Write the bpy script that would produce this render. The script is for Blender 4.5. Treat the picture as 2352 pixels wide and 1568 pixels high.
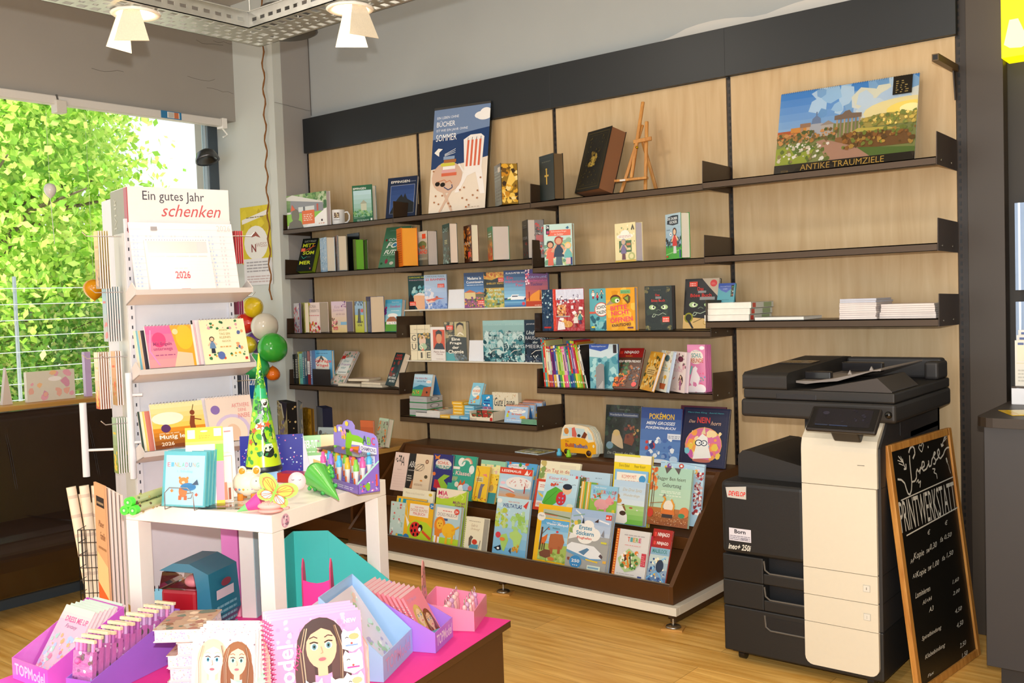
import bpy, math, random
import numpy as np
from mathutils import Matrix, Vector
for o in list(bpy.data.objects): bpy.data.objects.remove(o)
SC = bpy.context.scene
COL = SC.collection
# ---------------------------------------------------------------- camera
CP = np.array([5.088,-4.228,1.42])
yaw, pit, rol = -0.680523,-0.0439397,-0.0336193
FPX = 2264.93
_f = np.array([math.sin(yaw)*math.cos(pit), math.cos(yaw)*math.cos(pit), math.sin(pit)])
_r0 = np.array([math.cos(yaw),-math.sin(yaw),0.]); _u0 = np.cross(_r0, _f)
CR = _r0*math.cos(rol)+_u0*math.sin(rol); CU = -_r0*math.sin(rol)+_u0*math.cos(rol); CF = _f
cam = bpy.data.cameras.new('camera'); camo = bpy.data.objects.new('camera', cam); COL.objects.link(camo)
cam.sensor_width = 36; cam.lens = FPX/2352*36; cam.clip_start = .05; cam.clip_end = 200
M = Matrix(((CR[0], CU[0],-CF[0], CP[0]),(CR[1], CU[1],-CF[1], CP[1]),(CR[2], CU[2],-CF[2], CP[2]),(0,0,0,1)))
camo.matrix_world = M
SC.camera = camo
# ---------------------------------------------------------------- exposure
vs = SC.view_settings
vs.view_transform = 'Standard'; vs.look = 'None'; vs.gamma = 1; vs.use_curve_mapping = False
vs.exposure = 0.08
# ---------------------------------------------------------------- sky and light
W = bpy.data.worlds.new('sky'); SC.world = W; W.use_nodes = True
bg = W.node_tree.nodes['Background']; bg.inputs[0].default_value = (.93,.97,1,1); bg.inputs[1].default_value = 1.3
def lamp(name, kind, loc, power, col=(1,1,1), size=.1, aim=None, **k):
    l = bpy.data.lights.new(name, kind); l.energy = power; l.color = col
    if kind == 'AREA': l.size = size; l.shape = k.get('shape','SQUARE'); l.size_y = k.get('sy', size)
    elif kind in ('POINT','SPOT'): l.shadow_soft_size = size
    if kind == 'SPOT': l.spot_size = k.get('ang',1.5); l.spot_blend = k.get('blend',.6)
    o = bpy.data.objects.new(name, l); COL.objects.link(o); o.location = loc
    if aim is not None:
        o.rotation_euler = (Vector(aim)-Vector(loc)).to_track_quat('-Z','Y').to_euler()
    return o
fl = CP+CU*.13+CR*.0-CF*.02
lamp('camera_flash','SPOT', fl, 290,(1,.985,.95),.02, aim=fl+CF*5-CU*.3, ang=1.5, blend=.5)
s = bpy.data.lights.new('sun','SUN'); s.energy = 9; s.angle = .03; s.color = (1,.96,.86)
so = bpy.data.objects.new('sun', s); COL.objects.link(so)
so.rotation_euler = Vector((-.45,.62,-.75)).to_track_quat('-Z','Y').to_euler()
# warm shop lamps of the ceiling, over the aisle and over the camera
for i, (x, y) in enumerate(((2.0,-1.9),(4.0,-2.0),(3.2,-4.2),(5.6,-3.4),(1.0,-3.4))):
    lamp('ceiling_lamp_light','AREA',(x, y, 3.05),12,(1,.9,.76),.3, aim=(x, y+.5,0), shape='DISK')
# ---------------------------------------------------------------- colour and materials
def lin(h):
    if not isinstance(h, str): return h
    r = []
    for i in (0,2,4):
        v = int(h[i:i+2],16)/255.; r.append(v/12.92 if v <= .04045 else ((v+.055)/1.055)**2.4)
    return (r[0], r[1], r[2],1.)
MATS = {}
def nmat(name, rough=.5, metal=0., attr=True, base=None, spec=.5, bump=None, noise=0., nscale=30., coat=0., stretch=None):
    m = bpy.data.materials.new(name); m.use_nodes = True; nt = m.node_tree; n = nt.nodes; L = nt.links
    b = n['Principled BSDF']; b.inputs['Roughness'].default_value = rough; b.inputs['Metallic'].default_value = metal
    b.inputs['Specular IOR Level'].default_value = spec; b.inputs['Coat Weight'].default_value = coat
    if attr:
        a = n.new('ShaderNodeAttribute'); a.attribute_name = 'Col'; src = a.outputs['Color']
    else:
        a = n.new('ShaderNodeRGB'); a.outputs[0].default_value = lin(base); src = a.outputs[0]
    tc = n.new('ShaderNodeTexCoord'); mp = n.new('ShaderNodeMapping'); L.new(tc.outputs['Object'], mp.inputs[0])
    mp.inputs['Scale'].default_value = stretch or (1,1,1)
    nz = n.new('ShaderNodeTexNoise'); nz.inputs['Scale'].default_value = nscale; nz.inputs['Detail'].default_value = 3
    L.new(mp.outputs[0], nz.inputs['Vector'])
    if noise:
        mr = n.new('ShaderNodeMapRange'); mr.inputs[3].default_value = 1-noise; mr.inputs[4].default_value = 1+noise
        L.new(nz.outputs[0], mr.inputs[0])
        mx = n.new('ShaderNodeMix'); mx.data_type = 'RGBA'; mx.blend_type = 'MULTIPLY'; mx.inputs[0].default_value = 1
        L.new(src, mx.inputs[6]); L.new(mr.outputs[0], mx.inputs[7]); src = mx.outputs[2]
    L.new(src, b.inputs['Base Color'])
    if bump:
        bp = n.new('ShaderNodeBump'); bp.inputs['Strength'].default_value = bump; bp.inputs['Distance'].default_value = .01
        L.new(nz.outputs[0], bp.inputs['Height']); L.new(bp.outputs[0], b.inputs['Normal'])
    MATS[name] = m; return m
nmat('paper',.6, noise=.02, nscale=60, spec=.3)
nmat('gloss',.22, noise=.02, nscale=40, spec=.5)
nmat('foil',.12, noise=.03, nscale=40, spec=.9, bump=.35)
nmat('plastic',.38, noise=.02, nscale=80)
nmat('softplastic',.55, noise=.03, nscale=250, bump=.05)
nmat('metal',.35,1., noise=.08, nscale=25)
nmat('paintmetal',.4, noise=.03, nscale=40)
nmat('laminate',.42, noise=.05, nscale=8, stretch=(1,1,1))
nmat('rubber',.2, noise=.02, nscale=10, spec=.6)
nmat('leaf',.5, noise=.25, nscale=3)
lf = MATS['leaf']; nt = lf.node_tree; tl = nt.nodes.new('ShaderNodeBsdfTranslucent'); ad = nt.nodes.new('ShaderNodeMixShader'); ad.inputs[0].default_value = .45
nt.links.new([q for q in nt.nodes if q.type == 'ATTRIBUTE'][0].outputs[0], tl.inputs[0]); nt.links.new(nt.nodes['Principled BSDF'].outputs[0], ad.inputs[1]); nt.links.new(tl.outputs[0], ad.inputs[2]); nt.links.new(ad.outputs[0], nt.nodes['Material Output'].inputs[0])
nmat('bark',.8, noise=.3, nscale=12)
nmat('leather',.27, attr=False, base='24140a', noise=.3, nscale=9, bump=.12)
nmat('plaster',.85, noise=.05, nscale=2.5, bump=.08, spec=.2)
nmat('galv',.38,.85, noise=.25, nscale=18)
nmat('felt',.9, noise=.1, nscale=200)
def pagesmat():
    m = nmat('pages',.75, noise=0, spec=.2); nt = m.node_tree; n = nt.nodes; L = nt.links; b = n['Principled BSDF']
    tc = n.new('ShaderNodeTexCoord'); w = n.new('ShaderNodeTexWave'); w.inputs['Scale'].default_value = 90; w.inputs['Distortion'].default_value = 1.5
    w.bands_direction = 'Y'; w.inputs['Detail Scale'].default_value = .3
    L.new(tc.outputs['Object'], w.inputs[0])
    mr = n.new('ShaderNodeMapRange'); mr.inputs[3].default_value = .86; mr.inputs[4].default_value = 1.03; L.new(w.outputs['Fac'], mr.inputs[0])
    mx = n.new('ShaderNodeMix'); mx.data_type = 'RGBA'; mx.blend_type = 'MULTIPLY'; mx.inputs[0].default_value = 1
    a = [q for q in n if q.type == 'ATTRIBUTE'][0]
    L.new(a.outputs[0], mx.inputs[6]); L.new(mr.outputs[0], mx.inputs[7]); L.new(mx.outputs[2], b.inputs['Base Color'])
pagesmat()
def woodmat(name, c0, c1, sc, ramp=(.35,.7), rough=.45, grain=6., along='Z', planks=None, bump=0):
    m = bpy.data.materials.new(name); m.use_nodes = True; nt = m.node_tree; n = nt.nodes; L = nt.links; b = n['Principled BSDF']
    b.inputs['Roughness'].default_value = rough
    tc = n.new('ShaderNodeTexCoord'); mp = n.new('ShaderNodeMapping'); mp.inputs['Scale'].default_value = sc
    L.new(tc.outputs['Object'], mp.inputs[0])
    nz = n.new('ShaderNodeTexNoise'); nz.inputs['Scale'].default_value = grain; nz.inputs['Detail'].default_value = 5; nz.inputs['Distortion'].default_value = .6
    L.new(mp.outputs[0], nz.inputs['Vector'])
    cr = n.new('ShaderNodeValToRGB'); cr.color_ramp.elements[0].position = ramp[0]; cr.color_ramp.elements[1].position = ramp[1]
    cr.color_ramp.elements[0].color = lin(c0); cr.color_ramp.elements[1].color = lin(c1); L.new(nz.outputs[0], cr.inputs[0]); src = cr.outputs[0]
    if planks:
        bk = n.new('ShaderNodeTexBrick'); bk.inputs['Scale'].default_value = 1; bk.inputs['Brick Width'].default_value = planks[0]; bk.inputs['Row Height'].default_value = planks[1]
        bk.inputs['Mortar Size'].default_value = .0012; bk.offset = .37; bk.inputs['Color1'].default_value = (.82,.82,.82,1); bk.inputs['Color2'].default_value = (1.08,1.05,1.0,1)
        bk.inputs['Mortar'].default_value = (.55,.5,.42,1); L.new(tc.outputs['Object'], bk.inputs[0])
        mx = n.new('ShaderNodeMix'); mx.data_type = 'RGBA'; mx.blend_type = 'MULTIPLY'; mx.inputs[0].default_value = 1
        L.new(src, mx.inputs[6]); L.new(bk.outputs[0], mx.inputs[7]); src = mx.outputs[2]
    L.new(src, b.inputs['Base Color']); MATS[name] = m
woodmat('maple','bb9d72','ccb289',(9,9,.9),(.3,.75),.5,3)
woodmat('oakfloor','dca044','ffd078',(.9,12,1),(.3,.72),.36,3.2, planks=(1.25,.19))
woodmat('pine','a86a28','d49a4c',(12,12,1.2),(.3,.75),.45,5)
woodmat('beech','b87f38','d9a95c',(2,.3,8),(.3,.75),.45,5)
def glassmat(name, tint, refl, rough=.02):
    m = bpy.data.materials.new(name); m.use_nodes = True; nt = m.node_tree; n = nt.nodes; L = nt.links
    n.remove(n['Principled BSDF']); t = n.new('ShaderNodeBsdfTransparent'); t.inputs[0].default_value = tint
    g = n.new('ShaderNodeBsdfGlossy'); g.inputs['Roughness'].default_value = rough
    fr = n.new('ShaderNodeFresnel'); fr.inputs[0].default_value = 1.45
    nz = n.new('ShaderNodeTexNoise'); nz.inputs['Scale'].default_value = 18
    bp = n.new('ShaderNodeBump'); bp.inputs['Strength'].default_value = .25 if name == 'film' else 0.; L.new(nz.outputs[0], bp.inputs['Height']); L.new(bp.outputs[0], g.inputs['Normal'])
    mr = n.new('ShaderNodeMath'); mr.operation = 'MULTIPLY'; mr.inputs[1].default_value = refl; L.new(fr.outputs[0], mr.inputs[0])
    mx = n.new('ShaderNodeMixShader'); L.new(mr.outputs[0], mx.inputs[0]); L.new(t.outputs[0], mx.inputs[1]); L.new(g.outputs[0], mx.inputs[2])
    L.new(mx.outputs[0], n['Material Output'].inputs[0]); MATS[name] = m
glassmat('glass',(.97,.99,.98,1),1.)
glassmat('film',(.98,.98,.98,1),1.3,.12)
glassmat('smoke',(.75,.8,.85,1),1.5,.1)
def emitmat(name, col, st):
    m = bpy.data.materials.new(name); m.use_nodes = True; b = m.node_tree.nodes['Principled BSDF']
    b.inputs['Emission Color'].default_value = lin(col); b.inputs['Emission Strength'].default_value = st; b.inputs['Base Color'].default_value = lin(col); MATS[name] = m
emitmat('lampglow','ffe9c0',14); emitmat('signglow','fff200',1.1); emitmat('signpale','fffb9a',1.2)
# ---------------------------------------------------------------- mesh builder
TXT = {}
def textmesh(s, fl=''):
    k = (s, fl)
    if k in TXT: return TXT[k]
    cu = bpy.data.curves.new('t','FONT'); cu.body = s; cu.resolution_u = 2; cu.size = 1
    if 'b' in fl: cu.offset = .022
    if 'i' in fl: cu.shear = .35
    if 'c' in fl: cu.align_x = 'CENTER'
    o = bpy.data.objects.new('t', cu); me = bpy.data.meshes.new_from_object(o)
    v = np.array([(p.co.x, p.co.y) for p in me.vertices]) if len(me.vertices) else np.zeros((1,2)); f = [tuple(p.vertices) for p in me.polygons]
    bpy.data.objects.remove(o); bpy.data.curves.remove(cu); bpy.data.meshes.remove(me)
    lo = v.min(0); hi = v.max(0); v = (v-lo)/np.maximum(hi-lo, 1e-6)
    TXT[k] = (v, f, float((hi-lo)[0]/max((hi-lo)[1],1e-6))); return TXT[k]
def I4(): return np.eye(4)
def MX(o, x, y, z):
    m = np.eye(4); m[:3,0] = x; m[:3,1] = y; m[:3,2] = z; m[:3,3] = o; return m
def TR(x, y, z, rz=0):
    c, s_ = math.cos(rz), math.sin(rz); return MX((x, y, z),(c, s_, 0),(-s_, c, 0),(0,0,1))
def RX(a): c, s_ = math.cos(a), math.sin(a); return MX((0,0,0),(1,0,0),(0, c, s_),(0,-s_, c))
def RY(a): c, s_ = math.cos(a), math.sin(a); return MX((0,0,0),(c, 0,-s_),(0,1,0),(s_, 0, c))
class MB:
    def __init__(s, M=None): s.v = []; s.f = []; s.c = []; s.m = []; s.mats = []; s.sm = []; s.M = M; s.n = 0
    def add(s, vs, fs, col='ffffff', mat='paper', smooth=False, M=None):
        vs = np.asarray(vs, float).reshape(-1,3)
        for T in (M, s.M):
            if T is not None: vs = vs@T[:3, :3].T+T[:3,3]
        b = s.n; s.v.append(vs); s.n += len(vs)
        if mat not in s.mats: s.mats.append(mat)
        mi = s.mats.index(mat); c = lin(col)
        for f in fs: s.f.append(tuple(b+i for i in f)); s.c.append(c); s.m.append(mi); s.sm.append(smooth)
        return s
    def box(s, x0, x1, y0, y1, z0, z1, col='ffffff', mat='paper', M=None):
        v = [(x0, y0, z0),(x1, y0, z0),(x1, y1, z0),(x0, y1, z0),(x0, y0, z1),(x1, y0, z1),(x1, y1, z1),(x0, y1, z1)]
        return s.add(v, [(0,3,2,1),(4,5,6,7),(0,1,5,4),(1,2,6,5),(2,3,7,6),(3,0,4,7)], col, mat, False, M)
    def prism(s, pts, a0, a1, axis='y', col='ffffff', mat='paper', M=None, smooth=False):
        n = len(pts); v = []
        for a in (a0, a1):
            for p, q in pts: v.append({'y': (p, a, q),'x': (a, p, q),'z': (p, q, a)}[axis])
        fs = [tuple(range(n)), tuple(range(2*n-1, n-1,-1))]
        s.add(v, fs, col, mat, False, M)
        return s.add(v, [(i, i+n, (i+1) % n+n, (i+1) % n) for i in range(n)], col, mat, smooth, M)
    def tube(s, path, r, n=8, col='ffffff', mat='metal', M=None, caps=True):
        P = [np.array(p, float) for p in path]; v = []; k = len(P); a = None
        rr = r if isinstance(r, (list, tuple)) else [r]*k
        for i in range(k):
            t = P[min(i+1, k-1)]-P[max(i-1,0)]; t = t/(np.linalg.norm(t)+1e-12)
            if a is None:
                a = np.cross(t, (0,0,1)) if abs(t[2]) < .9 else np.cross(t, (1,0,0))
            a = a-t*(a@t); a /= np.linalg.norm(a); b = np.cross(t, a)
            for j in range(n):
                w = 2*math.pi*j/n; v.append(P[i]+rr[i]*(a*math.cos(w)+b*math.sin(w)))
        fs = [(i*n+j, i*n+(j+1) % n, (i+1)*n+(j+1) % n, (i+1)*n+j) for i in range(k-1) for j in range(n)]
        s.add(v, fs, col, mat, True, M)
        if caps: s.add(v, [tuple(range(n-1,-1,-1)), tuple(range((k-1)*n, k*n))], col, mat, False, M)
        return s
    def lathe(s, prof, n=24, col='ffffff', mat='plastic', M=None, smooth=True):
        v = []; k = len(prof)
        for r, z in prof:
            for j in range(n): w = 2*math.pi*j/n; v.append((r*math.cos(w), r*math.sin(w), z))
        return s.add(v, [(i*n+j, i*n+(j+1) % n, (i+1)*n+(j+1) % n, (i+1)*n+j) for i in range(k-1) for j in range(n)], col, mat, smooth, M)
    def ball(s, c, r, col='ffffff', mat='plastic', n=16, M=None, k=10):
        rx, ry, rz = r if isinstance(r, (tuple, list)) else (r, r, r); v = []
        for i in range(k+1):
            t = math.pi*i/k
            for j in range(n): w = 2*math.pi*j/n; v.append((c[0]+rx*math.sin(t)*math.cos(w), c[1]+ry*math.sin(t)*math.sin(w), c[2]+rz*math.cos(t)))
        return s.add(v, [(i*n+j, (i+1)*n+j, (i+1)*n+(j+1) % n, i*n+(j+1) % n) for i in range(k) for j in range(n)], col, mat, True, M)
    def art(s, ops, w, h, M=None, mat='gloss', off=.0004, step=.00012):
        """flat printed shapes in the plane x (0..w), z (0..h), standing proud of y=0 towards -y"""
        k = 0; asp = w/h
        def put(P, c, fs=None):
            nonlocal k
            P = np.asarray(P, float); P = np.clip(P, 0,1)
            if fs is None:
                Q = [P[0]]
                for p in P[1:]:
                    if np.abs(p-Q[-1]).max() > 1e-5: Q.append(p)
                if len(Q) > 2 and np.abs(Q[0]-Q[-1]).max() < 1e-5: Q.pop()
                P = np.array(Q)
                if len(P) < 3: return
                fs = [tuple(range(len(P)))]
            y = -(off+k*step)
            s.add(np.stack([P[:, 0]*w, np.full(len(P), y), P[:, 1]*h],1), fs, c, mat, False, M)
        for o in ops:
            t = o[0]; k += 1
            if t == 'r': put([(o[1], o[2]),(o[3], o[2]),(o[3], o[4]),(o[1], o[4])], o[5])
            elif t == 'e':
                n = 20 if max(o[3], o[4]) > .06 else 9
                put([(o[1]+o[3]*math.cos(2*math.pi*i/n), o[2]+o[4]*math.sin(2*math.pi*i/n)) for i in range(n)], o[5])
            elif t == 'p': put(o[1], o[2])
            elif t == 'l':
                P = [np.array(q, float) for q in o[1]]; wd = o[2]/2
                for a, b in zip(P, P[1:]):
                    d = np.array([(b-a)[0]*asp, (b-a)[1]]); d /= np.linalg.norm(d)+1e-9; q = np.array([-d[1], d[0]*asp])*wd
                    put([a-q, b-q, b+q, a+q], o[3])
            elif t == 't':
                v, f, a = textmesh(o[1], o[7] if len(o) > 7 else ''); P = v*[(o[4]-o[2]),(o[5]-o[3])]+[o[2], o[3]]
                if len(o) > 8:
                    c0 = np.array([(o[2]+o[4])/2,(o[3]+o[5])/2]); an = math.radians(o[8]); D = (P-c0)*[asp, 1]
                    P = np.stack([D[:, 0]*math.cos(an)-D[:, 1]*math.sin(an), D[:, 0]*math.sin(an)+D[:, 1]*math.cos(an)],1)/[asp, 1]+c0
                put(P, o[6], f)
            elif t == 'g':
                c0 = np.array(lin(o[5])); c1 = np.array(lin(o[6])); n = o[7] if len(o) > 7 else 10
                for i in range(n):
                    a, b = o[2]+(o[4]-o[2])*i/n, o[2]+(o[4]-o[2])*(i+1)/n
                    put([(o[1], a),(o[3], a),(o[3], b),(o[1], b)], tuple(c0+(c1-c0)*(i+.5)/n))
            elif t == 'n':
                R = random.Random(o[1])
                for i in range(o[2]):
                    u, v_ = R.uniform(o[3], o[5]), R.uniform(o[4], o[6]); q = o[7]*R.uniform(.5,1.4); ph = R.uniform(0,6)
                    k += .1
                    put([(u+q*math.cos(ph+j*1.047)*R.uniform(.6,1.2), v_+q*asp*math.sin(ph+j*1.047)*R.uniform(.6,1.2)) for j in range(6)], R.choice(o[8]))
            elif t == 'x':
                R = random.Random(int(o[1]*999+o[2]*77))
                dy = (o[4]-o[2])/o[5]
                for i in range(o[5]):
                    u = o[1]; y_ = o[4]-dy*(i+1)
                    while u < o[3]-.02:
                        l_ = min(R.uniform(.04,.13)*(o[3]-o[1])*2, o[3]-u); put([(u, y_),(u+l_, y_),(u+l_, y_+dy*.45),(u, y_+dy*.45)], o[6]); u += l_+.02
            elif t == 'f':
                u, v_, hh = o[1], o[2], o[3]; q = hh/asp
                put([(u-.13*q, v_),(u+.13*q, v_),(u+.1*q, v_+.4*hh),(u-.1*q, v_+.4*hh)], o[7] if len(o) > 7 else o[4])
                k += .2; put([(u-.2*q, v_+.3*hh),(u+.2*q, v_+.3*hh),(u+.12*q, v_+.74*hh),(u-.12*q, v_+.74*hh)], o[5])
                k += .2; put([(u-.3*q, v_+.5*hh),(u-.22*q, v_+.46*hh),(u-.06*q, v_+.72*hh),(u-.12*q, v_+.74*hh)], o[4])
                put([(u+.3*q, v_+.55*hh),(u+.22*q, v_+.48*hh),(u+.06*q, v_+.7*hh),(u+.12*q, v_+.74*hh)], o[4])
                k += .5
                for cc, rr, dd in ((o[6],.16,.02),(o[4],.115,0)):
                    put([(u+rr*q*math.cos(j*.524), v_+.87*hh+dd*hh+rr*hh*math.sin(j*.524)) for j in range(12)], cc); k += 1
        return s
    def build(s, name, parent=None, bevel=0, mtx=None, seg=2):
        me = bpy.data.meshes.new(name); v = np.concatenate(s.v) if s.v else np.zeros((0,3))
        me.from_pydata([tuple(p) for p in v],[], s.f)
        for m in s.mats: me.materials.append(MATS[m])
        me.polygons.foreach_set('material_index', s.m); me.polygons.foreach_set('use_smooth', s.sm)
        ca = me.color_attributes.new('Col','FLOAT_COLOR','CORNER')
        arr = np.repeat(np.array(s.c, 'f'),[len(f) for f in s.f], axis=0); ca.data.foreach_set('color', arr.ravel())
        me.update()
        o = bpy.data.objects.new(name, me); COL.objects.link(o)
        if bevel:
            b = o.modifiers.new('bevel','BEVEL'); b.width = bevel; b.segments = seg; b.limit_method = 'ANGLE'; b.angle_limit = .6
        if mtx is not None: o.matrix_world = Matrix(mtx.tolist())
        if parent is not None: o.parent = parent
        return o
def tag(o, label=None, cat=None, group=None, kind=None):
    if label: o['label'] = label
    if cat: o['category'] = cat
    if group: o['group'] = group
    if kind: o['kind'] = kind
    return o
def thing(name, label, cat, mtx=None, group=None):
    o = bpy.data.objects.new(name, None); COL.objects.link(o); o.empty_display_size = .05
    if mtx is not None: o.matrix_world = Matrix(np.asarray(mtx).tolist())
    return tag(o, label, cat, group)
def struct(o): o['kind'] = 'structure'; return o
# ---------------------------------------------------------------- pixel -> place helpers (planes of the room)
def ray(px, py): return CF+CR*(px-1176)/FPX-CU*(py-784)/FPX
def aty(px, py, y): d = ray(px, py); return CP+d*(y-CP[1])/d[1]
def atx(px, py, x): d = ray(px, py); return CP+d*(x-CP[0])/d[0]
def atz(px, py, z): d = ray(px, py); return CP+d*(z-CP[2])/d[2]
def prj(P):
    d = np.array(P, float)-CP; z = d@CF; return 1176+FPX*(d@CR)/z, 784-FPX*(d@CU)/z
def slide(P, e, px=None, py=None):
    """distance along e from P until the point falls in column px (or row py)"""
    n = FPX*CR-(px-1176)*CF if px is not None else FPX*CU+(py-784)*CF
    return -(n@(np.array(P, float)-CP))/(n@np.array(e, float))
FR = {'Z2': (640,220,3.564),'Z3': (1180,220,3.564),'Z4': (1700,100,3.408),'Z5': (640,500,5.6),'Z6': (880,500,4.6125),'Z7': (1220,480,4.704),'Z8': (1600,480,3.675),
      'Y1': (640,720,4.6125),'Y2': (900,720,4.6125),'Y3': (1220,740,4.6125),'Y6': (860,1000,4.9),'Y7': (1200,1020,4.356),'P': (0,0,1)}
def Fx(k, X): return FR[k][0]+X/FR[k][2]
def Fy(k, Y): return FR[k][1]+Y/FR[k][2]
RECT = []
# ================================================================ ROOM
b = MB(); b.add([(-.9,-5.5,0),(7,-5.5,0),(7,.1,0),(-.9,.1,0)],[(0,1,2,3)],'ffffff','oakfloor'); b.add([(-.9,-5.5,-.1),(7,-5.5,-.1),(7,.1,-.1),(-.9,.1,-.1)],[(3,2,1,0)],'ffffff','oakfloor')
struct(b.build('floor'))
WG = 'acb0b0'
b = MB(); b.box(-.9,4.16,.06,.2,0,3.4, WG, 'plaster'); b.box(4.16,7,.06,.2,0,3.4,'4c4a48','plaster')
R = random.Random(4)
# overexposed wall above the dark boards, its brightness put into lighter plaster patches
for x, z, w, h in ((2.55,2.63,1.1,.06),(1.9,2.62,.3,.02)):
    for i in range(16):
        t0, t1 = i/16,(i+1)/16; g = lambda t: z+.01+h*(.4+.5*abs(math.sin(t*7+x)))*max(0, min(1, t*6,(1-t)*6+.05))
        b.add([(x+w*t0,.0585, z),(x+w*t1,.0585, z),(x+w*t1,.0585, g(t1)),(x+w*t0,.0585, g(t0))],[(0,1,2,3)],'cfccc6','plaster')
struct(b.build('wall_back'))
# corner pillar with a vertical joint
b = MB(); b.box(-.64,-.02,-.235,.06,0,3.4,'d2d7d2','plaster'); b.box(-.0195,-.0165,-.17,.06,0,3.4,'a5a29f','plaster')
b.tube([(-.0145,-.235,2.71),(-.0145,.05,2.69)],.0012,5,'807c78','plaster'); b.tube([(-.012,.055,3.3),(-.012,.055,2.66)],.002,5,'55504c','plaster')
struct(b.build('wall_pillar'))
# window wall: lintel, parapet, near end
b = MB(); b.box(-.62,-.43,-5.5,-.235,2.645,3.4,'a29e98','plaster'); b.box(-.9,-.62,-5.5,-.235,2.86,3.4,'a29e98','plaster'); b.box(-.9,-.62,-5.5,-.235,0,.86,'a5a29c','plaster')
b.box(-.9,-.62,-5.5,-4.6,.86,2.86,'a29c94','plaster'); b.box(-.9,-.64,-.235,.06,0,3.4,'a29c94','plaster')
for i in range(5):
    y0 = R.uniform(-1.5,-.3); z0 = R.uniform(2.8,3.2); b.tube([(-.4295, y0+j*.04, z0+R.uniform(-.012,.012)) for j in range(6)],.0012,4,'7d7872','plaster')
struct(b.build('wall_left'))
b = MB(); b.box(-.9,7,-5.5,.2,3.4,3.5,'b9b6b0','plaster'); struct(b.build('ceiling'))
b = MB(); b.box(6.9,7,-5.5,.06,0,3.4, WG, 'plaster'); struct(b.build('wall_right'))
# window: aluminium frame and pane
b = MB(); b.box(-.72,-.64,-.3,-.235,.86,2.86,'46525c','paintmetal'); b.box(-.70,-.655,-.318,-.3,.86,2.86,'9fb2bd','paintmetal')
b.box(-.72,-.64,-4.6,-.3,2.81,2.86,'46525c','paintmetal'); b.box(-.72,-.64,-4.6,-.3,.86,.9,'46525c','paintmetal'); b.box(-.72,-.64,-4.6,-4.55,.9,2.81,'46525c','paintmetal')
win = struct(b.build('window_1'))
b = MB(); b.box(-.69,-.684,-4.55,-.318,.9,2.81,'ffffff','glass'); b.build('pane', win)
# window sill of beech and wall trim beside the slotted post
b = MB(); b.box(-.66,-.395,-4.6,-.24,.875,.925,'ffffff','beech'); struct(b.build('trim_1', bevel=.003))
b = MB(); b.box(4.03,4.165,-.012,.06,0,3.4,'40362c','laminate'); struct(b.build('trim_2', bevel=.002))
# sun blind cassette along the lintel
t = thing('window_blind','long white roller blind cassette fixed under the lintel across the window top','window blind', TR(0,0,0))
b = MB(); b.box(-.46,-.4,-4.6,-.36,2.597,2.645,'dedcd8','plastic'); b.build('cassette', t, .006)
b = MB(); b.box(-.462,-.396,-.36,-.325,2.585,2.65,'f0eeea','plastic'); b.tube([(-.42,-.36,2.6),(-.42,-.31,2.55),(-.42,-.345,2.53)],.006,6,'f4f4f0','plastic'); b.build('end_cap', t, .003)
b = MB(); b.box(-.45,-.385,-1.46,-1.40,2.55,2.62,'d8d4cc','plastic'); b.tube([(-.4,-1.45,2.65),(-.4,-1.44,2.6)],.006,6,'4a4640','plastic'); b.build('bracket', t, .003)
b = MB(TR(-.3985,-.80,2.598,-math.pi/2)@np.eye(4))
M0 = MX((-.399,-.80,2.6),(0,1,0),(-1,0,0),(0,0,1))
b = MB(M0); b.box(0,.14,-.001,.001,0,.045,'3f86b8','paper'); b.art([('r',.03,.1,.97,.9,'f4f4f2'),('r',0,0,.3,1,'2f7fb5'),('r',.35,.15,.62,.85,'c9c9c4'),('r',.64,.1,.86,.9,'d07a50'),('r',.9,0,1,1,'2f7fb5')],.14,.045, off=.0012); b.build('sticker', t)
# --- wall system: maple panels, black boards, posts
for i in range(4):
    b = MB(); b.box(i+.012, i+.988,.0,.02,.02,2.404,'ffffff','maple')
    n = ['leftmost','second','third','rightmost'][i]
    tag(b.build('back_panel', bevel=.001),'%s of the four light maple back panels of the wall shelving' % n, 'wall panel','maple back panels')
    b = MB(); b.box(i-.001, i+.999,-.028,-.004,2.405,2.625,'1b1f23','laminate')
    tag(b.build('fascia_board', bevel=.001),'%s of the four black boards along the top of the wall shelving' % n, 'board','black fascia boards')
for i in range(5):
    b = MB(); b.box(i-.0115, i+.0115,.006,.045,0,2.404 if i < 4 else 2.9,'2c2016','paintmetal')
    for k in range(0,96 if i == 4 else 78):
        z = .08+k*.03
        b.box(i-.004, i+.004,.0045,.007, z, z+.016,'050505','paintmetal')
    if i == 4: b.box(4.0115,4.03,-.002,.045,0,2.9,'241a12','paintmetal')
    tag(b.build('slotted_post'),['dark slotted post at the left end of the wall shelving','dark slotted post between the first and second maple panel','dark slotted post between the second and third maple panel','dark slotted post between the third maple panel and the panel behind the copier','wide dark slotted post at the right end of the wall shelving'][i],'shelf post','slotted shelf posts')
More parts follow.
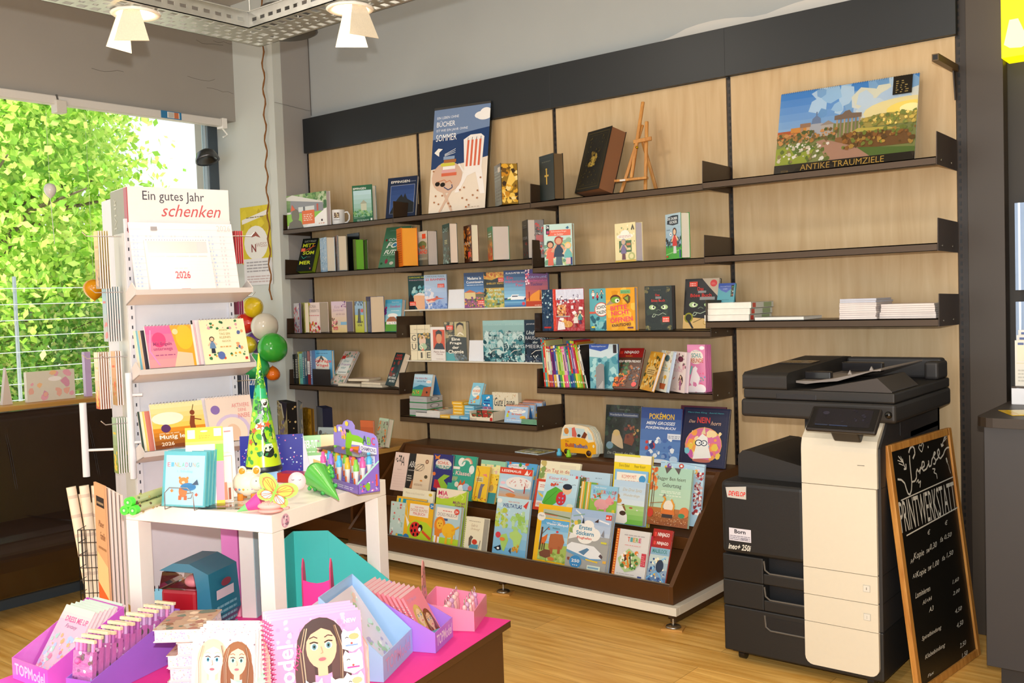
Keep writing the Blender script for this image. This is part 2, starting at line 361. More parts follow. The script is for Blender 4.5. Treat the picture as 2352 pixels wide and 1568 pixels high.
def shelf(xa, xb, d, zb, label, hp=.125, rot=0):
    t = thing('wall_shelf', label, 'shelf', TR(0,0,0),'brown metal wall shelves'); c = '4a3620'
    b = MB(); b.box(xa+.004, xb-.004,-d, -.002, zb+.026, zb+.03, c, 'paintmetal'); b.box(xa+.004, xb-.004,-d, -d+.003, zb, zb+.03, c, 'paintmetal'); b.box(xa+.004, xb-.004,-d, -d+.02, zb, zb+.002, c, 'paintmetal')
    b.build('shelf_board', t)
    for x, s_ in ((xa, 1),(xb, -1)):
        b = MB(); x1 = x+.003*s_
        b.prism([(-d, zb),(-.001, zb-.004),(-.001, zb+hp-.006),(-d+.006, zb+hp)], min(x, x1), max(x, x1),'x','3a2a1c','paintmetal')
        for yy in (-d*.8,-d*.3): b.ball((x-.0012*s_, yy, zb+.02),(.002,.005,.005),'b0aca4','metal',8, k=4)
        b.build('end_plate', t)
    return t
ZA = 1.873; ZT = .03
shelf(.0,1.0,.224, ZA, 'top left brown metal wall shelf carrying the mug and the town books')
shelf(1.0,2.0,.226, ZA, 'top brown metal wall shelf carrying the summer poster')
shelf(2.0,3.0,.228, ZA, 'top brown metal wall shelf carrying the small wooden easel')
shelf(3.0,3.99,.277, ZA, 'top right brown metal wall shelf carrying the ruins calendar')
shelf(.0,1.0,.224,1.589,'second brown metal wall shelf from the top in the leftmost bay')
shelf(1.0,2.0,.226,1.589,'brown metal wall shelf under the poster shelf with thick paperbacks')
shelf(2.0,3.0,.228,1.543,'brown metal wall shelf under the easel with three spaced children books')
shelf(3.0,3.99,.277,1.546,'empty brown metal wall shelf under the ruins calendar')
shelf(.0,1.0,.231,1.213,'third brown metal wall shelf from the top in the leftmost bay')
shelf(2.0,3.0,.228,1.2145,'brown metal wall shelf with foil, orange and black monster book covers')
shelf(3.0,3.99,.277,1.2575,'brown metal wall shelf with stacks of brochures above the copier')
shelf(.0,1.0,.228,.886,'fourth brown metal wall shelf in the leftmost bay with fallen books')
shelf(2.0,3.0,.223,.928,'brown metal wall shelf packed with colourful thin book spines')
shelf(1.0,2.0,.231,.732,'brown metal tray shelf with desk calendars and card boxes')
for z, lab in ((1.366,'upper clear acrylic ledge holding novels in the second bay'),(1.073,'lower clear acrylic ledge holding novels in the second bay')):
    t = thing('acrylic_ledge', lab, 'ledge', TR(0,0,0),'acrylic book ledges')
    b = MB(); b.box(.99,2.02,-.15,-.003, z, z+.004,'e8e8e4','plastic'); b.box(.99,2.02,-.152,-.148, z-.001, z+.007,'d9d4c4','plastic'); b.build('ledge_board', t)
    b = MB(); b.box(.985,.9895,-.02,-.003, z-.012, z+.012,'c8c8c4','plastic'); b.build('clip', t)
# square tube bracket right of the calendar
t = thing('bracket_arm','square brown metal display arm sticking out of the right post above the calendar','bracket', TR(0,0,0))
b = MB(); b.box(3.975,4.0,-.27,.0,2.262,2.288,'5a4320','paintmetal'); b.box(3.979,3.996,-.2705,-.268,2.266,2.284,'0a0806','paintmetal'); b.build('tube', t)
b = MB(); b.prism([(-.002,2.262),(-.03,2.262),(-.006,2.15),(-.002,2.15)],3.985,3.99,'x','2a1e14','paintmetal'); b.build('gusset', t)
# --- cable tray with spotlights, rope, ceiling pieces
t = thing('cable_tray','perforated galvanised cable tray bending at a right angle under the ceiling','cable tray', TR(0,0,0))
cx, cy, cz = 1.683,-1.628,2.5
def tray_run(ax, L0, name):
    wd = .2; b = MB()
    # ax 'x': along +x, width towards -y ; 'y': along -y, width towards +x
    def P(a, w, z): return (cx+a, cy-w, z) if ax == 'x' else (cx+w, cy-a, z)
    def bar(a0, a1, w0, w1, z0, z1):
        p = [P(a0, w0, z0), P(a1, w1, z1)]; b.box(min(p[0][0], p[1][0]), max(p[0][0], p[1][0]), min(p[0][1], p[1][1]), max(p[0][1], p[1][1]), z0, z1,'b9bab6','galv')
    st = .2 if ax == 'x' else 0.
    for w0, w1 in ((0,.018),(.052,.07),(.092,.108),(.13,.148),(.182,.2)): bar(st, L0, w0, w1, cz, cz+.003)
    n = int(L0/.05)
    for i in range(4 if ax == 'x' else 0, n):
        for j, (w0, w1) in enumerate(((.018,.052),(.07,.092),(.108,.13),(.148,.182))):
            a = i*.05+(j % 2)*.02; bar(a, a+.02 if j in (0,3) else a+.03, w0, w1, cz, cz+.003)
    for w0 in (-.0,.197):
        s0 = .2 if w0 > .1 else 0
        bar(s0, L0, w0, w0+.003, cz, cz+.022); bar(s0, L0, w0, w0+.003, cz+.036, cz+.062)
        for i in range(int((L0-s0)/.05)): bar(s0+i*.05, s0+i*.05+.022, w0, w0+.003, cz+.022, cz+.036)
        bar(s0, L0, w0-.004, w0+.007, cz+.06, cz+.064)
    b.build(name, t)
tray_run('x',2.3,'tray_section'); tray_run('y',2.3,'tray_section')
for x, y in ((1.75,-1.72),(2.05,-1.72)):
    b = MB(); b.tube([(x, y, cz),(x, y, 3.4)],.003,6,'b9bab6','galv'); b.build('hanger_rod', t)
def spot(x, y, lab, flaps):
    t = thing('downlight', lab, 'lamp', TR(x, y, cz),'downlights in the cable tray')
    b = MB(); b.lathe([(.066,-.001),(.083,-.002),(.088,-.008),(.08,-.014),(.066,-.01),(.062,-.002)],32,'f4efe6','plastic'); b.build('ring', t)
    b = MB(); b.lathe([(.062,-.003),(.03,-.005),(0,-.006)],24,'ffffff','lampglow'); b.build('lens', t)
    for a, op in flaps:
        c, s_ = math.cos(a), math.sin(a); M1 = MX((.06*c, .06*s_, -.008),(-s_, c, 0),(c*.35*op, s_*.35*op, -.9),(c, s_, .3)); b = MB(M1)
        b.prism([(-.028,0),(.028,0),(.06,.13),(-.06,.13)],0,.0025,'z','e8dcc4','felt'); b.build('barn_door', t)
    lamp('downlight_beam','SPOT',(x, y, cz-.005),16,(1,.82,.55),.03, aim=(x, y, 0), ang=2.2)
tx, ty = aty(808,20,0)[:2]
p = atz(808,20, cz-.005); spot(p[0],-1.628-.11,'round downlight with two flaps in the right run of the cable tray',((2.4,.5),(-.2,.6)))
p = atz(312,30, cz-.005); spot(1.683+.1, p[1],'round downlight with two flaps in the left run of the cable tray',((3.4,.6),(-.75,.5)))
b = MB(); P = [(-.07+.012*math.sin(i*1.3)+i*-.0006,-.262,3.39-i*.0327) for i in range(60)]
b.tube(P, [.0045+.0018*(i % 2) for i in range(60)],6,'8a5a2c','felt'); tag(b.build('twine_rope'),'thin brown twine hanging down the corner pillar to the balloons','rope')
b = MB(TR(1.12,-1.05,2.78)); b.lathe([(0,.12),(.1,.12),(.16,.06),(.17,0),(.15,-.01),(0,-.01)],28,'4a4c4e','plastic'); b.tube([(0,0,.12),(0,0,.62)],.006,6,'a9aaa8','metal')
tag(b.build('round_ceiling_unit'),'dark round lamp housing hanging behind the bend of the cable tray','lamp')
# ================================================================ BOOKS
def bookgeom(t, w, h, th, art, cov, spine, page='e6dcc8', gl='gloss', boards=.0022, over=.003, pageart=None, spineart=None, kind='hard', topart=None):
    """local frame: x to the right along the cover, z up, y into the thickness; cover faces -y, spine at x=0"""
    b = MB(); bt = min(boards, th*.25)
    b.box(0, w, 0, bt, 0, h, cov, gl); b.box(0, w, th-bt, th, 0, h, cov, gl); b.box(0, bt, bt, th-bt, 0, h, spine or cov, gl)
    if art: b.art(art, w, h, None, gl)
    if spineart: b.art(spineart, th, h, MX((-.0003, th, 0),(0,-1,0),(1,0,0),(0,0,1)), gl)
    b.build('cover', t)
    b = MB(); b.box(bt, w-over, bt, th-bt, over, h-over, page, 'pages')
    if pageart: b.art(pageart, th-2*bt, h-2*over, MX((w-over, bt, over),(0,1,0),(-1,0,0),(0,0,1)),'paper')
    b.build('pages', t)
def book(fr, L, Mx, Rx, top, zs, y0, name, label, art=None, cov='888888', spine=None, bot=None, tl=None, w=None, asp=.64, page='e6dcc8', group=None, cat='book', ang=None, th=None, kind='hard', gl='gloss', pageart=None, spineart=None, dbg=False, inner='e8e4ee', side=0):
    """stand a book on the level zs with its front left foot at depth y0"""
    zs += .0015
    L, Mx = Fx(fr, L), Fx(fr, Mx); Rx = Fx(fr, Rx) if Rx is not None else None; top = Fy(fr, top)
    P = np.array([0, y0, zs]); P[0] = slide(P, (1,0,0), px=L)
    lean = 0.
    if tl is None: h = slide(P, (0,0,1), py=top)
    else:
        # leaning back (and, with side, to the side): find the tilt that carries the top corner to its place
        tx = Fx(fr, tl); best = None
        for i in range(0,60):
            a = math.radians(i); 
            for dirv in ((0,1),):
                e = np.array([math.sin(a)*0, math.sin(a), math.cos(a)]); h = slide(P, e, py=top); q = prj(P+e*h)
                er = abs(q[0]-tx)
                if best is None or er < best[0]: best = (er, a, h)
        lean, h = best[1], best[2]
    W_ = w if w is not None else h*asp
    if ang is None:
        lo, hi = -70., 40.
        f_ = lambda a: prj(P+np.array([math.cos(math.radians(a)), math.sin(math.radians(a)),0])*W_)[0]
        if f_(hi) < Mx: W_ *= (Mx-L)/(f_(20)-L); 
        for _ in range(30):
            m_ = (lo+hi)/2
            if f_(m_) < Mx: lo = m_
            else: hi = m_
        ang_ = math.radians((lo+hi)/2)
    else:
        ang_ = math.radians(ang); e = (math.cos(ang_), math.sin(ang_),0); W_ = slide(P, e, px=Mx) if w is None else w
    ex = np.array([math.cos(ang_), math.sin(ang_),0]); ey0 = np.array([-math.sin(ang_), math.cos(ang_),0])
    if th is None: th = max(.004, min(.09, slide(P+ex*W_, ey0, px=Rx))) if Rx is not None else .015
    ey = ey0*math.cos(lean)-np.array([0,0,1])*math.sin(lean); ez = ey0*math.sin(lean)+np.array([0,0,1])*math.cos(lean)
    if kind != 'open': P = P+np.array([0,0, th*math.sin(lean)])
    if dbg: print('BOOK', name, label[:30],'w%.3f h%.3f t%.3f ang%.0f lean%.0f' % (W_, h, th, math.degrees(ang_), math.degrees(lean)))
    t = thing(name, label, cat, MX(P, ex, ey, ez), group)
    if kind == 'open':
        # two boards hinged at the spine, standing ajar
        b = MB(); b.box(0, W_, 0,.0025,0, h, cov, gl)
        if art: b.art(art, W_, h, None, gl)
        lo, hi = 5., 100.
        g = lambda a: prj(P+ex*math.cos(math.radians(a))*W_+ey0*math.sin(math.radians(a))*W_)[0]
        Q = max(range(5,80), key=lambda a: -abs(g(a)-Rx)); a = math.radians(Q)
        T2 = MX((0,.003,0),(math.cos(a), math.sin(a),0),(-math.sin(a), math.cos(a),0),(0,0,1))
        b.box(0, W_, 0,.0025,0, h, cov, gl, T2); b.box(.003, W_-.003,-.0016,-.0002,.003, h-.003, inner, 'paper', T2)
        b.build('cover', t)
        b = MB(); 
        for k in range(5):
            aa = a*(1-.07*(k+1)); b.box(.003, W_*.97-.002,-.0003,.0003,.003, h-.004, page, 'paper', MX((.001,.004,0),(math.cos(aa), math.sin(aa),0),(-math.sin(aa), math.cos(aa),0),(0,0,1)))
        b.build('pages', t)
    else: bookgeom(t, W_, h, th, art, cov, spine, page, gl, pageart=pageart, spineart=spineart)
    return t
def bx_(*a): return a
ST = lambda u, v, c='e2472e': ('r', u, v, u+.24, v+.07, c)   # red bestseller sticker
def sticker(u, v, w=.26, h=.08, c='e4452c'): return [('r', u, v, u+w, v+h, c),('x', u+.03, v+.012, u+w-.03, v+h-.01,2,'ffe8e0')]
S1 = ZA+ZT
# ---- top shelf, left bay
book('Z2',75,400,432,822, S1,-.2,'picture_booklet','landscape town booklet with a grey pavilion photo and an orange square',[
    ('g',0,.5,1,1,'4f7a3a','8fae6a',4),('n',3,60,.25,.6,1,1,.05,['4a7a34','6d9a48','3c6630','b6c79a']),('p',[(0,.94),(.15,1),(.9,.72),(.9,.66),(0,.86)],'dcdad2'),('p',[(.1,.84),(.92,.68),(.92,.42),(.1,.42)],'8c8e92'),('r',.3,.48,.7,.62,'d8dcda'),('r',.42,.5,.47,.62,'6a6d70'),('r',.76,.46,.8,.66,'c4533a'),('r',0,.1,1,.44,'8dc63f'),('p',[(.45,0),(1,0),(1,.52),(.8,.36)],'f4f2ee'),('e',.22,.38,.1,.2,'77705c'),('p',[(.02,0),(.42,0),(.36,.2),(.26,.26),(.18,.26),(.06,.18)],'6d6656'),('p',[(.1,.52),(.14,.72),(.22,.56)],'e0602a'),('r',.39,.1,.7,.5,'e46a1e'),('x',.43,.2,.66,.42,4,'fbe3d0'),('r',.86,.14,.9,.2,'3a1c18'),('x',.8,.07,.97,.12,1,'d08a6a')], cov='e9e7e2', asp=1.28, page='cfc3c6', ang=0)
book('Z2',612,775,880,738, S1,-.17,'town_book','green town photo book standing ajar beside the white mug',[('r',0,0,1,1,'2f6a4a'),('g',.05,.15,.95,.86,'7fae8a','bfe0ea',6),('n',5,40,.05,.16,.95,.35,.06,['4c8a58','78a86a','9ac48a']),('r',.42,.32,.7,.5,'c8cdb4'),('p',[(.38,.5),(.74,.5),(.56,.6)],'a8ac98'),('t','EPPINGEN',.06,.88,.7,.94,'e4eee6','b'),('r',.05,.12,.6,.125,'cfe0d4'),('x',.2,.03,.8,.09,2,'bcd2c4'),('r',.88,.04,.97,.1,'e8ece4')], cov='2f6a4a', bot=1045, kind='open', inner='d6d2e2')
book('Z2',875,1110,1130,680, S1,-.14,'town_book','dark blue town photo book leaning behind the end plate of the top left shelf',[('r',0,0,1,1,'1d2c48'),('g',.12,.12,.93,.8,'3f5f9a','2a4378',6),('l',[(.12,.12),(.93,.12),(.93,.8),(.12,.8),(.12,.12)],.008,'b9c2d4'),('p',[(.3,.4),(.4,.5),(.5,.58),(.56,.5),(.62,.6),(.7,.46),(.93,.36),(.93,.12),(.12,.12)],'252a2e'),('t','EPPINGEN',.12,.86,.75,.92,'e6e4da','b'),('x',.76,.87,.95,.9,1,'9aa4b8')], cov='1c2a44', tl=905, w=.21, ang=10, th=.018)
b0 = TR(0,0,0)
P = np.array([0,-.12, S1+.001]); P[0] = slide(P, (1,0,0), px=Fx('Z2',492)); t = thing('coffee_mug','white mug with a printed town emblem on the top left shelf','mug', TR(P[0], P[1], P[2],.6))
b = MB(); b.lathe([(0,0),(.038,0),(.04,.004),(.041,.093),(.0405,.096),(.037,.093),(.036,.008),(0,.006)],32,'f0efec','rubber')
b.art([('r',.15,.4,.85,.95,'6a4c34'),('n',8,30,.2,.45,.8,.9,.09,['c8a468','e6d4a6','4a3626','93704a']),('x',.05,.2,.95,.3,1,'55504a')],.045,.06, MX((-.0225,-.0418,.02),(1,0,0),(0,1,0),(0,0,1)), off=.0002); b.build('body', t)
b = MB(); b.tube([(.039,0,.08),(.058,0,.082),(.07,0,.062),(.068,0,.035),(.054,0,.018),(.038,0,.016)],.0055,8,'f0efec','rubber'); b.build('handle', t)
# ---- summer poster
P0 = np.array([0,-.2, S1]); P0[0] = slide(P0,(1,0,0), px=984); ex = np.array([.985,.17,0]); ey = np.array([-.165,.96,-.19]); 
w = slide(P0, ex, px=Fx('Z2',1690)); e = np.array([-.02,.17,.985]); h = slide(P0, e, py=Fy('Z2',112))
t = thing('poster_stand','tall summer poster with a striped beach chair and a round table in a clear holder','poster', MX(P0+np.array([0,0,.004]), ex, np.cross((0.02,.17,.985), ex), e))
chair = [('p',[(.58,.86-.42),(.72,.62),(.92,.63),(.9,.42),(.6,.42)],'e8dcd0')]
A = [('r',0,0,1,1,'e6d8c6'),('p',[(0,.42),(.3,.44),(.6,.46),(1,.5),(1,.78),(0,.71)],'25406e'),('p',[(0,.71),(1,.78),(1,1),(0,1)],'7389ad'),
     ('e',.84,.9,.11,.035,'f2f0ee'),('e',.92,.92,.1,.045,'f2f0ee'),('e',.97,.9,.08,.04,'f2f0ee'),('e',.9,.88,.12,.03,'f2f0ee'),
     ('t','EIN LEBEN OHNE',.06,.905,.45,.93,'e9edf4'),('t','BÜCHER',.06,.83,.39,.89,'ffffff'),('t','IST WIE EIN JAHR OHNE',.06,.775,.62,.805,'e9edf4'),('t','SOMMER',.06,.69,.43,.755,'ffffff'),
     ('p',[(.6,.4),(.56,.68),(.68,.72),(.86,.72),(.92,.69),(.9,.4),(.98,.15),(.9,.15),(.8,.36),(.66,.33),(.52,.18),(.45,.18),(.6,.38),(.5,.46),(.48,.43),(.6,.36)],'efe9e4')]
for i in range(4): A += [('p',[(.62+i*.07,.42),(.655+i*.07,.42),(.665+i*.07,.67),(.63+i*.07,.67)],'d4694c')]; A += [('l',[(.635+i*.075,.67),(.64+i*.075,.695)],.008,'2b3a5a')]
A += [('e',.3,.335,.27,.15,'d4b39c'),('l',[(.25,.2),(.42,0)],.04,'d4b39c'),('l',[(.38,.2),(.2,0)],.04,'d4b39c')]
for i, (c, x0, x1) in enumerate((('d4694c',.2,.47),('dba7a8',.2,.45),('f2ece8',.22,.44),('cfc948',.18,.43),('a8683c',.23,.45),('8ba0bc',.22,.42))): A.append(('r', x0,.345+i*.032, x1,.375+i*.032, c))
for i in range(3): A.append(('l',[(.24,.54+i*.008),(.43,.565+i*.018)],.008,'dfe6ee'))
A += [('p',[(.05,.58),(.12,.62),(.2,.61),(.14,.58),(.14,.54),(.09,.56)],'f2efe8'),('e',.14,.275,.045,.022,'1d1a18'),('e',.235,.265,.045,.022,'1d1a18'),('l',[(.14,.295),(.26,.31),(.3,.29)],.01,'c77a50'),('l',[(.27,.28),(.36,.3),(.4,.27)],.01,'c77a50'),('l',[(.26,.24),(.34,.21),(.41,.23),(.4,.26)],.014,'34426a')]
for u, v in ((.1,.1),(.18,.08),(.12,.16),(.24,.16),(.55,.2),(.62,.22),(.6,.12),(.68,.1),(.78,.14),(.86,.18),(.9,.3),(.72,.05),(.36,.08),(.4,.05),(.06,.4),(.86,.11)): A.append(('e', u, v, .016,.009,'a9714c'))
A += [('r',.66,.026,.69,.04,'b86a3c'),('x',.7,.028,.92,.04,1,'b4a08c')]
b = MB(); b.box(0, w, 0,.003,0, h-.012,'e6d8c6','paper'); b.art(A, w, h-.012, None, 'gloss'); b.build('poster_sheet', t)
b = MB(); b.box(0, w, -.003,.005, h-.012, h, '3a3a38','plastic'); b.build('top_rail', t)
b = MB(); b.box(w+.001, w+.003,-.004,.03,0, h-.01,'ffffff','glass'); b.box(-.002, w+.002,.03,.032,0, h*.3,'ffffff','glass'); b.build('clear_holder', t)
book('Z2',1775,1828,1968,580, S1,-.18,'thick_novel','thick novel with flame-coloured fore-edge right of the summer poster',[('r',0,0,1,1,'3c4a42'),('x',.1,.6,.9,.9,4,'67736a'),('r',.55,.8,.9,.92,'c9b8a4'),('x',.1,.1,.9,.5,5,'28322c')], cov='2b332e', w=.145, page='b58d3c', pageart=[('g',0,0,1,1,'8a6a20','9a7418',3),('n',9,60,0,.1,1,.95,.16,['e0a830','f0c85a','6b4a14','c98a1c','f6dc90','3b2a14']),('p',[(.3,.5),(.6,.85),(.9,.6),(.6,.45)],'f4cc60')])
def oldbook(fr, L, Mx, Rx, top, tl, name, label, art, w=None, **k): return book(fr, L, Mx, Rx, top, S1, k.pop('y0',-.19), name, label, art, tl=tl, w=w, gl='laminate', **k)
oldbook('Z3',218,335,415,500, None, 'old_bible','old black leather bible with a small gold cross on the cover',[('l',[(.08,.06),(.92,.06),(.92,.94),(.08,.94),(.08,.06)],.012,'2c3630'),('r',.46,.35,.54,.66,'b8963c'),('r',.36,.52,.64,.56,'b8963c'),('e',.5,.68,.06,.025,'b8963c'),('x',.2,.84,.8,.88,1,'59584a')], cov='161d1a', page='6e5a40')
oldbook('Z3',500,695,818,350,570,'old_family_bible','large worn dark leather book with an ornate gold emblem leaning open',[('l',[(.07,.05),(.93,.05),(.93,.95),(.07,.95),(.07,.05)],.015,'4a3f1e'),('l',[(.14,.09),(.86,.09),(.86,.91),(.14,.91),(.14,.09)],.01,'3c3418'),('e',.5,.52,.24,.18,'100e0a'),('n',4,30,.38,.42,.62,.62,.05,['8a7230','6f5a20','a48a3c']),('n',6,60,.1,.08,.9,.92,.02,['4f451e','3a3216'])], cov='191812', page='8a5f42')
P = np.array([0,-.17, S1+.0015]); P[0] = slide(P, (1,0,0), px=Fx('Z3',878)); t = thing('wooden_easel','small wooden tabletop easel standing empty on the top shelf','easel', TR(P[0], P[1], P[2], math.radians(6)))
w1 = slide(P, (1,.1,0), px=Fx('Z3',1078)); hh = slide(P, (0,.3,.95), py=Fy('Z3',125))*1.0
for nm, p0, p1 in (('leg',(0,0,0),(.085,.08, hh*.76)),('leg',(w1,0,0),(w1-.02,.08, hh*.79)),('rear_leg',(w1*.62,.085, hh*.6),(w1*.95,.15,0)),('mast',(w1*.45,.0, hh*.16),(w1*.66,.095, hh*1.02))):
    a = np.array(p0); c = np.array(p1); d = c-a; L_ = np.linalg.norm(d); d /= L_; xx = np.cross((0,1,0), d); xx /= np.linalg.norm(xx)
    b = MB(MX(a, xx, np.cross(d, xx), d)); b.box(-.008,.008,-.006,.006,0, L_, 'ffffff','pine'); b.build(nm, t, .003)
b = MB(); b.box(-.02, w1+.02,-.03,-.004,.055,.066,'ffffff','pine'); b.box(.01,.04,-.0315,-.03,.055,.064,'d8d4cc','paper'); b.build('ledge', t, .002)
b = MB(MX((w1*.42,.038, hh*.55),(1,0,.06),(0,1,0),(-.06,0,1))); b.box(-.0,.095,0,.01,0,.018,'ffffff','pine'); b.build('crossbar', t, .002)
b = MB(); b.lathe([(0,0),(.006,.001),(.006,.01),(0,.012)],10,'e4c22c','metal', MX((w1*.6,.035, hh*.5),(1,0,0),(0,0,1),(0,-1,0))); b.build('wing_nut', t)
# ---- ruins calendar in shrink wrap
P0 = np.array([0,-.16, S1+.002]); P0[0] = slide(P0,(1,0,0), px=Fx('Z4',268)); ex = np.array([1,.02,0]); ex /= np.linalg.norm(ex); e = np.array([0., .25,.968])
w = slide(P0, ex, px=Fx('Z4',1362)); h = slide(P0, e, py=Fy('Z4',400)); t = thing('wall_calendar','large landscape wall calendar with a sunrise photo of antique ruins in clear wrap','calendar', MX(P0, ex, np.cross(e, ex), e))
A = [('r',0,0,1,1,'1b1712'),('g',0,.3,1,1,'9fbfd8','2f7fc8',8),('n',44,26,.3,.66,.98,.97,.07,['7fa9cf','9cc0dc','b4cde0','6d9cc8']),('n',45,20,.6,.6,.98,.86,.08,['c3d2de','d6d8d0','b4c8dc','dcd8c0']),('e',.93,.62,.3,.14,'e9d9a0'),('e',.95,.62,.16,.09,'f6dc70'),('e',.95,.625,.07,.05,'fdf3b0'),
     ('p',[(0,.5),(.1,.53),(.2,.52),(.3,.56),(.4,.57),(.44,.55),(.6,.55),(.75,.6),(1,.56),(1,.12),(0,.12)],'7a8048'),('p',[(.62,.57),(.7,.58),(.8,.6),(1,.57),(1,.46),(.62,.46)],'a8984c'),
     ('r',0,.44,.24,.53,'b4552c'),('r',.04,.46,.2,.49,'d98a5a'),('r',.1,.5,.22,.56,'cf8a3c'),('r',.24,.42,.34,.58,'a9aab0'),('p',[(.255,.58),(.325,.58),(.32,.64),(.29,.68),(.26,.64)],'6d7f9c'),('r',.285,.67,.295,.72,'6d7f9c'),('r',.33,.42,.42,.55,'b4aaa0'),('p',[(.32,.55),(.43,.55),(.38,.6)],'9a8a7c'),
     ('r',.175,.3,.195,.56,'b28a6c'),('r',.22,.3,.245,.6,'caa684'),('r',.17,.55,.25,.6,'9a7458')]
for i in range(7): A.append(('r',.44+i*.027,.36,.452+i*.027,.6,'8f7a66' if i % 2 else 'b59a7c'))
A += [('p',[(.425,.59),(.62,.59),(.62,.64),(.55,.65),(.53,.69),(.5,.68),(.48,.65),(.425,.64)],'7c6656'),('r',.44,.3,.66,.38,'8a6038'),('p',[(.5,.42),(.95,.38),(.97,.22),(.6,.22),(.5,.3)],'6e4a24'),('p',[(.55,.42),(.9,.4),(.8,.44),(.6,.46)],'c0ae50'),
      ('p',[(.3,.36),(.36,.38),(.72,.18),(.88,.12),(.4,.12)],'a8806a'),('p',[(0,.32),(.1,.36),(.3,.3),(.24,.12),(0,.12)],'8f9a34'),('p',[(.1,.34),(.24,.36),(.3,.28),(.14,.24)],'56742c'),('p',[(.6,.24),(1,.18),(1,.12),(.7,.12)],'4f6a2c'),
      ('n',12,70,.02,.14,.4,.36,.014,['c9bca8','8a7a4a','5a6a2c','e0d8cc']),('n',13,120,0,.38,.45,.5,.014,['6d5a34','a8763c','4c5a2c','c88c50']),('n',14,90,.5,.24,1,.42,.016,['8a5a28','59401c','a8823a','6f7a30']),('n',15,70,.62,.46,1,.58,.014,['8a8a40','c2a850','6f7a3c','e4c870']),
      ('r',0,0,1,.12,'14110c'),('t','ANTIKE TRAUMZIELE',.2,.035,.8,.105,'a8843c'),('t','2026',.05,.03,.11,.055,'7a6230'),('r',.83,.78,.96,.99,'14120e'),('x',.85,.8,.94,.95,6,'8a7848')]
b = MB(); b.box(0, w, 0,.006,0, h, 'e0ddd6','paper'); b.art(A, w, h, None, 'gloss'); b.build('sheets', t)
b = MB()
for i in range(60):
    if abs(i-29) > 2: b.tube([(w*(i+.5)/60,.007, h-.006),(w*(i+.5)/60,.003, h+.004),(w*(i+.5)/60,-.002, h-.005)],.0009,4,'2f3a44','metal')
b.build('wire_binding', t)
b = MB(); R = random.Random(2); nx, nz_ = 12,8; V = [(w*1.03*i/nx-.01*0,-.006-R.uniform(0,.007), h*j/nz_) for j in range(nz_+1) for i in range(nx+1)]
b.add(V, [(j*(nx+1)+i, j*(nx+1)+i+1,(j+1)*(nx+1)+i+1,(j+1)*(nx+1)+i) for j in range(nz_) for i in range(nx)],'ffffff','film', True); b.build('shrink_wrap', t)
# ================================================================ second row
S2 = 1.589+ZT
book('Z5',225,490,545,300, S2,-.19,'thick_novel','thick black novel with lime title letters leaning back at the left shelf end',[('r',0,0,1,1,'1b201e'),('t','LUCY FOLEY',.16,.88,.9,.94,'b9bcae'),('t','MITT',.1,.73,.86,.84,'c9d42e','b'),('t','SOM',.2,.5,.9,.61,'c9d42e','b'),('t','MER',.1,.2,.82,.31,'c9d42e','b'),('l',[(.3,.62),(.6,.7),(.9,.76)],.05,'b0482c'),('l',[(.5,.6),(.7,.72),(.8,.84)],.03,'d0603a'),('l',[(.15,.46),(.3,.38),(.5,.44)],.03,'3a9a8c'),('r',.05,.6,.3,.7,'e86a4c'),('x',.55,.42,.75,.44,1,'a9b09a'),('e',.86,.07,.03,.025,'d87a6a')], cov='181c1a', tl=340, w=.125, page='9fb52c', ang=12, th=.04)
book('Z5',545,628,735,265, S2,-.17,'novel','pale blue patterned paperback behind the tilted black and lime novel',[('r',0,0,1,1,'a9c4dc'),('n',3,70,.02,.02,.98,.98,.05,['d6e2ea','8fb0d0','6f9ac4','c4d4e0'])], cov='a9c4dc', w=.125)
book('Z5',738,768,784,240, S2,-.13,'novel','slim novel with a faded red and teal cover beside the pale blue paperback',[('g',0,0,1,1,'5a7484','b88a80',6),('n',5,30,0,0,1,1,.1,['8a5a54','6f8a98','4c5c68'])], cov='7a7480', w=.125)
def spinebook(fr, L, Mx, Rx, top, zs, y0, name, label, fore, cov, page, **k): return book(fr, L, Mx, Rx, top, zs, y0, name, label, None, cov=cov, page=page, **k)
book('Z5',775,779,886,238, S2,-.2,'thick_novel','thick cream fore-edge of a dark hardback turned away on the left shelf', None, cov='22403c', w=.05, page='d8cbb4')
book('Z5',900,1050,1058,210, S2,-.1,'hardback','tall black hardback behind the green fore-edge book',[('r',.0,0,1,1,'101312'),('x',.4,.1,.6,.8,8,'1e2624')], cov='0e1110', asp=.62)
book('Z5',968,1000,1105,280, S2,-.18,'thick_novel','thick paperback with bright green sprayed fore-edge', None, cov='5a6a34', w=.04, page='74b83a')
book('Z5',1107,1150,1154,290, S2,-.14,'novel','black cover board right of the green fore-edge book',[('r',0,0,1,1,'121414'),('x',.5,.1,.9,.9,10,'3a3a36')], cov='101212', asp=.5)
book('Z5',1280,1600,1625,140, S2,-.14,'cook_book','green cook book leaning back behind the orange paperback',[('r',0,0,1,1,'4f8262'),('t','COOK',.2,.65,.75,.72,'dfe8dc','b'),('t','FOR',.16,.48,.8,.62,'f0f2ea','bi'),('t','FUTURE',.12,.33,.95,.43,'f0f2ea','bi'),('e',.5,.55,.07,.04,'3f7fa8'),('e',.28,.15,.06,.06,'8a2c44'),('l',[(.28,.2),(.3,.28)],.02,'3a6a3c'),('e',.5,.1,.08,.04,'c8c4b4'),('e',.1,.1,.05,.03,'2c5a3c'),('e',.12,.68,.04,.03,'8a2c2c'),('e',.55,.85,.09,.03,'7a2c34'),('x',.4,.22,.75,.28,3,'2f5a40'),('x',.2,.9,.6,.93,2,'86b094'),('x',.1,.3,.7,.32,1,'c0d4c4')], cov='44765a', tl=1405, w=.19, th=.016)
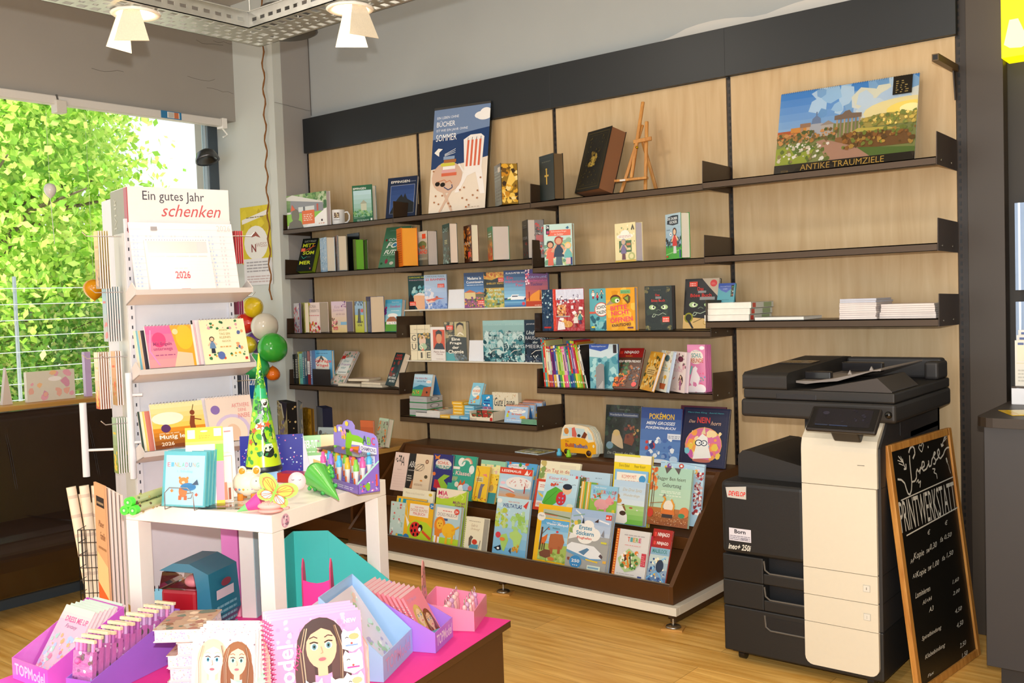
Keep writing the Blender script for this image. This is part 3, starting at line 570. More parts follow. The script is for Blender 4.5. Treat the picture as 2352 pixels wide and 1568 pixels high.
book('Z6',155,208,375,122, S2,-.18,'thick_novel','bright orange paperback with glowing orange page edges',[('r',0,0,1,1,'f07a14'),('x',.1,.1,.9,.9,14,'c85a10')], cov='f27a12', w=.13, page='f2a43a')
book('Z6',372,478,582,152, S2,-.15,'novel','paperback with red island title beside the bright orange book',[('g',0,0,1,1,'3a4840','d4d0c4',6),('e',.5,.6,.4,.12,'58704c'),('r',.5,.78,.85,.92,'d8402c'),('t','ALTE',.2,.48,.75,.58,'c43a2c','b'),('t','LAND',.08,.34,.95,.46,'d84030','b'),('x',.1,.18,.9,.24,2,'a8b4a8')], cov='3a4a42', w=.12, page='d6c8be')
book('Z6',640,712,797,78, S2,-.18,'thick_novel','dark teal storm novel with pale page block',[('r',0,0,1,1,'3a5550'),('n',7,50,0,0,1,.4,.08,['5a7a74','2c443f','88a8a0']),('t','DAS',.1,.8,.8,.9,'a8c0b8','i'),('x',.3,.5,.7,.62,3,'d8d4a0')], cov='2c403c', w=.135, page='e0d0c0')
book('Z6',865,942,1018,92, S2,-.18,'thick_novel','amber and black thriller with an orange glow cover',[('r',0,0,1,1,'4a2410'),('n',9,90,0,.1,1,.9,.08,['c8742a','8a4414','e0983c','2a140a']),('t','ASCHE',.04,.48,.96,.54,'b8c0bc'),('r',.55,.14,.9,.28,'e2402c')], cov='5a1c14', w=.135, page='e4dcc4')
book('Z6',1115,1165,1362,108, S2,-.18,'thick_novel','very thick paperback with green and orange sunset cover',[('g',0,0,1,1,'e0642c','3f9a74',8),('n',3,20,0,0,1,.5,.08,['e8a050','d4452c']),('x',.2,.7,.8,.85,2,'d8f0e0')], cov='3a8a6a', w=.13, page='cfc3ba')
book('Z6',1485,1540,1715,40, S2,-.12,'thick_novel','very thick dark novel with red and black lettering printed on its page edges',[('r',0,0,1,1,'37383a'),('t','FOUR',.1,.5,.9,.58,'a8a4a4'),('n',3,15,.1,.1,.9,.4,.05,['a8383a','5a2c30']),('x',.2,.8,.8,.9,2,'6d6a6a')], cov='2e2f30', w=.135, page='c9bfb6', pageart=[('g',.42,0,1,1,'9a9696','7c7878',3),('n',12,60,.45,.1,.95,.9,.09,['5a5656','b8b2b2','7c7474','c4504e']),('r',.5,.42,.95,.6,'b86a6c')])
S3 = 1.543+ZT
book('Z3',255,485,503,1055, S3,-.19,'youth_novel','pale green paperback with three girls in a garden on its cover',[('r',0,0,1,1,'bfdcd4'),('n',3,50,0,0,1,.62,.09,['a8ccb4','8fb498','dcead0','6f9a7c','c8d88c']),('r',.14,.72,.95,.86,'e4694c'),('r',.08,.76,.2,.98,'1c1a1a'),('t','Die',.1,.9,.18,.96,'ffffff','b'),('r',.1,.78,.18,.84,'b83a6a'),('t','Schmetterlinge',.26,.795,.8,.84,'fbe8dc'),('t','in Gefahr',.38,.735,.7,.78,'fbe8dc'),('f',.22,.02,.56,'d8a07c','e06a50','3c2418','e06a50'),('f',.52,.02,.66,'d8a07c','2c3c50','b0402c','4c6470'),('f',.85,.04,.5,'f0c8a4','6fb8b4','ecc46c','f0c0b8'),('p',[(.78,.9),(.86,.94),(.9,.9),(.84,.87)],'3a6a8a'),('p',[(.6,.64),(.66,.68),(.7,.65)],'b8442c'),('r',.93,.02,.99,.2,'2c3c7a')], cov='c4dcd4', asp=.66)
book('Z3',835,1003,1062,1050, S3,-.19,'youth_novel','cream paperback with an owl and shop sign illustration',[('r',0,0,1,1,'e9dca6'),('n',5,30,.05,.4,.95,.95,.04,['d8c890','8a9a6a','f4ecc8']),('r',.2,.25,.8,.55,'4a6a3c'),('r',.56,.3,.76,.36,'d8cc9c'),('r',.56,.42,.76,.48,'c87a50'),('e',.5,.66,.4,.07,'f6f0e2'),('e',.5,.72,.22,.1,'f6f0e2'),('x',.2,.63,.8,.7,2,'c89a9a'),('f',.42,.06,.52,'cfae90','7a6c94','a8a0a8','6a3c44'),('e',.8,.14,.16,.1,'b0b874'),('e',.8,.14,.1,.06,'ded8a0'),('r',0,0,1,.05,'c8a83c'),('p',[(.8,.82),(.88,.96),(.96,.82),(.92,.8),(.88,.88),(.84,.8)],'4a4038')], cov='e6d8a4', page='d6cdd6', w=.14)
book('Z3',1250,1375,1448,975, S3,-.19,'youth_novel','blue football paperback with a boy in a red kit kicking a ball',[('g',0,.3,1,1,'8fb4cc','b8d0dc',5),('r',0,0,1,.26,'4aa83c'),('l',[(0,.1),(1,.2)],.03,'8ad07a'),('n',6,40,0,.26,1,.45,.06,['34484c','4c6468','28383c']),('p',[(.12,.78),(.16,.93),(.5,.96),(.86,.95),(.84,.76),(.5,.74)],'28303e'),('t','DIE ZAUBER',.16,.86,.8,.92,'e8eef0','b'),('t','KICKER',.3,.78,.78,.84,'e8eef0','b'),('f',.6,.12,.54,'e8c4a0','d03a34','54281c','d8dada'),('e',.36,.55,.08,.045,'f4f4f4'),('e',.36,.55,.03,.016,'202020'),('x',.1,.64,.3,.68,1,'607080'),('r',.05,.04,.16,.08,'d0402c'),('r',.9,.02,.97,.2,'2c4c9a')], cov='3a9a50', w=.14, page='e9e4d4')
# ================================================================ ledges of the second bay
def face(fr, x0, x1, y0, zs, yb, name, label, art, cov, **k): return book(fr, x0, x1, k.pop('R', x1+10), y0, zs, yb, name, label, art, cov=cov, **k)
L1 = 1.370; L2 = 1.077; NV = 'novels face-out on the acrylic ledges'
SK = ['d8b08c','e8c8a8']
face('Z6',275,455+10,618, L1,-.135,'novel','dark teal novel with a wave and a pink beach, leftmost on the upper acrylic ledge',[('g',0,0,1,1,'1f4a54','2a4c4c',4),('t','CAROLINE WAHL',.05,.925,1.1,.97,'c9cf3c','b'),('t','WINDSTÄRKE',.05,.85,.98,.895,'b89aa8','b'),('n',3,40,.2,.3,1,.65,.09,['3a8a98','7ab8c0','1d4450','a8d0d0']),('p',[(.3,.42),(.6,.48),(1,.44),(1,0),(.5,0),(.3,.2)],'e9b48e'),('p',[(.3,.42),(.6,.5),(1,.46),(1,.4),(.6,.42)],'e8e4e0'),('p',[(0,0),(.35,0),(.3,.3),(.14,.5),(0,.3)],'1a2226')]+sticker(.06,.12,.34,.12),'1d3a40', R=456+14, th=.02, group=NV)
face('Z6',445,682,607, L1,-.14,'novel','pale blue novel with a swimmer in red and white letters on the upper acrylic ledge',[('g',0,0,1,1,'8ea8d8','bcd4ea',6),('t','CAROLINE WAHL',.06,.925,.92,.97,'7c94a8','b'),('t','22 BAHNEN',.06,.83,.94,.895,'d04a50','b'),('n',4,50,0,.0,.4,.6,.06,['dfe0ea','c8d4e8','e8dcdc']),('n',5,60,0,0,1,.22,.05,['6f8cc8','8aa4d8','5878b8']),('p',[(.04,.28),(.3,.3),(.55,.34),(.9,.3),(.6,.29),(.45,.24),(.2,.2),(.15,.24)],'d8664a'),('e',.55,.35,.06,.03,'b0543c'),('p',[(.1,.2),(.3,.26),(.5,.22),(.3,.19)],'ecc0ac')]+sticker(.6,.62,.3,.11),'a8bcdc', R=690, group=NV)
def card(fr, L, Rr, top, zs, y, lab):
    P = np.array([0, y, zs+.001]); P[0] = slide(P, (1,0,0), px=Fx(fr, L)); w = slide(P, (1,0,0), px=Fx(fr, Rr)); h = slide(P, (0,.1,.99), py=Fy(fr, top))
    t = MB(MX(P, (1,0,0),(0,.995,-.1),(0,.1,.995))); t.box(0, w, 0,.002,0, h, 'e6e8ee','paper'); t.box(0, w, .002,.04,0,.002,'e6e8ee','paper')
    return tag(t.build('blank_card'), lab, 'card','blank white cards between the novels')
card('Z6',688,862,763, L1,-.12,'blank white card between the swimmer novel and the dark blue novels')
card('Z6',908,1062,1298, L2,-.12,'blank white card left of the teal storm novels on the lower ledge')
face('Z6',866,1080,585, L1,-.14,'novel','dark blue crime novel with a villa above purple flowers on the upper acrylic ledge',[('g',0,.4,1,1,'5a8fc8','1c2c58',6),('t','Madame le',.18,.8,.86,.88,'f2f4f8','b'),('t','Commissaire',.12,.7,.95,.77,'f2f4f8','b'),('x',.14,.64,.95,.68,1,'c0d0e4'),('g',0,0,1,.44,'a04c7c','5a6a3c',4),('r',.02,.26,.56,.44,'d8c48c'),('p',[(0,.44),(.28,.52),(.6,.44)],'c8683c'),('n',7,60,0,0,1,.32,.05,['c86aa0','7a3c84','5a7a3c','e09a4c','3c5a34']),('p',[(.5,.4),(.75,.46),(1,.4)],'d8784c')]+sticker(.66,.1,.34,.12),'24386a', R=1086, th=.022, group=NV)
face('Z6',1076,1290,582, L1,-.137,'novel','novel with a golden sunset river scene and green letters on the upper acrylic ledge',[('g',0,0,1,1,'8a9a44','e8a83c',6),('n',8,30,0,.86,1,1,.06,['f4cc5c','e08a2c','c86a24']),('p',[(0,.82),(.4,.78),(.7,.84),(1,.8),(1,.56),(0,.56)],'2a3230'),('n',9,40,0,0,1,.5,.07,['a8b45c','d8c060','5c8a5c','6fa0a0']),('t','SHELLEY READ',.14,.66,.98,.71,'d8b040','b'),('t','So weit',.25,.46,.85,.55,'c8dcc0','b'),('t','der Fluss',.14,.34,.98,.43,'c8dcc0','b'),('t','uns trägt',.16,.2,.96,.29,'c8dcc0','b'),('n',3,14,0,.3,.1,1,.06,['1c2620']),('e',.7,.1,.12,.02,'2c3428')]+sticker(.72,.72,.28,.12),'3c4434', th=.02, group=NV)
face('Z6',1288,1518,560, L1,-.145,'novel','deep blue crime novel with a white motor yacht on the upper acrylic ledge',[('g',0,.25,1,1,'8fc8ea','1c2f6c',8),('t','KLAUS-PETER WOLF',.1,.9,1.1,.95,'eef2f8','b'),('t','Ein',.14,.76,.42,.84,'d83c54'),('t','mörderisches',.06,.66,1.02,.74,'d83c54'),('t','Paar',.55,.56,.9,.64,'d83c54'),('r',0,0,1,.2,'3f84b8'),('g',0,0,1,.16,'2c64a0','7ab4d8',3),('p',[(.14,.2),(.9,.2),(.98,.28),(.6,.3),(.7,.34),(.36,.34),(.3,.28),(.16,.27)],'f0f4f8'),('r',.36,.28,.62,.31,'4a5a74'),('p',[(0,.2),(.3,.24),(.3,.2)],'4c8a4c'),('e',.88,.09,.07,.045,'e04858')],'1e3270', th=.02, group=NV)
face('Z6',1515,1752,548, L1,-.15,'novel','blue and orange novel with a lighthouse at sunset, rightmost on the upper acrylic ledge',[('g',0,0,1,1,'e8742c','34448c',9),('n',6,26,0,.6,.2,1,.04,['f4dce4','e86a84']),('t','SORAYA LANE',.14,.76,.96,.82,'9fb4e0'),('t','verschwundene',.05,.67,.98,.73,'d86a98','i'),('t','Tochter',.24,.56,.78,.64,'3c3c74'),('p',[(.3,.34),(.6,.44),(1,.4),(1,.14),(0,.14)],'e8963c'),('r',0,0,1,.15,'b8442c'),('r',.14,.16,.18,.4,'8a2c2c'),('x',.4,.03,.7,.06,1,'f8e4d0'),('p',[(.62,.18),(.66,.5),(.7,.18)],'8a3424')],'4a4a84', th=.022, page='a8c0d8', group=NV)
face('Z6',298,510,1137, L2,-.135,'novel','cream novel with letter tiles around a portrait on the lower acrylic ledge',[('r',0,0,1,1,'e6dab8')]+[('l',[(.0, v),(1, v)],.01,'5a5244') for v in (.27,.51,.76)]+[('l',[(v, 0),(v, 1)],.01,'5a5244') for v in (.34,.74)]+[('r',.36,.27,1,.76,'2c4a44'),('e',.6,.55,.17,.16,'e4c4ac'),('n',3,20,.4,.62,.95,.74,.06,['c8a85c','8a6a34']),('e',.62,.38,.2,.1,'a8c4a0'),('r',.55,.27,.66,.34,'e07a5c')]+[('t','G',.07,.55,.28,.72,'4a4438'),('t','U',.07,.3,.28,.47,'4a4438'),('t','S',.46,.3,.64,.47,'f0e4c8'),('t','S',.78,.3,.96,.47,'6a6250'),('t','I',.5,.06,.58,.22,'4a4438'),('t','E',.8,.06,.98,.22,'4a4438'),('x',.2,.87,.9,.9,1,'b8ac90')],'e0d4b4', R=527, group=NV)
face('Z6',512,655+6,1157, L2,-.142,'novel','white novel with an orange portrait painting on the lower acrylic ledge',[('r',0,0,1,1,'f2ece8'),('r',.18,.34,1,.92,'d8502c'),('p',[(.2,.34),(.98,.34),(.85,.5),(.6,.56),(.38,.5)],'2c3444'),('e',.6,.68,.2,.17,'d8986c'),('p',[(.38,.66),(.38,.86),(.6,.92),(.82,.86),(.82,.7),(.76,.78),(.6,.8),(.45,.78)],'24201e'),('t','Martin Suter',.2,.24,.98,.3,'8a5a54'),('t','Melody',.4,.17,.85,.22,'8a5a54'),('x',.35,.05,.9,.08,1,'c0b4ac')],'efe8e4', th=.018, group=NV)
face('Z6',656,892,1105, L2,-.148,'novel','novel with a sepia woman portrait and white title letters on the lower acrylic ledge',[('r',0,0,1,1,'5a5a48'),('n',3,24,0,.6,.5,1,.08,['8a7a5a','3c3c34','b0a078']),('r',.48,.6,1,1,'b8ac7c'),('p',[(.0,.4),(.4,.66),(.6,.62),(.98,.6),(1,.1),(.4,.16),(.1,.22)],'343a38'),('p',[(0,0),(.6,0),(.5,.18),(0,.24)],'4aa0a8'),('n',8,30,.45,0,1,.16,.05,['4a5a64','7a8a90','5c6a74']),('e',.72,.82,.13,.12,'c0ac88'),('p',[(.55,.8),(.58,.95),(.72,.99),(.88,.95),(.9,.76),(.85,.9),(.72,.93),(.62,.9)],'2a2420'),('p',[(.6,.64),(.72,.7),(.9,.64),(.85,.7),(.72,.74),(.62,.7)],'e8e0c8'),('t','Eine',.34,.52,.72,.6,'f2eee0','b'),('t','Frage',.26,.41,.78,.49,'f2eee0','b'),('t','der',.36,.31,.66,.385,'f2eee0','b'),('t','Chemie',.18,.19,.86,.285,'f2eee0','b'),('x',.2,.64,.75,.67,1,'d8d4c0')]+sticker(.12,.8,.3,.11),'4a4a3c', R=925, group=NV)
SW = lambda sd, t1, t2, t3, dark: [('g',0,0,1,1,'1f4450' if not dark else '1c2230','9fc8c8' if not dark else '2c3c4c',8),('n', sd, 60,0,.0,1,.7,.12,(['4a8a94','8fc0c4','24505c','c4dede'] if not dark else ['2c3a4a','1c2430','3c4c60'])),('n', sd+9,30,0,0,1,.2,.025,['e8f0f0','2a2038']),('t','JANINE UKENA',.1,.88,.92,.92,'b8d4d4' if not dark else 'd8dce0'),('t', t1,.1,.66,.9,.75,'e0ecec','i'),('t', t2,.05,.54,.96,.62,'c8dcdc' if not dark else 'd0d4d8'),('t','des',.38,.45,.6,.51,'e0ecec','i'),('t', t3,.05,.34,.98,.42,'c8dcdc' if not dark else 'd0d4d8'),('l',[(.3,.2),(.5,.28),(.8,.3)],.02,'e8e4dc'),('x',.4,.04,.65,.06,1,'e0e8e8')]
face('Z6',1068,1286,1090, L2,-.14,'novel','pale teal storm-sea novel, leftmost of the three on the lower ledge', SW(3,'Zwischen dem','FLÜSTERN','WELLEN',0),'4a7c88', th=.02, group=NV)
face('Z6',1285,1510,1085, L2,-.145,'novel','middle teal storm-sea novel of the three on the lower ledge', SW(5,'Hier in dem','TOSEN','STURMS',0),'3c707c', th=.02, group=NV)
face('Z6',1508,1738,1082, L2,-.15,'novel','dark navy storm-sea novel, rightmost of the three on the lower ledge', SW(7,'Und dem','RAUSCHEN','MEERES',1),'222c3c', th=.02, group=NV)
# ================================================================ third row, left bay
C1 = 1.213+ZT
face('Z5',186,438,1055, C1,-.08,'novel','purple-topped tall book behind the first books of the third left shelf',[('r',0,0,1,1,'4a3a84'),('t','NORA',.3,.9,.7,.96,'b45a9a'),('x',.1,.3,.9,.85,6,'6a5aa4')],'3c3074', th=.02)
book('Z5',208,276,302,1100, C1,-.19,'novel','white floral novel with red blossoms at the left shelf end',[('r',0,0,1,1,'c8c4cc'),('n',3,50,0,0,1,.9,.09,['b43c50','e8dce0','6a5a8a','d86a70','a8a8b8'])], cov='a8a0b4', w=.12, page='6a5a84')
book('Z5',305,345,400,1092, C1,-.16,'novel','lime green edged novel behind the white flower title novel',[('r',0,0,1,1,'b8bc5c'),('n',4,20,0,0,1,1,.08,['c8a870','d4cc88'])], cov='b4b858', w=.12)
book('Z5',378,540,652,1092, C1,-.19,'novel','pale floral novel with red tulips and grey author letters',[('r',0,0,1,1,'ead8d4'),('n',3,40,0,0,1,.35,.08,['c83c34','e8684c','d8b04c','8aa45c','b82c40']),('n',5,10,0,.86,.2,1,.09,['e08a3c','c8b45c']),('t','NORA',.12,.82,.72,.92,'a89894'),('t','ROBERTS',.08,.68,.95,.77,'a89894'),('x',.12,.56,.95,.6,1,'d06a70'),('r',.8,.3,.95,.5,'f4e8e0')], cov='e6d4d0', page='cfc2b0')
book('Z5',690,882,972,1078, C1,-.18,'novel','cream and lilac novel with script title and a tram on its cover',[('g',0,0,1,1,'e6cc8c','d8c4d8',8),('t','Kate',.2,.78,.55,.87,'b89ab4','i'),('t','Sommer',.1,.68,.85,.76,'b89ab4','i'),('t','und die Liebe',.3,.56,.9,.63,'b0909c','i'),('n',4,20,.0,.2,.4,.45,.06,['c86a7c','8a6a5c','e8a0a0']),('r',.55,.24,1,.34,'8ab8d8'),('r',.4,.22,.6,.4,'d4c8b8'),('n',8,8,.7,.8,1,1,.06,['a878a0','7a5a94'])]+sticker(.1,.08,.3,.1,'c83c34'), cov='dccc9c', page='b8aec4', asp=.6)
book('Z5',992,1102,1142,1075, C1,-.18,'novel','lime and sky blue novel with a dark lighthouse shape',[('g',0,.55,1,1,'7aa8cc','9fc4dc',4),('r',0,0,1,.56,'c8cc2c'),('n',5,20,0,.88,1,1,.06,['2c3c5c','4a6a90']),('p',[(.3,.3),(.7,.3),(.62,.76),(.4,.76)],'34342c'),('t','DIE',.35,.5,.65,.56,'5a5c24','b'),('t','UNGLAUB',.18,.3,.9,.37,'4a4a24','b'),('t','LICHE',.3,.2,.8,.27,'4a4a24','b'),('e',.85,.7,.15,.06,'d8483c')], cov='b8bc2c', page='c8ccd4')
book('Z5',1140,1192,1372,1015, C1,-.19,'thick_novel','thick navy blue hardback with cream pages on the third left shelf',[('r',0,0,1,1,'223468'),('n',3,14,0,0,1,1,.06,['2c4078','1a2850'])], cov='20326a', w=.13, page='dcc8ac')
book('Z5',1345,1560,1640,1065, C1,-.19,'novel','bright blue paperback with a thatched cottage leaning at the right shelf end',[('g',0,.3,1,1,'a8dce8','3a9cc4',6),('r',0,0,1,.3,'5aa03c'),('e',.5,.5,.3,.07,'f0f2f0'),('p',[(.14,.3),(.8,.3),(.72,.4),(.6,.46),(.34,.46),(.2,.38)],'a86a4c'),('r',.16,.22,.78,.31,'f0ece4'),('n',3,8,.2,.24,.74,.28,.02,['4a7ab0']),('t','Tanja Janz',.4,.9,.85,.93,'e8f4f4','i'),('t','Strandkorb',.3,.74,.92,.83,'c44a8a','i'),('x',.4,.64,.9,.68,1,'e8f4f4'),('n',6,8,0,.5,.12,.8,.06,['c43a6a','7a3c8a'])], cov='3c9cc0', tl=1378, page='d8c8bc', th=.03, ang=0)
# ================================================================ third row, third bay
C3 = 1.2145+ZT
FO = lambda: [('n',31,40,0,.6,1,.98,.04,['1a3c5c','c8e4ec','0e2438','86b4c4','f4f6f4'])]
book('Z7',125,300,305,872, C3,-.17,'foil_book','dark blue book with glittering silver foil partly hidden by the red foil book',[('r',0,0,1,1,'24405f'),('n',31,60,0,.3,1,.98,.05,['1a3c5c','c8e4ec','0e2438','86b4c4']),('r',.12,.06,.55,.1,'c8342c')], cov='24405f', gl='foil', th=.02, ang=0)
book('Z7',245,578,583,866, C3,-.2,'foil_book','red comic children book with glittering foil top and a dog chasing papers',[('r',0,0,1,1,'b83840'),('r',0,0,.1,1,'d8402c'),('r',.1,.74,1,.99,'d8dcf0'),('n',6,60,.1,.6,1,.84,.03,['f4f4fc','9a90a8','e8e8f4','5a4a60']),('r',.42,.4,1,.66,'b02c34'),('r',.14,.36,.42,.62,'d8884c'),('n',7,40,.12,.36,.44,.62,.03,['e8b060','c8683c','f0d0a0','6a3430']),('r',.1,.33,.56,.36,'b0a4a0'),('f',.74,.08,.34,'ecc4a4','e8e4e0','3c2820','8a2c30'),('f',.88,.16,.32,'ecc4a4','3a8a8a','4a2c20','5c2c50'),('e',.48,.16,.16,.08,'dca050'),('e',.36,.24,.08,.045,'e4ac5c'),('p',[(.14,.02),(.4,.04),(.36,.2),(.18,.24)],'efe8ec'),('p',[(.2,.26),(.34,.24),(.36,.31),(.24,.32)],'f4f0f4'),('p',[(.62,.44),(.72,.48),(.78,.42),(.68,.38)],'f4f0f4'),('p',[(.84,.5),(.98,.5),(.98,.56),(.86,.57)],'f4f0f4'),('p',[(.6,.52),(.68,.52),(.68,.6),(.6,.6)],'e8e0e8')], cov='c83c38', gl='foil', w=None, ang=2)
book('Z7',640,850,855,862, C3,-.17,'youth_novel','turquoise school series book behind the yellow monster book',[('r',0,0,1,1,'5fb0bc'),('n',4,20,0,0,1,.3,.12,['3c7a90','2c6478','8ac8cc']),('f',.2,.76,.2,'ecc4a4','e8f0f0','2a2420','b0303c'),('f',.42,.72,.18,'ecc4a4','b83040','3c2420','2c3c50'),('f',.64,.76,.2,'ecc4a4','4a8a90','3c2c24','2c3c50'),('e',.62,.5,.36,.17,'d8604c'),('e',.62,.5,.32,.15,'eef0ec'),('t','SCHOOL',.36,.52,.98,.6,'2c3c44','b',8),('t','TALENTS',.36,.4,.98,.48,'2c3c44','b',8),('r',0,.4,.3,.45,'d8604c'),('r',.08,.06,.26,.1,'e8d43c')], cov='5fb0bc', th=.02, ang=0)
book('Z7',817,1128,1162,855, C3,-.2,'youth_novel','yellow book with a green one-eyed monster and hand-painted pink title',[('r',0,0,1,1,'e8a42c'),('n',5,24,0,0,1,1,.12,['f0b440','dc9420','f4c050']),('p',[(.0,.6),(.14,.7),(.3,.74),(.3,.64),(.05,.6)],'a8947c'),('e',.34,.74,.18,.1,'6a3428'),('e',.34,.72,.16,.075,'7aa83c'),('e',.4,.7,.08,.05,'e8f0dc'),('e',.42,.7,.03,.025,'1a1a1a'),('p',[(.6,.76),(.78,.84),(.86,.78),(.84,.66),(.76,.62)],'6a5030'),('p',[(.64,.76),(.78,.8),(.78,.68)],'8aa84c'),('r',.52,.86,.86,.95,'7ab87c'),('x',.55,.88,.83,.93,2,'4a7a4c'),('t','BITTE',.16,.49,.74,.59,'f0506c','b',5),('t','NICHT',.18,.37,.82,.47,'f0506c','b',5),('t','ÖFFNEN',.14,.2,.92,.34,'f0506c','b',5),('t','KNAUTSCHIG!',.2,.1,.86,.17,'4a2c44','b',4),('r',.74,.05,.94,.09,'7a4c5c')], cov='e0a030', page='c8bcc0', ang=-2)
MON = lambda y: [('e',.28, y, .13,.055,'a8c48c'),('e',.72, y, .13,.055,'a8c48c'),('e',.3, y-.005,.06,.04,'e8f0d8'),('e',.7, y-.005,.06,.04,'e8f0d8'),('e',.32, y, .03,.025,'0c100c'),('e',.68, y, .03,.025,'0c100c'),('l',[(.1, y+.1),(.3, y+.06),(.44, y+.01)],.03,'1c281c'),('l',[(.9, y+.1),(.7, y+.06),(.56, y+.01)],.03,'1c281c'),('l',[(.42, y-.08),(.5, y-.05),(.58, y-.08)],.02,'6a7a64'),('l',[(.26, y-.22),(.32, y-.15),(.5, y-.18),(.66, y-.13),(.78, y-.17)],.018,'a8b8a0'),('l',[(.26, y-.22),(.34, y-.22),(.4, y-.17)],.018,'a8b8a0')]
book('Z7',1238,1530,1568,835, C3,-.19,'youth_novel','black monster-face book with red crossed title and gold corners, standing upright',[('r',0,0,1,1,'1e251c'),('n',3,30,.15,.2,.85,.7,.14,['242e22','2c3828','1a2018'])]+[('n',5+i, 8, a, c, a+.16, c+.1,.05,['6a6438','8a8450','4c482c']) for i, (a, c) in enumerate(((0,0),(.8,0),(0,.86),(.8,.86)))]+MON(.52)+[('t','Das',.4,.77,.56,.82,'c8322c','b'),('r',.4,.71,.62,.76,'7a7c7c'),('t','Böse Buch',.25,.64,.75,.7,'c8322c','b'),('x',.35,.9,.62,.93,1,'5a6054'),('x',.4,.03,.6,.05,1,'4a5044')]+sticker(.64,.18,.26,.12), cov='20241c', page='6a6668')
book('Z7',1640,2010,2030,765, C3,-.12,'youth_novel','large black monster activity book with a magnifier and round red sticker',[('r',0,0,1,1,'201f20'),('p',[(.5,1),(1,1),(1,.62),(.86,.72),(.7,.84)],'c4b49c'),('e',.84,.9,.1,.07,'d83c3c'),('x',.78,.88,.9,.92,2,'f0b0a8')]+[(o[0],)+tuple(o[1:]) for o in MON(.48)]+[('t','Das',.38,.76,.56,.83,'d8342c','b'),('r',.4,.71,.64,.755,'8a8a8c'),('t','Böse Buch',.18,.63,.8,.7,'c8342c','b'),('r',.46,.57,.9,.63,'8a8c8c'),('p',[(0,0),(1,0),(1,.12),(.6,.2),(.3,.22),(0,.28)],'d4b070'),('e',.16,.22,.13,.1,'8a8a1c'),('e',.16,.22,.09,.07,'2c2c1c'),('l',[(.16,.16),(.3,.0)],.06,'2c2c2c'),('e',.66,.12,.07,.05,'b8903c'),('e',.66,.12,.05,.035,'e0c488'),('l',[(.3,.12),(.55,.2)],.02,'7a6438')]+sticker(.14,.84,.24,.1), cov='201f20', tl=1668, ang=0, th=.02)
book('Z7',2004,2186,2215,812, C3+.11,-.13,'youth_novel','small teal and blue detective paperback propped behind the shelf end plate',[('r',0,0,1,1,'4a9cac'),('p',[(0,1),(1,1),(.9,.8),(.5,.55),(.2,.65),(0,.8)],'3c5cb0'),('t','Seeungeheuer',.12,.82,.75,.88,'c8d8f0'),('t','in Sicht',.3,.7,.55,.76,'c8d8f0'),('r',.78,.35,.93,.9,'2c2428'),('n',3,6,.8,.4,.91,.85,.03,['e84a3c','e8e8e8','6ab04c']),('x',.3,.2,.7,.24,1,'2c6478')], cov='3c8c9c', tl=2030, ang=2, th=.012)
# ================================================================ brochure stacks, right bay
C4 = 1.2575+ZT
def slab(fr, L, Rr, y, zs, h, d, name, lab, col, mat='pages', group=None, art=None, dx=0, spine=None, rot=0., cat='brochure', cover=None):
    P = np.array([0, y, zs]); P[0] = slide(P, (1,0,0), px=Fx(fr, L)); w = slide(P, (1,0,0), px=Fx(fr, Rr))
    M0 = TR(P[0], P[1], P[2], rot); t = thing(name, lab, cat, M0, group)
    b = MB(); b.box(.001, w-.001,.001, d-.001,.0008, h-.0008, col, mat); b.build('pages', t)
    b = MB(); c = cover or col; b.box(0, w, 0, d, h-.0007, h, c, 'gloss'); b.box(0, w, 0, d, 0,.0007, c, 'gloss')
    if spine: b.box(w-.0006, w, 0, d, 0, h, spine, 'gloss'); b.art([('r',.06,.12,.2,.88,'c8382c'),('r',.55,.1,.9,.9,'8fa87c')], d, h, MX((w, 0,0),(0,1,0),(-1,0,0),(0,0,1)))
    if art: b.art(art, w, d, MX((0,0, h),(1,0,0),(0,0,-1),(0,1,0)))
    b.build('cover', t); return w
for i, (a, c) in enumerate(((65,443),(75,450),(82,460))):
    slab('Z8', a, c, -.262+i*.003, C4+.0008+i*.0268,.026,.23,'thick_brochure',['bottom','middle','topmost'][i]+' of three thick white brochures stacked above the copier','efece2', spine='d4d8d0', group='thick brochure stack')
slab('Z8',490,905,-.25, C4+.001,.013,.2,'brochure','thin white brochure lying right of the thick brochure stack','f2f0e8', cover='9aa0a4')
R = random.Random(8); WB = ['bottom','second','third','fourth','fifth','sixth','seventh','eighth','ninth','topmost']
for i in range(10):
    slab('Z8',1204+R.uniform(-2,3),1515+R.uniform(-6,6),-.26+R.uniform(0,.006), C4+.0008+i*.0083,.0078,.2,'magazine','%s magazine of the taller pale stack on the shelf above the copier' % WB[i],'e9e0da' if i < 8 else 'c8ccd8', group='tall magazine stack', rot=R.uniform(-.02,.03), cover='e0d4d4')
for i in range(7):
    slab('Z8',1540+R.uniform(-4,4)+i*3,2020+R.uniform(-5,5)-i*2,-.24+R.uniform(0,.006), C4+.0008+i*.0083,.0078,.2,'magazine','%s magazine of the wider pale stack beside the right end plate' % (WB[i] if i < 6 else 'topmost'),'ece2dc', group='wide magazine stack', rot=R.uniform(-.01,.015), cover='d8ccc8')
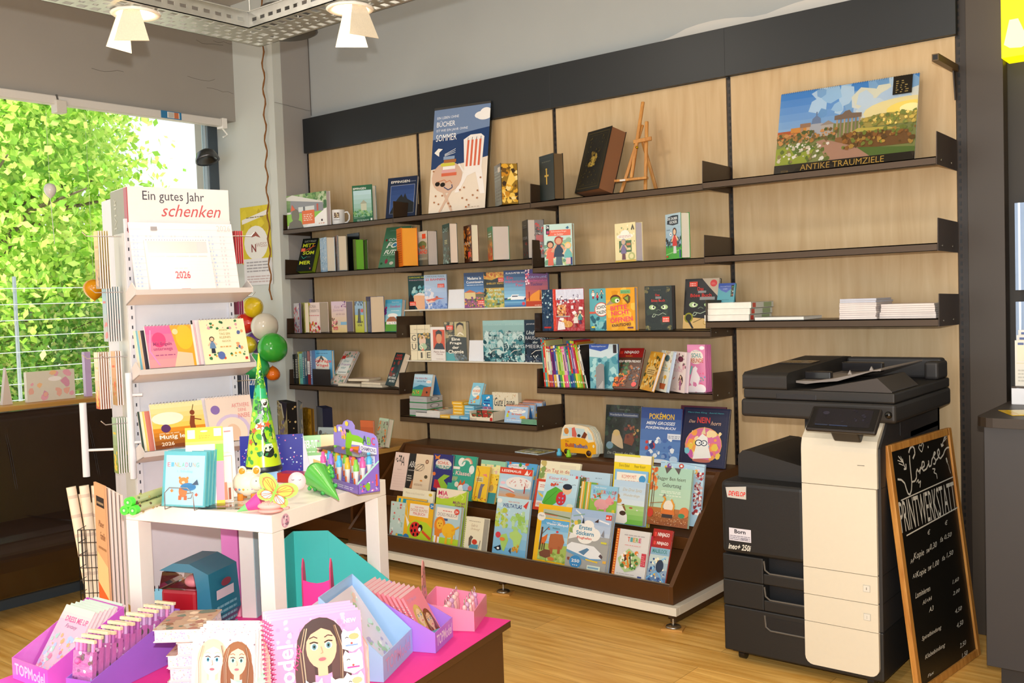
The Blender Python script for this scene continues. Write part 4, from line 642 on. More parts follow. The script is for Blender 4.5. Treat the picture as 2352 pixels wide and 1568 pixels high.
# ================================================================ fourth row, left bay
D1 = .886+ZT
SPL = [(152,168,432,'1c2022','black'),(172,212,428,'2a2c28','dark brown'),(203,218,405,'b8b45c','olive topped'),(221,252,425,'6cbcb4','mint green'),(255,275,405,'3c6a84','steel blue'),(278,303,398,'2c4a60','dark blue lettered'),(306,334,398,'8a3034','dark red and white'),(337,356,392,'6a86b4','lavender blue')]
for i, (a, c, tp, co, nm) in enumerate(SPL):
    wv = .012
    P = np.array([0,-.19, D1+.001]); P[0] = slide(P, (1,0,0), px=Fx('Y1', a+8)); wv = slide(P, (1,0,0), px=Fx('Y1', c+8))*.93; h = slide(P, (0,0,1), py=Fy('Y1', tp))
    t = thing('novel','%s book spine in the upright row on the fourth left shelf' % nm, 'book', TR(P[0], P[1], P[2]),'upright spines on the left shelf')
    bookgeom(t, .13, h, wv, None, co, co); 
    for ch in t.children: ch.matrix_local = Matrix((TR(0,.0,0)@MX((wv, 0,0),(0,1,0),(-1,0,0),(0,0,1))).tolist())
    b = MB(); lc = 'e8e8e0' if i != 3 else '2c5a5c'
    A = [('t',['DARK','NIGHT','','SEE','INSEL','AUF DER FLUCHT','STURM','MEER'][i] or 'X',.2,.25,.8,.8, lc, 'b')] if i in (5,) else [('x',.25,.2,.75,.85,12, lc)]
    if i == 6: A = [('r',0,.3,1,.7,'e8e4e4'),('x',.2,.35,.8,.65,6,'8a8a94')]
    b.art(A, wv, h, None, off=.0012); b.build('spine_label', t)
book('Y1',375,574,578,388, D1,-.16,'youth_novel','bright blue book with a white mountain and red title behind the bookend',[('r',0,0,1,1,'5aaee0'),('e',.45,.55,.42,.28,'efe8dc'),('p',[(.2,.6),(.45,.86),(.6,.72),(.5,.7),(.44,.76),(.36,.66)],'2a2c30'),('t','Schräge',.06,.62,.98,.74,'e03c34','b'),('t','Vögel',.16,.5,.8,.6,'e03c34','b'),('x',.2,.9,.8,.94,1,'2c6a9c')], cov='4aa4dc', ang=0, th=.02)
P = aty(Fx('Y1',365), Fy('Y1',765),-.2); t = MB(); wv = slide(P, (1,0,0), px=Fx('Y1',553)); t.box(0, wv, 0,.0015,0,.1,'1c120c','paintmetal'); t.box(0, wv, .0015,.09,0,.0012,'1c120c','paintmetal')
o = t.build('bookend', mtx=TR(P[0],-.2, D1+.0008)); tag(o, 'dark metal bookend in front of the blue mountain book','bookend','metal bookends')
book('Y1',540,688,695,412, D1,-.18,'novel','pastel floral paperback leaning far back on the fourth left shelf',[('r',0,0,1,1,'d8c8bc'),('n',3,70,0,0,1,1,.07,['6a8a6c','e4b4a4','a8c0a8','d09078','8aa4a0']),('r',.14,.3,.86,.8,'ecf0ec'),('t','Drei',.3,.66,.65,.73,'5a9aa0'),('t','Frauen',.22,.56,.85,.63,'9a6aa8'),('t','vier',.3,.46,.65,.53,'5a9aa0'),('x',.25,.34,.8,.4,1,'8a9a9c'),('r',.04,.76,.3,.86,'d03c34')], cov='d4ccc8', tl=700, page='b8b8b8', ang=0, th=.014)
def lying(fr, L, Rr, y, z, h, d, rot, name, lab, cov, page='e4d8c0', grp=None):
    return slab(fr, L, Rr, y, z, h, d, name, lab, page, 'pages', grp, cover=cov, rot=rot, cat='book')
G = 'books lying flat on the fourth left shelf'
lying('Y1',628,862,-.2, D1+.001,.016,.12,0,'novel','flat paperback at the bottom left of the lying books','e0d8c8', grp=G)
lying('Y1',874,1085,-.2, D1+.001,.0135,.12,.05,'novel','flat paperback at the bottom right of the lying books','dcd4c4', grp=G)
lying('Y1',876,1078,-.19, D1+.0155,.0135,.12,.0,'novel','flat paperback second from the bottom in the right pile of lying books','d8ccc0', grp=G)
lying('Y1',735,918,-.175, D1+.0295,.015,.13,.22,'novel','flat paperback topmost of the lying books','c8b4a8', grp=G)
book('Y1',1130,1225,1300,438, D1,-.19,'thick_novel','dark crime paperback with red title and thick cream pages leaning at the shelf end',[('r',0,0,1,1,'223c3c'),('t','DAVID',.2,.88,.8,.95,'c8342c','b'),('t','SAFIER',.1,.78,.9,.86,'c8342c','b'),('n',3,20,.1,.3,.9,.7,.12,['2c5c54','1a2c2c','8a3c2c']),('p',[(.5,.4),(.62,.66),(.8,.4)],'141818'),('t','DIE',.5,.3,.7,.34,'e8e8e0','b'),('t','MISS MERKEL',.1,.2,.95,.27,'e8e8e0','b'),('t','MORD',.3,.1,.9,.17,'e8e8e0','b'),('r',.1,.44,.3,.54,'d83c34')], cov='26302e', tl=1222, page='e6d6c0', w=.12, th=.04)
# ================================================================ fourth row, third bay: thin spines
D3 = .928+ZT
SP = [(95,185,'5ab0a8','teal','d8382c'),(112,190,'d8382c','red and teal','5ab0a8'),(135,195,'dcd890','pale yellow','e8a03c'),(150,255,'e8e0d0','cream','b83c3c'),(170,260,'b8ccc0','grey green','c84c3c'),(192,250,'8a2c50','maroon','6a2c8a'),(205,255,'6a2c7c','purple','d8b04c'),(235,248,'3c6ab0','royal blue','e8e8f0'),(256,252,'c8b860','mustard','3c4c8a'),(275,256,'9ac83c','lime green','4a9c44'),(298,256,'8fc040','grass green','e8f060'),(315,258,'b0d04c','light green','d8486c'),(330,256,'e4a8c0','pink','e86a9a'),(362,258,'7a5aa8','violet','5ab07c'),(380,262,'4a9c5c','mid green','2c4c8a'),(405,195,'d83c2c','scarlet','2c5ca0'),(425,190,'2c4c84','navy','3c8a4c'),(445,192,'a85a9c','mauve','e8d43c'),(468,195,'e04030','bright red and lime','a4d03c'),(490,230,'a8cc3c','yellow green','7ab030'),(510,210,'c89030','ochre','b85a2c'),(525,235,'e0e0d8','off-white','3c6a3c'),(545,240,'1c1c20','black and white','e8e8e8')]
prev = None
Pv = []
for i, (a, tp, co, nm, c2) in enumerate(SP):
    P = np.array([0,-.185, D3+.001]); P[0] = slide(P, (1,0,0), px=Fx('Y3', a+48)); Pv.append((P, slide(P, (-.12,0,.992), py=Fy('Y3', tp))))
for i, (a, tp, co, nm, c2) in enumerate(SP):
    P, h = Pv[i]; nx = Pv[i+1][0][0] if i+1 < len(Pv) else P[0]+.006; th = max(.003, nx-P[0]-.0004)*.985; tl_ = math.radians(4+i*.35)
    ez = np.array([-math.sin(tl_),0, math.cos(tl_)]); exx = np.array([0,1,0]); ey = np.array([-math.cos(tl_),0,-math.sin(tl_)])
    t = thing('early_reader','%s thin book spine in the packed row left of the bookend' % nm, 'book', MX(P+np.array([0,0,0]), exx, ey, ez),'thin spines in the packed row')
    b = MB(); b.box(0,.15,-th*math.cos(tl_),0,.0, h, co, 'gloss')
    b.art([('r',0,0,1,.3, c2),('r',.38,.4,.62,.62 if i % 2 else .8,'f4f0e8' if i % 3 else '2c2c34'),('r',.3,.1,.7,.14,'f4f0e8'),('e',.5,.88,.3,.02, c2),('r',0,.94,1,1, c2)], th*math.cos(tl_), h, MX((-.0002,0,0),(0,-1,0),(1,0,0),(0,0,1))); b.build('cover', t)
    b = MB(); b.box(.1503,.151,-th*math.cos(tl_)+.0005,-.0005,.002, h-.002,'e4dccc','pages'); b.build('pages', t)
book('Y3',628,846,850,232, D3,-.19,'early_reader','blue and teal seascape book leaning behind the grey bookend',[('r',0,0,1,1,'6fb0bc'),('p',[(0,1),(1,1),(1,.8),(.7,.68),(0,.72)],'c8dce4'),('p',[(0,1),(.7,1),(.66,.9),(.4,.84),(0,.9)],'3c5cae'),('t','Seeungeheuer',.08,.93,.6,.97,'dce8f4'),('n',3,50,0,0,1,.66,.09,['4a94a8','8ac4cc','3c7c94','a8d8dc']),('p',[(.35,.05),(.5,.45),(.6,.62),(.7,.6),(.62,.1)],'3c7f8c'),('e',.3,.4,.06,.05,'5a3420'),('f',.3,.1,.34,'c88c64','c84c3c','4a2818','2c3c6a'),('r',.84,.8,.96,.99,'2c2428'),('r',.9,.02,.98,.14,'2c4a9a')], cov='3c6ab0', w=.155, th=.01, ang=8)
P = np.array([0,-.2, D3+.001]); P[0] = slide(P, (1,0,0), px=Fx('Y3',690)); wv = slide(P, (1,0,0), px=Fx('Y3',778)); t = MB(TR(P[0], P[1], P[2]))
t.prism([(0,0),(wv, 0),(wv, .12),(wv*.7,.125),(wv*.45,.124),(0,.105)],0,.0015,'y','8f9092','paintmetal'); t.box(0, wv, .0015,.09,0,.0012,'8f9092','paintmetal')
for i in range(5): t.box(wv*(.3+i*.12), wv*(.34+i*.12),-.0006,0,.004,.012+i*.007,'e8e8e4','paper')
tag(t.build('bookend'),'grey metal bookend holding up the packed row of thin books','bookend','metal bookends')
FR_ = lambda base, sd, cols, t1, t2: [('r',0,0,1,1, base),('n', sd, 50,0,0,1,1,.06, cols),('e',.5,.5,.36,.12, base),('t', t1,.2,.52,.8,.57,'6a5040'),('t', t2,.14,.44,.86,.5,'6a5040')]
book('Y3',860,1118,1145,295, D3,-.2,'friends_book','dark red friendship book with a dragon-mountain battle scene leaning on the shelf',[('r',0,0,1,1,'5a3a2c'),('r',0,.76,1,1,'9c2420'),('t','NINJAGO',.22,.84,.82,.93,'f0ece4','b'),('r',.04,.85,.16,.92,'d83c2c'),('x',.3,.79,.6,.815,1,'e8b03c'),('t','MEINE BESTEN FREUNDE',.04,.63,.96,.69,'f0ece4','b'),('n',3,40,.0,.3,.5,.6,.07,['3c5a34','2c4a3c','6a5a30','4a7a4c']),('n',4,40,0,.05,.5,.35,.05,['e8742c','f0a03c','c8502c']),('n',5,60,.4,.05,1,.55,.05,['5a3c30','8a5a3c','3c4c5c','7a8a94','b06a3c']),('e',.86,.08,.1,.06,'e84848')], cov='7a2420', tl=972, ang=8, th=.02)
book('Y3',1150,1272,1305,315, D3,-.185,'friends_book','golden yellow friendship book with animals in foliage',[('r',0,0,1,1,'dca034'),('n',7,60,0,0,1,1,.07,['6a5a24','e8c468','b87a24','4a5024','f0d890']),('e',.5,.5,.4,.13,'e8c478'),('x',.2,.42,.8,.56,3,'6a4c2c')], cov='d89c34', tl=1215, w=.15, page='e8e4e4')
book('Y3',1308,1428,1462,300, D3,-.185,'friends_book','pale mint friendship book with a plant pot on the cover',[('r',0,0,1,1,'e4e8dc'),('n',8,34,0,.5,1,1,.05,['a8c4a0','e8c87c','c8a888','dcd8c8']),('e',.6,.82,.2,.08,'3c6470'),('x',.1,.5,.8,.62,2,'a8c8c8'),('p',[(.4,.06),(.8,.06),(.86,.2),(.34,.2)],'b4603c'),('l',[(.5,.2),(.48,.36)],.03,'6a7a4c'),('l',[(.68,.2),(.7,.34)],.03,'6a7a4c'),('e',.7,.36,.12,.05,'e0b44c')], cov='c8d8e4', tl=1345, w=.15, page='c8d8ec')
book('Y3',1468,1622,1665,308, D3,-.185,'friends_book','pale pink friendship book with a long-haired girl on the cover',[('r',0,0,1,1,'eedcd8'),('n',9,34,0,.6,1,1,.05,['7a3c50','e0a8b4','5a6a50','f4e8e0']),('e',.62,.82,.18,.07,'6a2c40'),('t','FREUNDE',.06,.5,.8,.58,'d8a8bc'),('e',.72,.3,.14,.12,'4a2c24'),('f',.7,.06,.36,'e8c4a8','a86a8c','4a2c24','a86a8c'),('l',[(.2,.3),(.3,.36)],.03,'d0603c'),('x',.25,.06,.45,.08,1,'8a7a7c')], cov='e8d4d8', tl=1478, w=.15, page='ead8e4')
for i in range(4):
    book('Y3',1665+i*18+(3-i)*0,1855+i*18,1862+i*18,236, D3,-.19+i*.012,'friends_book',['front pink unicorn friendship book of the leaning set of four','second pink unicorn friendship book behind the front one','third pink unicorn friendship book of the leaning set','rearmost pink unicorn friendship book beside the end plate'][i],[('r',0,0,1,1,'e08ab4'),('e',.48,.74,.4,.15,'f0e4d8'),('t','ALLE MEINE',.3,.85,.7,.88,'5a6a8a'),('t','SCHUL',.24,.73,.78,.82,'4a9aa0','b'),('t','FREUNDE',.1,.62,.88,.71,'c86a4c','b'),('e',.82,.93,.14,.04,'f4f0f4'),('p',[(.1,.2),(.3,.5),(.44,.55),(.56,.5),(.5,.44),(.7,.3),(.6,.2),(.55,.08),(.46,.2),(.3,.22),(.26,.08),(.18,.16)],'f6f0f4'),('p',[(.08,.4),(.22,.56),(.3,.54),(.16,.36)],'7ac8c0'),('l',[(.66,.3),(.8,.3),(.86,.24)],.04,'7ab87c'),('n',5,8,.7,.1,.95,.5,.05,['e86a94','7a9cc8']),('e',.2,.06,.3,.08,'f8f0f4'),('e',.7,.07,.3,.1,'f8f0f4')] if i == 0 else [('r',0,0,1,1,'d878ac'),('x',.7,.72,.95,.8,3,'f0d4e4')], cov='d878ac', tl=1650+i*18, ang=4, th=.009, group='pink unicorn friendship books')
# ================================================================ tray shelf, second bay
E1 = .732+.03
def pbox(fr, L, Rr, top, z, y, d, name, lab, cat, col, art=None, mat='gloss', group=None, rot=0., h=None, sideart=None, parts=None, topcol=None):
    P = np.array([0, y, z+.0008]); P[0] = slide(P, (1,0,0), px=Fx(fr, L)); e = (math.cos(rot), math.sin(rot),0); w = slide(P, e, px=Fx(fr, Rr)); hh = h or slide(P, (0,0,1), py=Fy(fr, top))
    b = MB(); b.box(0, w, 0, d, 0, hh, col, mat)
    if art: b.art(art, w, hh, None, mat)
    if sideart: b.art(sideart, d, hh, MX((w, 0,0),(0,1,0),(-1,0,0),(0,0,1)), mat)
    if topcol: b.box(.001, w-.001,.001, d-.001, hh, hh+.0003, topcol, mat)
    o = b.build(name, mtx=TR(P[0], P[1], P[2], rot)); tag(o, lab, cat, group); return P, w, hh, o
def ringcal(fr, L, Rr, top, z, y, d, lab, col, art, back, n=10, tilt=.25, group=None, name='desk_calendar', ring='e8e8ec'):
    P = np.array([0, y, z+.001]); P[0] = slide(P, (1,0,0), px=Fx(fr, L)); w = slide(P, (1,0,0), px=Fx(fr, Rr)); e = np.array([0, math.sin(tilt), math.cos(tilt)]); h = slide(P, e, py=Fy(fr, top))
    t = thing(name, lab, 'calendar', TR(P[0], P[1], P[2]), group); T = MX((0,0,0),(1,0,0),(0, e[2],-e[1]), e)
    b = MB(T); b.box(0, w, 0, d, .004, h, 'e8e4dc','pages'); b.box(0, w, -.0008,0,.003, h, col, 'gloss'); b.art(art, w, h, MX((0,-.0008,0),(1,0,0),(0,1,0),(0,0,1))); b.build('front_page', t)
    b = MB(); q = h*math.sin(tilt); zt = h*math.cos(tilt); b.add([(0, d, zt-.004),(w, d, zt-.004)][:0]+[(0, q+d, zt-.004),(w, q+d, zt-.004),(w, q*2+d+.004,.001),(0, q*2+d+.004,.001),(0, q+d+.002, zt-.004),(w, q+d+.002, zt-.004),(w, q*2+d+.006,.001),(0, q*2+d+.006,.001)],[(0,1,2,3),(4,5,6,7),(0,1,5,4),(1,2,6,5),(3,2,6,7),(0,3,7,4)], back, 'gloss'); b.build('stand', t)
    for i in range(n):
        x = w*(i+.5)/n; b = MB(T) if i == 0 else b
        b.tube([(x+.001*math.cos(a), d/2+(d*.5+.006)*math.sin(a), h-.001+.007*math.cos(a)) for a in [j*math.pi/5 for j in range(11)]],.0008,4, ring, 'metal')
    b.build('ring_binding', t)
    return t
for i in range(3):
    P, w_, h_, _ = pbox('Y2',190,372,0, E1+i*.038,-.2,.13,'calendar_box',['bottom','middle','topmost'][i]+' of three grey boxed desk calendars stacked at the left end of the tray shelf','box','b4b6b8',[('r',0,0,1,.14,'2c8a4c'),('r',.2,.5,.8,.56,'a4a6a8')], h=.037, group='boxed desk calendars', sideart=[('r',0,0,1,.14,'2c8a4c'),('e',.5,.55,.3,.34,'8a8c90'),('e',.5,.55,.22,.25,'c4c6c8')])
ringcal('Y2',212,405,640, E1+.1145,-.19,.02,'sky blue spiral desk calendar with a brown bear on top of the grey boxes','9cc8e4',[('g',0,.3,1,1,'6ab0d0','c4e0f0',5),('r',0,0,1,.36,'5aa84c'),('p',[(0,.36),(.4,.52),(1,.42),(1,.3),(0,.3)],'2c7a94'),('p',[(.52,.0),(.98,0),(1,.45),(.6,.4)],'a8542c'),('e',.8,.18,.05,.05,'2c1a14'),('n',3,20,.02,.1,.4,.22,.02,['e8c43c','d8502c']),('t','Der kleine Bär',.06,.78,.75,.86,'d86a7a'),('t','und das Meer',.2,.64,.7,.72,'4a7a9c'),('e',.84,.66,.14,.07,'f0f0ec'),('t','2026',.74,.63,.94,.69,'d8543c')],'3c84c4', n=9)
for i in range(7): 
    slab('Y2',252+i%3,505+i%2*4,-.205+i*.001, E1+.0008+i*.0052,.005,.17,'activity_book','%s activity book of the low stack with a colourful lion cover' % (WB[i] if i < 6 else 'topmost'),'ece6e0', group='activity book stack', cover='e0e0dc', cat='book', art=[('r',0,0,1,1,'e8e4d0'),('n',6,40,.05,.05,.95,.95,.08,['d8442c','3c8a3c','e8b02c','2c6a9c','f4f0e8'])] if i == 6 else None)
YB = [('r',.1,.3,.9,.7,'f8d878'),('x',.15,.35,.85,.6,1,'fdf4d8')]; BB = [('r',.1,.3,.9,.7,'a8d8ea'),('x',.15,.35,.85,.6,1,'f0f8fc')]
for i in range(5):
    pbox('Y2',648 if i < 4 else 636,757 if i < 4 else 748,0, E1+i*.0178,-.15,.11,'card_box','%s of five small yellow card boxes stacked on the tray shelf' % ['bottom','second','middle','fourth','topmost'][i],'box','f0b838', YB, h=.0172, sideart=YB, group='small yellow card boxes')
for i in range(4):
    pbox('Y2',765,872,0, E1+i*.0172,-.14,.11,'card_box','%s of four small light blue card boxes under the leaning box' % ['bottom','second','third','topmost'][i],'box','7cc0dc', BB, h=.0166, sideart=BB, group='small blue card boxes')
book('Y2',810,928,950,745, E1+.069,-.135,'card_box','light blue card box with orange letters leaning on top of the blue stack',[('r',0,0,1,1,'8accE4'.lower()),('e',.45,.6,.36,.26,'eef4f0'),('t','DIE KLEINEN',.2,.78,.75,.84,'3c8aac'),('t','WUNDER',.14,.56,.82,.68,'e8863c','b'),('t','KARTEN',.3,.45,.65,.52,'3c8aac'),('e',.72,.32,.14,.1,'e8943c'),('n',3,10,.1,.05,.6,.25,.05,['e0503c','f0d04c'])], cov='7cc0dc', tl=862, th=.018, cat='box', ang=0)
for L_, R_, c, A, n in ((512,612,'f0bc40', YB, 'yellow'),(618,714,'a8c8d8', BB, 'pale blue'),(720,820,'5aacdc', BB, 'bright blue')):
    pbox('Y2', L_, R_, 0, E1,-.205,.05,'card_box','small %s card box lying at the front edge of the tray shelf' % n, 'box', c, A, h=.0172, group='front row card boxes')
pbox('Y2',962,1066,858, E1,-.11,.03,'card_box','upright bright blue box with red star lettering behind the tray box','box','3ca4dc',[('n',3,8,.1,.2,.8,.9,.1,['f0f4f8','e8f0f8']),('x',.2,.6,.8,.85,2,'2c4a9c'),('t','SUPERSTAR',.05,.36,.95,.5,'e0383c','b'),('x',.25,.2,.75,.28,1,'f0f8ff')])
pbox('Y2',1072,1345,830, E1,-.1,.03,'gift_box','cream gift box with black handwriting behind the tray box','box','eadfc4',[('n',4,40,0,.7,1,1,.012,['d8845c','c8a86c','b89a50']),('t','Gute Laune',.08,.48,.86,.8,'2c3a40','i'),('t','aus der Box',.16,.2,.8,.36,'2c3a40')])
P = np.array([0,-.215, E1+.001]); P[0] = slide(P, (1,0,0), px=Fx('Y2',825)); w = slide(P, (1,.0,0), px=Fx('Y2',1075)); t = thing('counter_display_box','open cream cardboard tray of small green card packs on the tray shelf','box', TR(P[0], P[1], P[2]))
b = MB(); c = 'e8dcc4'; b.box(0, w, 0,.0015,0,.02, c); b.prism([(0,.02),(.02,.02),(0,.05)],0,.0015,'y', c); b.prism([(w*.85,.02),(w, .02),(w, .05)],0,.0015,'y', c); b.box(0,.0015,0,.1,0,.05, c); b.box(w-.0015, w, 0,.1,0,.05, c); b.box(0, w, .0985,.1,0,.05, c); b.box(0, w, 0,.1,0,.001, c); b.art([('t','Partout',.04,.2,.3,.7,'8a8078'),('r',.86,.1,.97,1,'c83c34')], w, .02); b.build('tray', t)
cols = ['5a7a54','3c5c44','a8443c','4c6a50','34503c','b04c40','5c7c58','3a5a44']
for i in range(8):
    b = MB(); b.box(.006+(i % 4)*w*.235,.006+(i % 4)*w*.235+w*.22,.012+(i//4)*.04,.03+(i//4)*.04,.001,.036+(i//4)*.014, cols[i],'gloss'); b.art([('t','MERCI',.15,.3,.9,.8,'d83c34','b'),('r',.6,.05,.9,.25,'e8d8a0')], w*.22,.02, MX((.006+(i % 4)*w*.235,.012+(i//4)*.04,.016+(i//4)*.014),(1,0,0),(0,1,0),(0,0,1))); b.build('card_pack', t)
RA = [('r',0,0,1,1,'a4c4e4'),('r',0,.93,1,1,'e0a48a'),('e',.55,.68,.36,.14,'eef0ea'),('t','Lieblingstage',.2,.7,.88,.82,'6a5aa8','i'),('t','Experimente',.36,.6,.75,.67,'6a5aa8','i'),('t','für Kinder',.3,.44,.76,.55,'e8742c','b'),('p',[(.06,.3),(.18,.32),(.16,.5),(.1,.56)],'c8d83c'),('e',.16,.6,.05,.06,'e0703c'),('e',.8,.32,.13,.1,'e8b43c'),('l',[(.3,.22),(.4,.26),(.5,.22)],.02,'e8a080'),('x',.1,.12,.8,.2,1,'e4ecf4')]
for i, (a, c, tp, y) in enumerate(((1385,1590,915,-.09),(1370,1575,925,-.12),(1330,1500,950,-.15),(1192,1432,965,-.205))):
    ringcal('Y2', a, c, tp, E1, y, .012,['rearmost light blue ring desk calendar at the right end of the tray shelf','third light blue ring desk calendar counted from the front','second light blue ring desk calendar right behind the front one','front light blue ring desk calendar with a white cloud title'][i],'a4c4e4', RA, '3c74b4', n=14, tilt=.2, group='light blue ring calendars', ring='d8885c')
for i in range(4):
    slab('Y2',1368+i, 1536-i, -.225, E1+.0008+i*.0068,.0062,.055,'booklet','%s small dark green booklet of the low pile in front of the ring calendars' % (WB[i] if i < 3 else 'topmost'),'8ac4a0', group='small green booklets', cover='2c5a48', cat='book', art=[('n',3,20,0,0,1,1,.1,['e8a03c','4c7a3c','d86a3c'])] if i == 3 else None)
# ================================================================ sloping display unit
t = thing('display_unit','long dark brown sloping book display unit with two tiers on metal feet','display unit', TR(0,0,0))
BR = '53300f'; X0, X1 = 1.0,3.02
for x in (X0, X1-.02):
    b = MB(); b.prism([(-.66,.113),(-.66,.19),(-.21,.603),(-.001,.603),(-.001,.113)], x, x+.02,'x', BR, 'laminate'); b.build('side_panel', t, .002)
b = MB(); b.box(X0+.02, X1-.02,-.205,-.001,.588,.603, BR, 'laminate'); b.box(X0+.02, X1-.02,-.215,-.2,.565,.603, BR, 'laminate'); b.build('top_board', t, .0015)
b = MB(); b.box(X0+.02, X1-.02,-.66,-.645,.113,.19, BR, 'laminate'); b.box(X0+.02, X1-.02,-.648,-.64,.19,.196,'b8b0a0','metal'); b.build('front_rail', t, .0015)
b = MB()
b.prism([(-.645,.113),(-.645,.128),(-.48,.128),(-.39,.33),(-.375,.33),(-.465,.113)], X0+.02, X1-.02,'x', BR, 'laminate'); b.build('lower_tier', t, .0015)
b = MB(); b.prism([(-.47,.30),(-.475,.355),(-.466,.355),(-.461,.315),(-.33,.315),(-.215,.588),(-.2,.588),(-.32,.30)], X0+.02, X1-.02,'x', BR, 'laminate'); b.build('upper_tier', t, .0015)
b = MB(); b.box(X0+.98, X0+1.0,-.218,-.205,.33,.588, BR, 'laminate'); b.build('seam_strip', t)
b = MB(); b.box(X0+.0, X1+.03,-.69,-.67+.0095,.078,.113,'e4ddcc','laminate'); b.box(X1+.0, X1+.03,-.66,-.02,.078,.113,'e4ddcc','laminate'); b.box(X0, X1,-.66,-.6,.078,.112,'e4ddcc','laminate'); b.box(X0, X1+.0,-.08,-.02,.078,.112,'e4ddcc','laminate'); b.build('white_plinth_rail', t, .001)
for x in (1.12,2.07,3.0):
    b = MB(); b.box(x-.012, x+.012,-.63,-.06,.03,.078,'3a2818','paintmetal') if x > 2.9 else b.box(x-.012, x+.012,-.63,-.06,.055,.078,'3a2818','paintmetal'); b.box(x-.014, x+.014,-.645,-.615,.05,.078,'3a2818','paintmetal'); b.build('foot_bracket', t)
    b = MB(TR(x, -.63,0)); b.tube([(0,0,.022),(0,0,.06)],.005,10,'c8c8c4','metal'); b.lathe([(0,.024),(.012,.022),(.03,.016),(.034,.01),(0,.01)],20,'c0beb8','metal'); b.build('levelling_foot', t)
    tag(MB(TR(x, -.63,0,.3)).box(-.045,.045,-.035,.035,.0005,.0095,'ffffff','beech').build('wooden_pad'),{1.12: 'thin wooden pad under the left foot of the display unit',2.07: 'thin wooden pad under the middle foot of the display unit',3.0: 'thin wooden pad under the right foot of the display unit'}[x],'pad','wooden foot pads')
# books on the tiers
def db(fr, L, bot, Mx, top, tlx, y0, name, lab, art, cov, th=.012, **k):
    """lies back on a tier: y0 depth of the foot, level read from the place of the foot"""
    P = aty(Fx(fr, L), Fy(fr, bot), y0); k.setdefault('ang',0); k.setdefault('cat','book')
    return book(fr, L, Mx, None, top, float(P[2])-.0015-th*.3, y0, name, lab, art, cov=cov, tl=tlx, th=th, **k)
LO = -.60; UP = -.425
# upper tier, left half, from the back to the front
db('Y6',640,605,862,205,668, UP+.03,'friends_book','navy school friendship book with a star and red backpack on the upper tier',[('r',0,0,1,1,'3c3c7c'),('p',[(.06,.97),(.2,.93),(.36,.98),(.3,.9),(.36,.84),(.2,.87),(.1,.84),(.12,.9)],'e8883c'),('e',.54,.74,.4,.14,'f0e4dc'),('t','ALLE MEINE',.3,.84,.76,.875,'8a8aa4'),('t','SCHUL',.24,.73,.8,.81,'d86a4c','b'),('t','FREUNDE',.14,.6,.94,.7,'3c9a8c','b'),('p',[(.1,.08),(.5,.02),(.5,.28),(.14,.3)],'c83440'),('p',[(.3,.3),(.6,.46),(.9,.44),(.6,.3),(.9,.1),(.5,.06)],'9ac43c'),('e',.1,.45,.08,.05,'e87a3c')],'34346c')
db('Y6',1165,720,1440,275,1205, UP+.035,'picture_book','mint green picture book behind the two yellow animal books',[('r',0,0,1,1,'9cd0b0'),('r',0,.1,.8,.9,'f0e8a8'),('n',3,20,.1,.6,.8,.9,.04,['c8a83c','e8c0b0','7ab08a'])],'9cd0b0')
db('Y6',800,700,1085,220,875, UP+.015,'school_book','green first class school book with a rainbow and a fox',[('r',0,0,1,1,'3fa68c'),('e',.44,.85,.14,.1,'eef0e8'),('e',.86,.7,.1,.1,'eef0e8')]+[('l',[(.46+(.36-.03*i)*(1-math.cos(a))*.55,.8+(.15-.02*i)*math.sin(a)) for a in [j*.42 for j in range(8)]],.035, c) for i, c in enumerate(('d88a7c','e8c49c','f0e4d0','5ab49c'))]+[('r',0,.68,.4,.74,'f0ece0'),('t','1.',.1,.56,.2,.64,'f4f4ec','b'),('t','Klasse!',.26,.55,.86,.65,'e8c8c4','b'),('x',.1,.42,.36,.52,4,'e8d07c'),('p',[(.4,.26),(.5,.46),(.56,.36),(.66,.46),(.7,.26)],'d8602c'),('e',.55,.26,.12,.08,'f0f0ec'),('e',.74,.3,.14,.08,'a8c8e4'),('e',.36,.34,.08,.06,'e8e0cc'),('e',.9,.28,.08,.06,'e0786c')],'2f9a80')
db('Y6',175,605,330,190,245, UP, 'notepad','pale pink school notepad with a large hand-drawn letter A',[('r',0,0,1,1,'ecd0c4'),('t','A',.5,.66,.74,.9,'2c2828'),('n',3,16,.1,.75,.5,.9,.05,['4a4440','8a7c74']),('x',.3,.54,.6,.58,1,'c8a8a0')]+[('l',[(.1,.1+.07*i),(.9,.1+.07*i)],.006,'d0a8a0') for i in range(6)],'e8ccc0')
db('Y6',345,580,440,205,400, UP+.012,'notepad','black notepad with chalk letters beside the pink letter notepad',[('r',0,0,1,1,'2c2824'),('t','ABC',.1,.6,.95,.78,'e8e4dc','i'),('x',.1,.5,.9,.56,1,'a8a098'),('x',.1,.2,.6,.4,3,'c8c0b4'),('p',[(.5,0),(.9,0),(.8,.2),(.7,.26)],'b8784c')],'26221e')
db('Y6',420,600,605,213,480, UP-.0,'notepad','cream notepad with black scribbled loops and little monkeys',[('r',0,0,1,1,'ecd4b4')]+[('l',[(.3+.18*math.cos(a+i)*(1+.2*i),.62+.1*math.sin(a*1.0+i*2)) for a in [j*.5 for j in range(14)]],.012,'3c3430') for i in range(4)]+[('e',.7,.8,.1,.06,'8a5a3c'),('e',.7,.8,.06,.035,'d8b08c'),('e',.75,.38,.1,.05,'5c5038'),('x',.1,.12,.6,.18,2,'a8886c'),('e',.5,.26,.08,.02,'d8842c')],'e4ccac', th=.02)
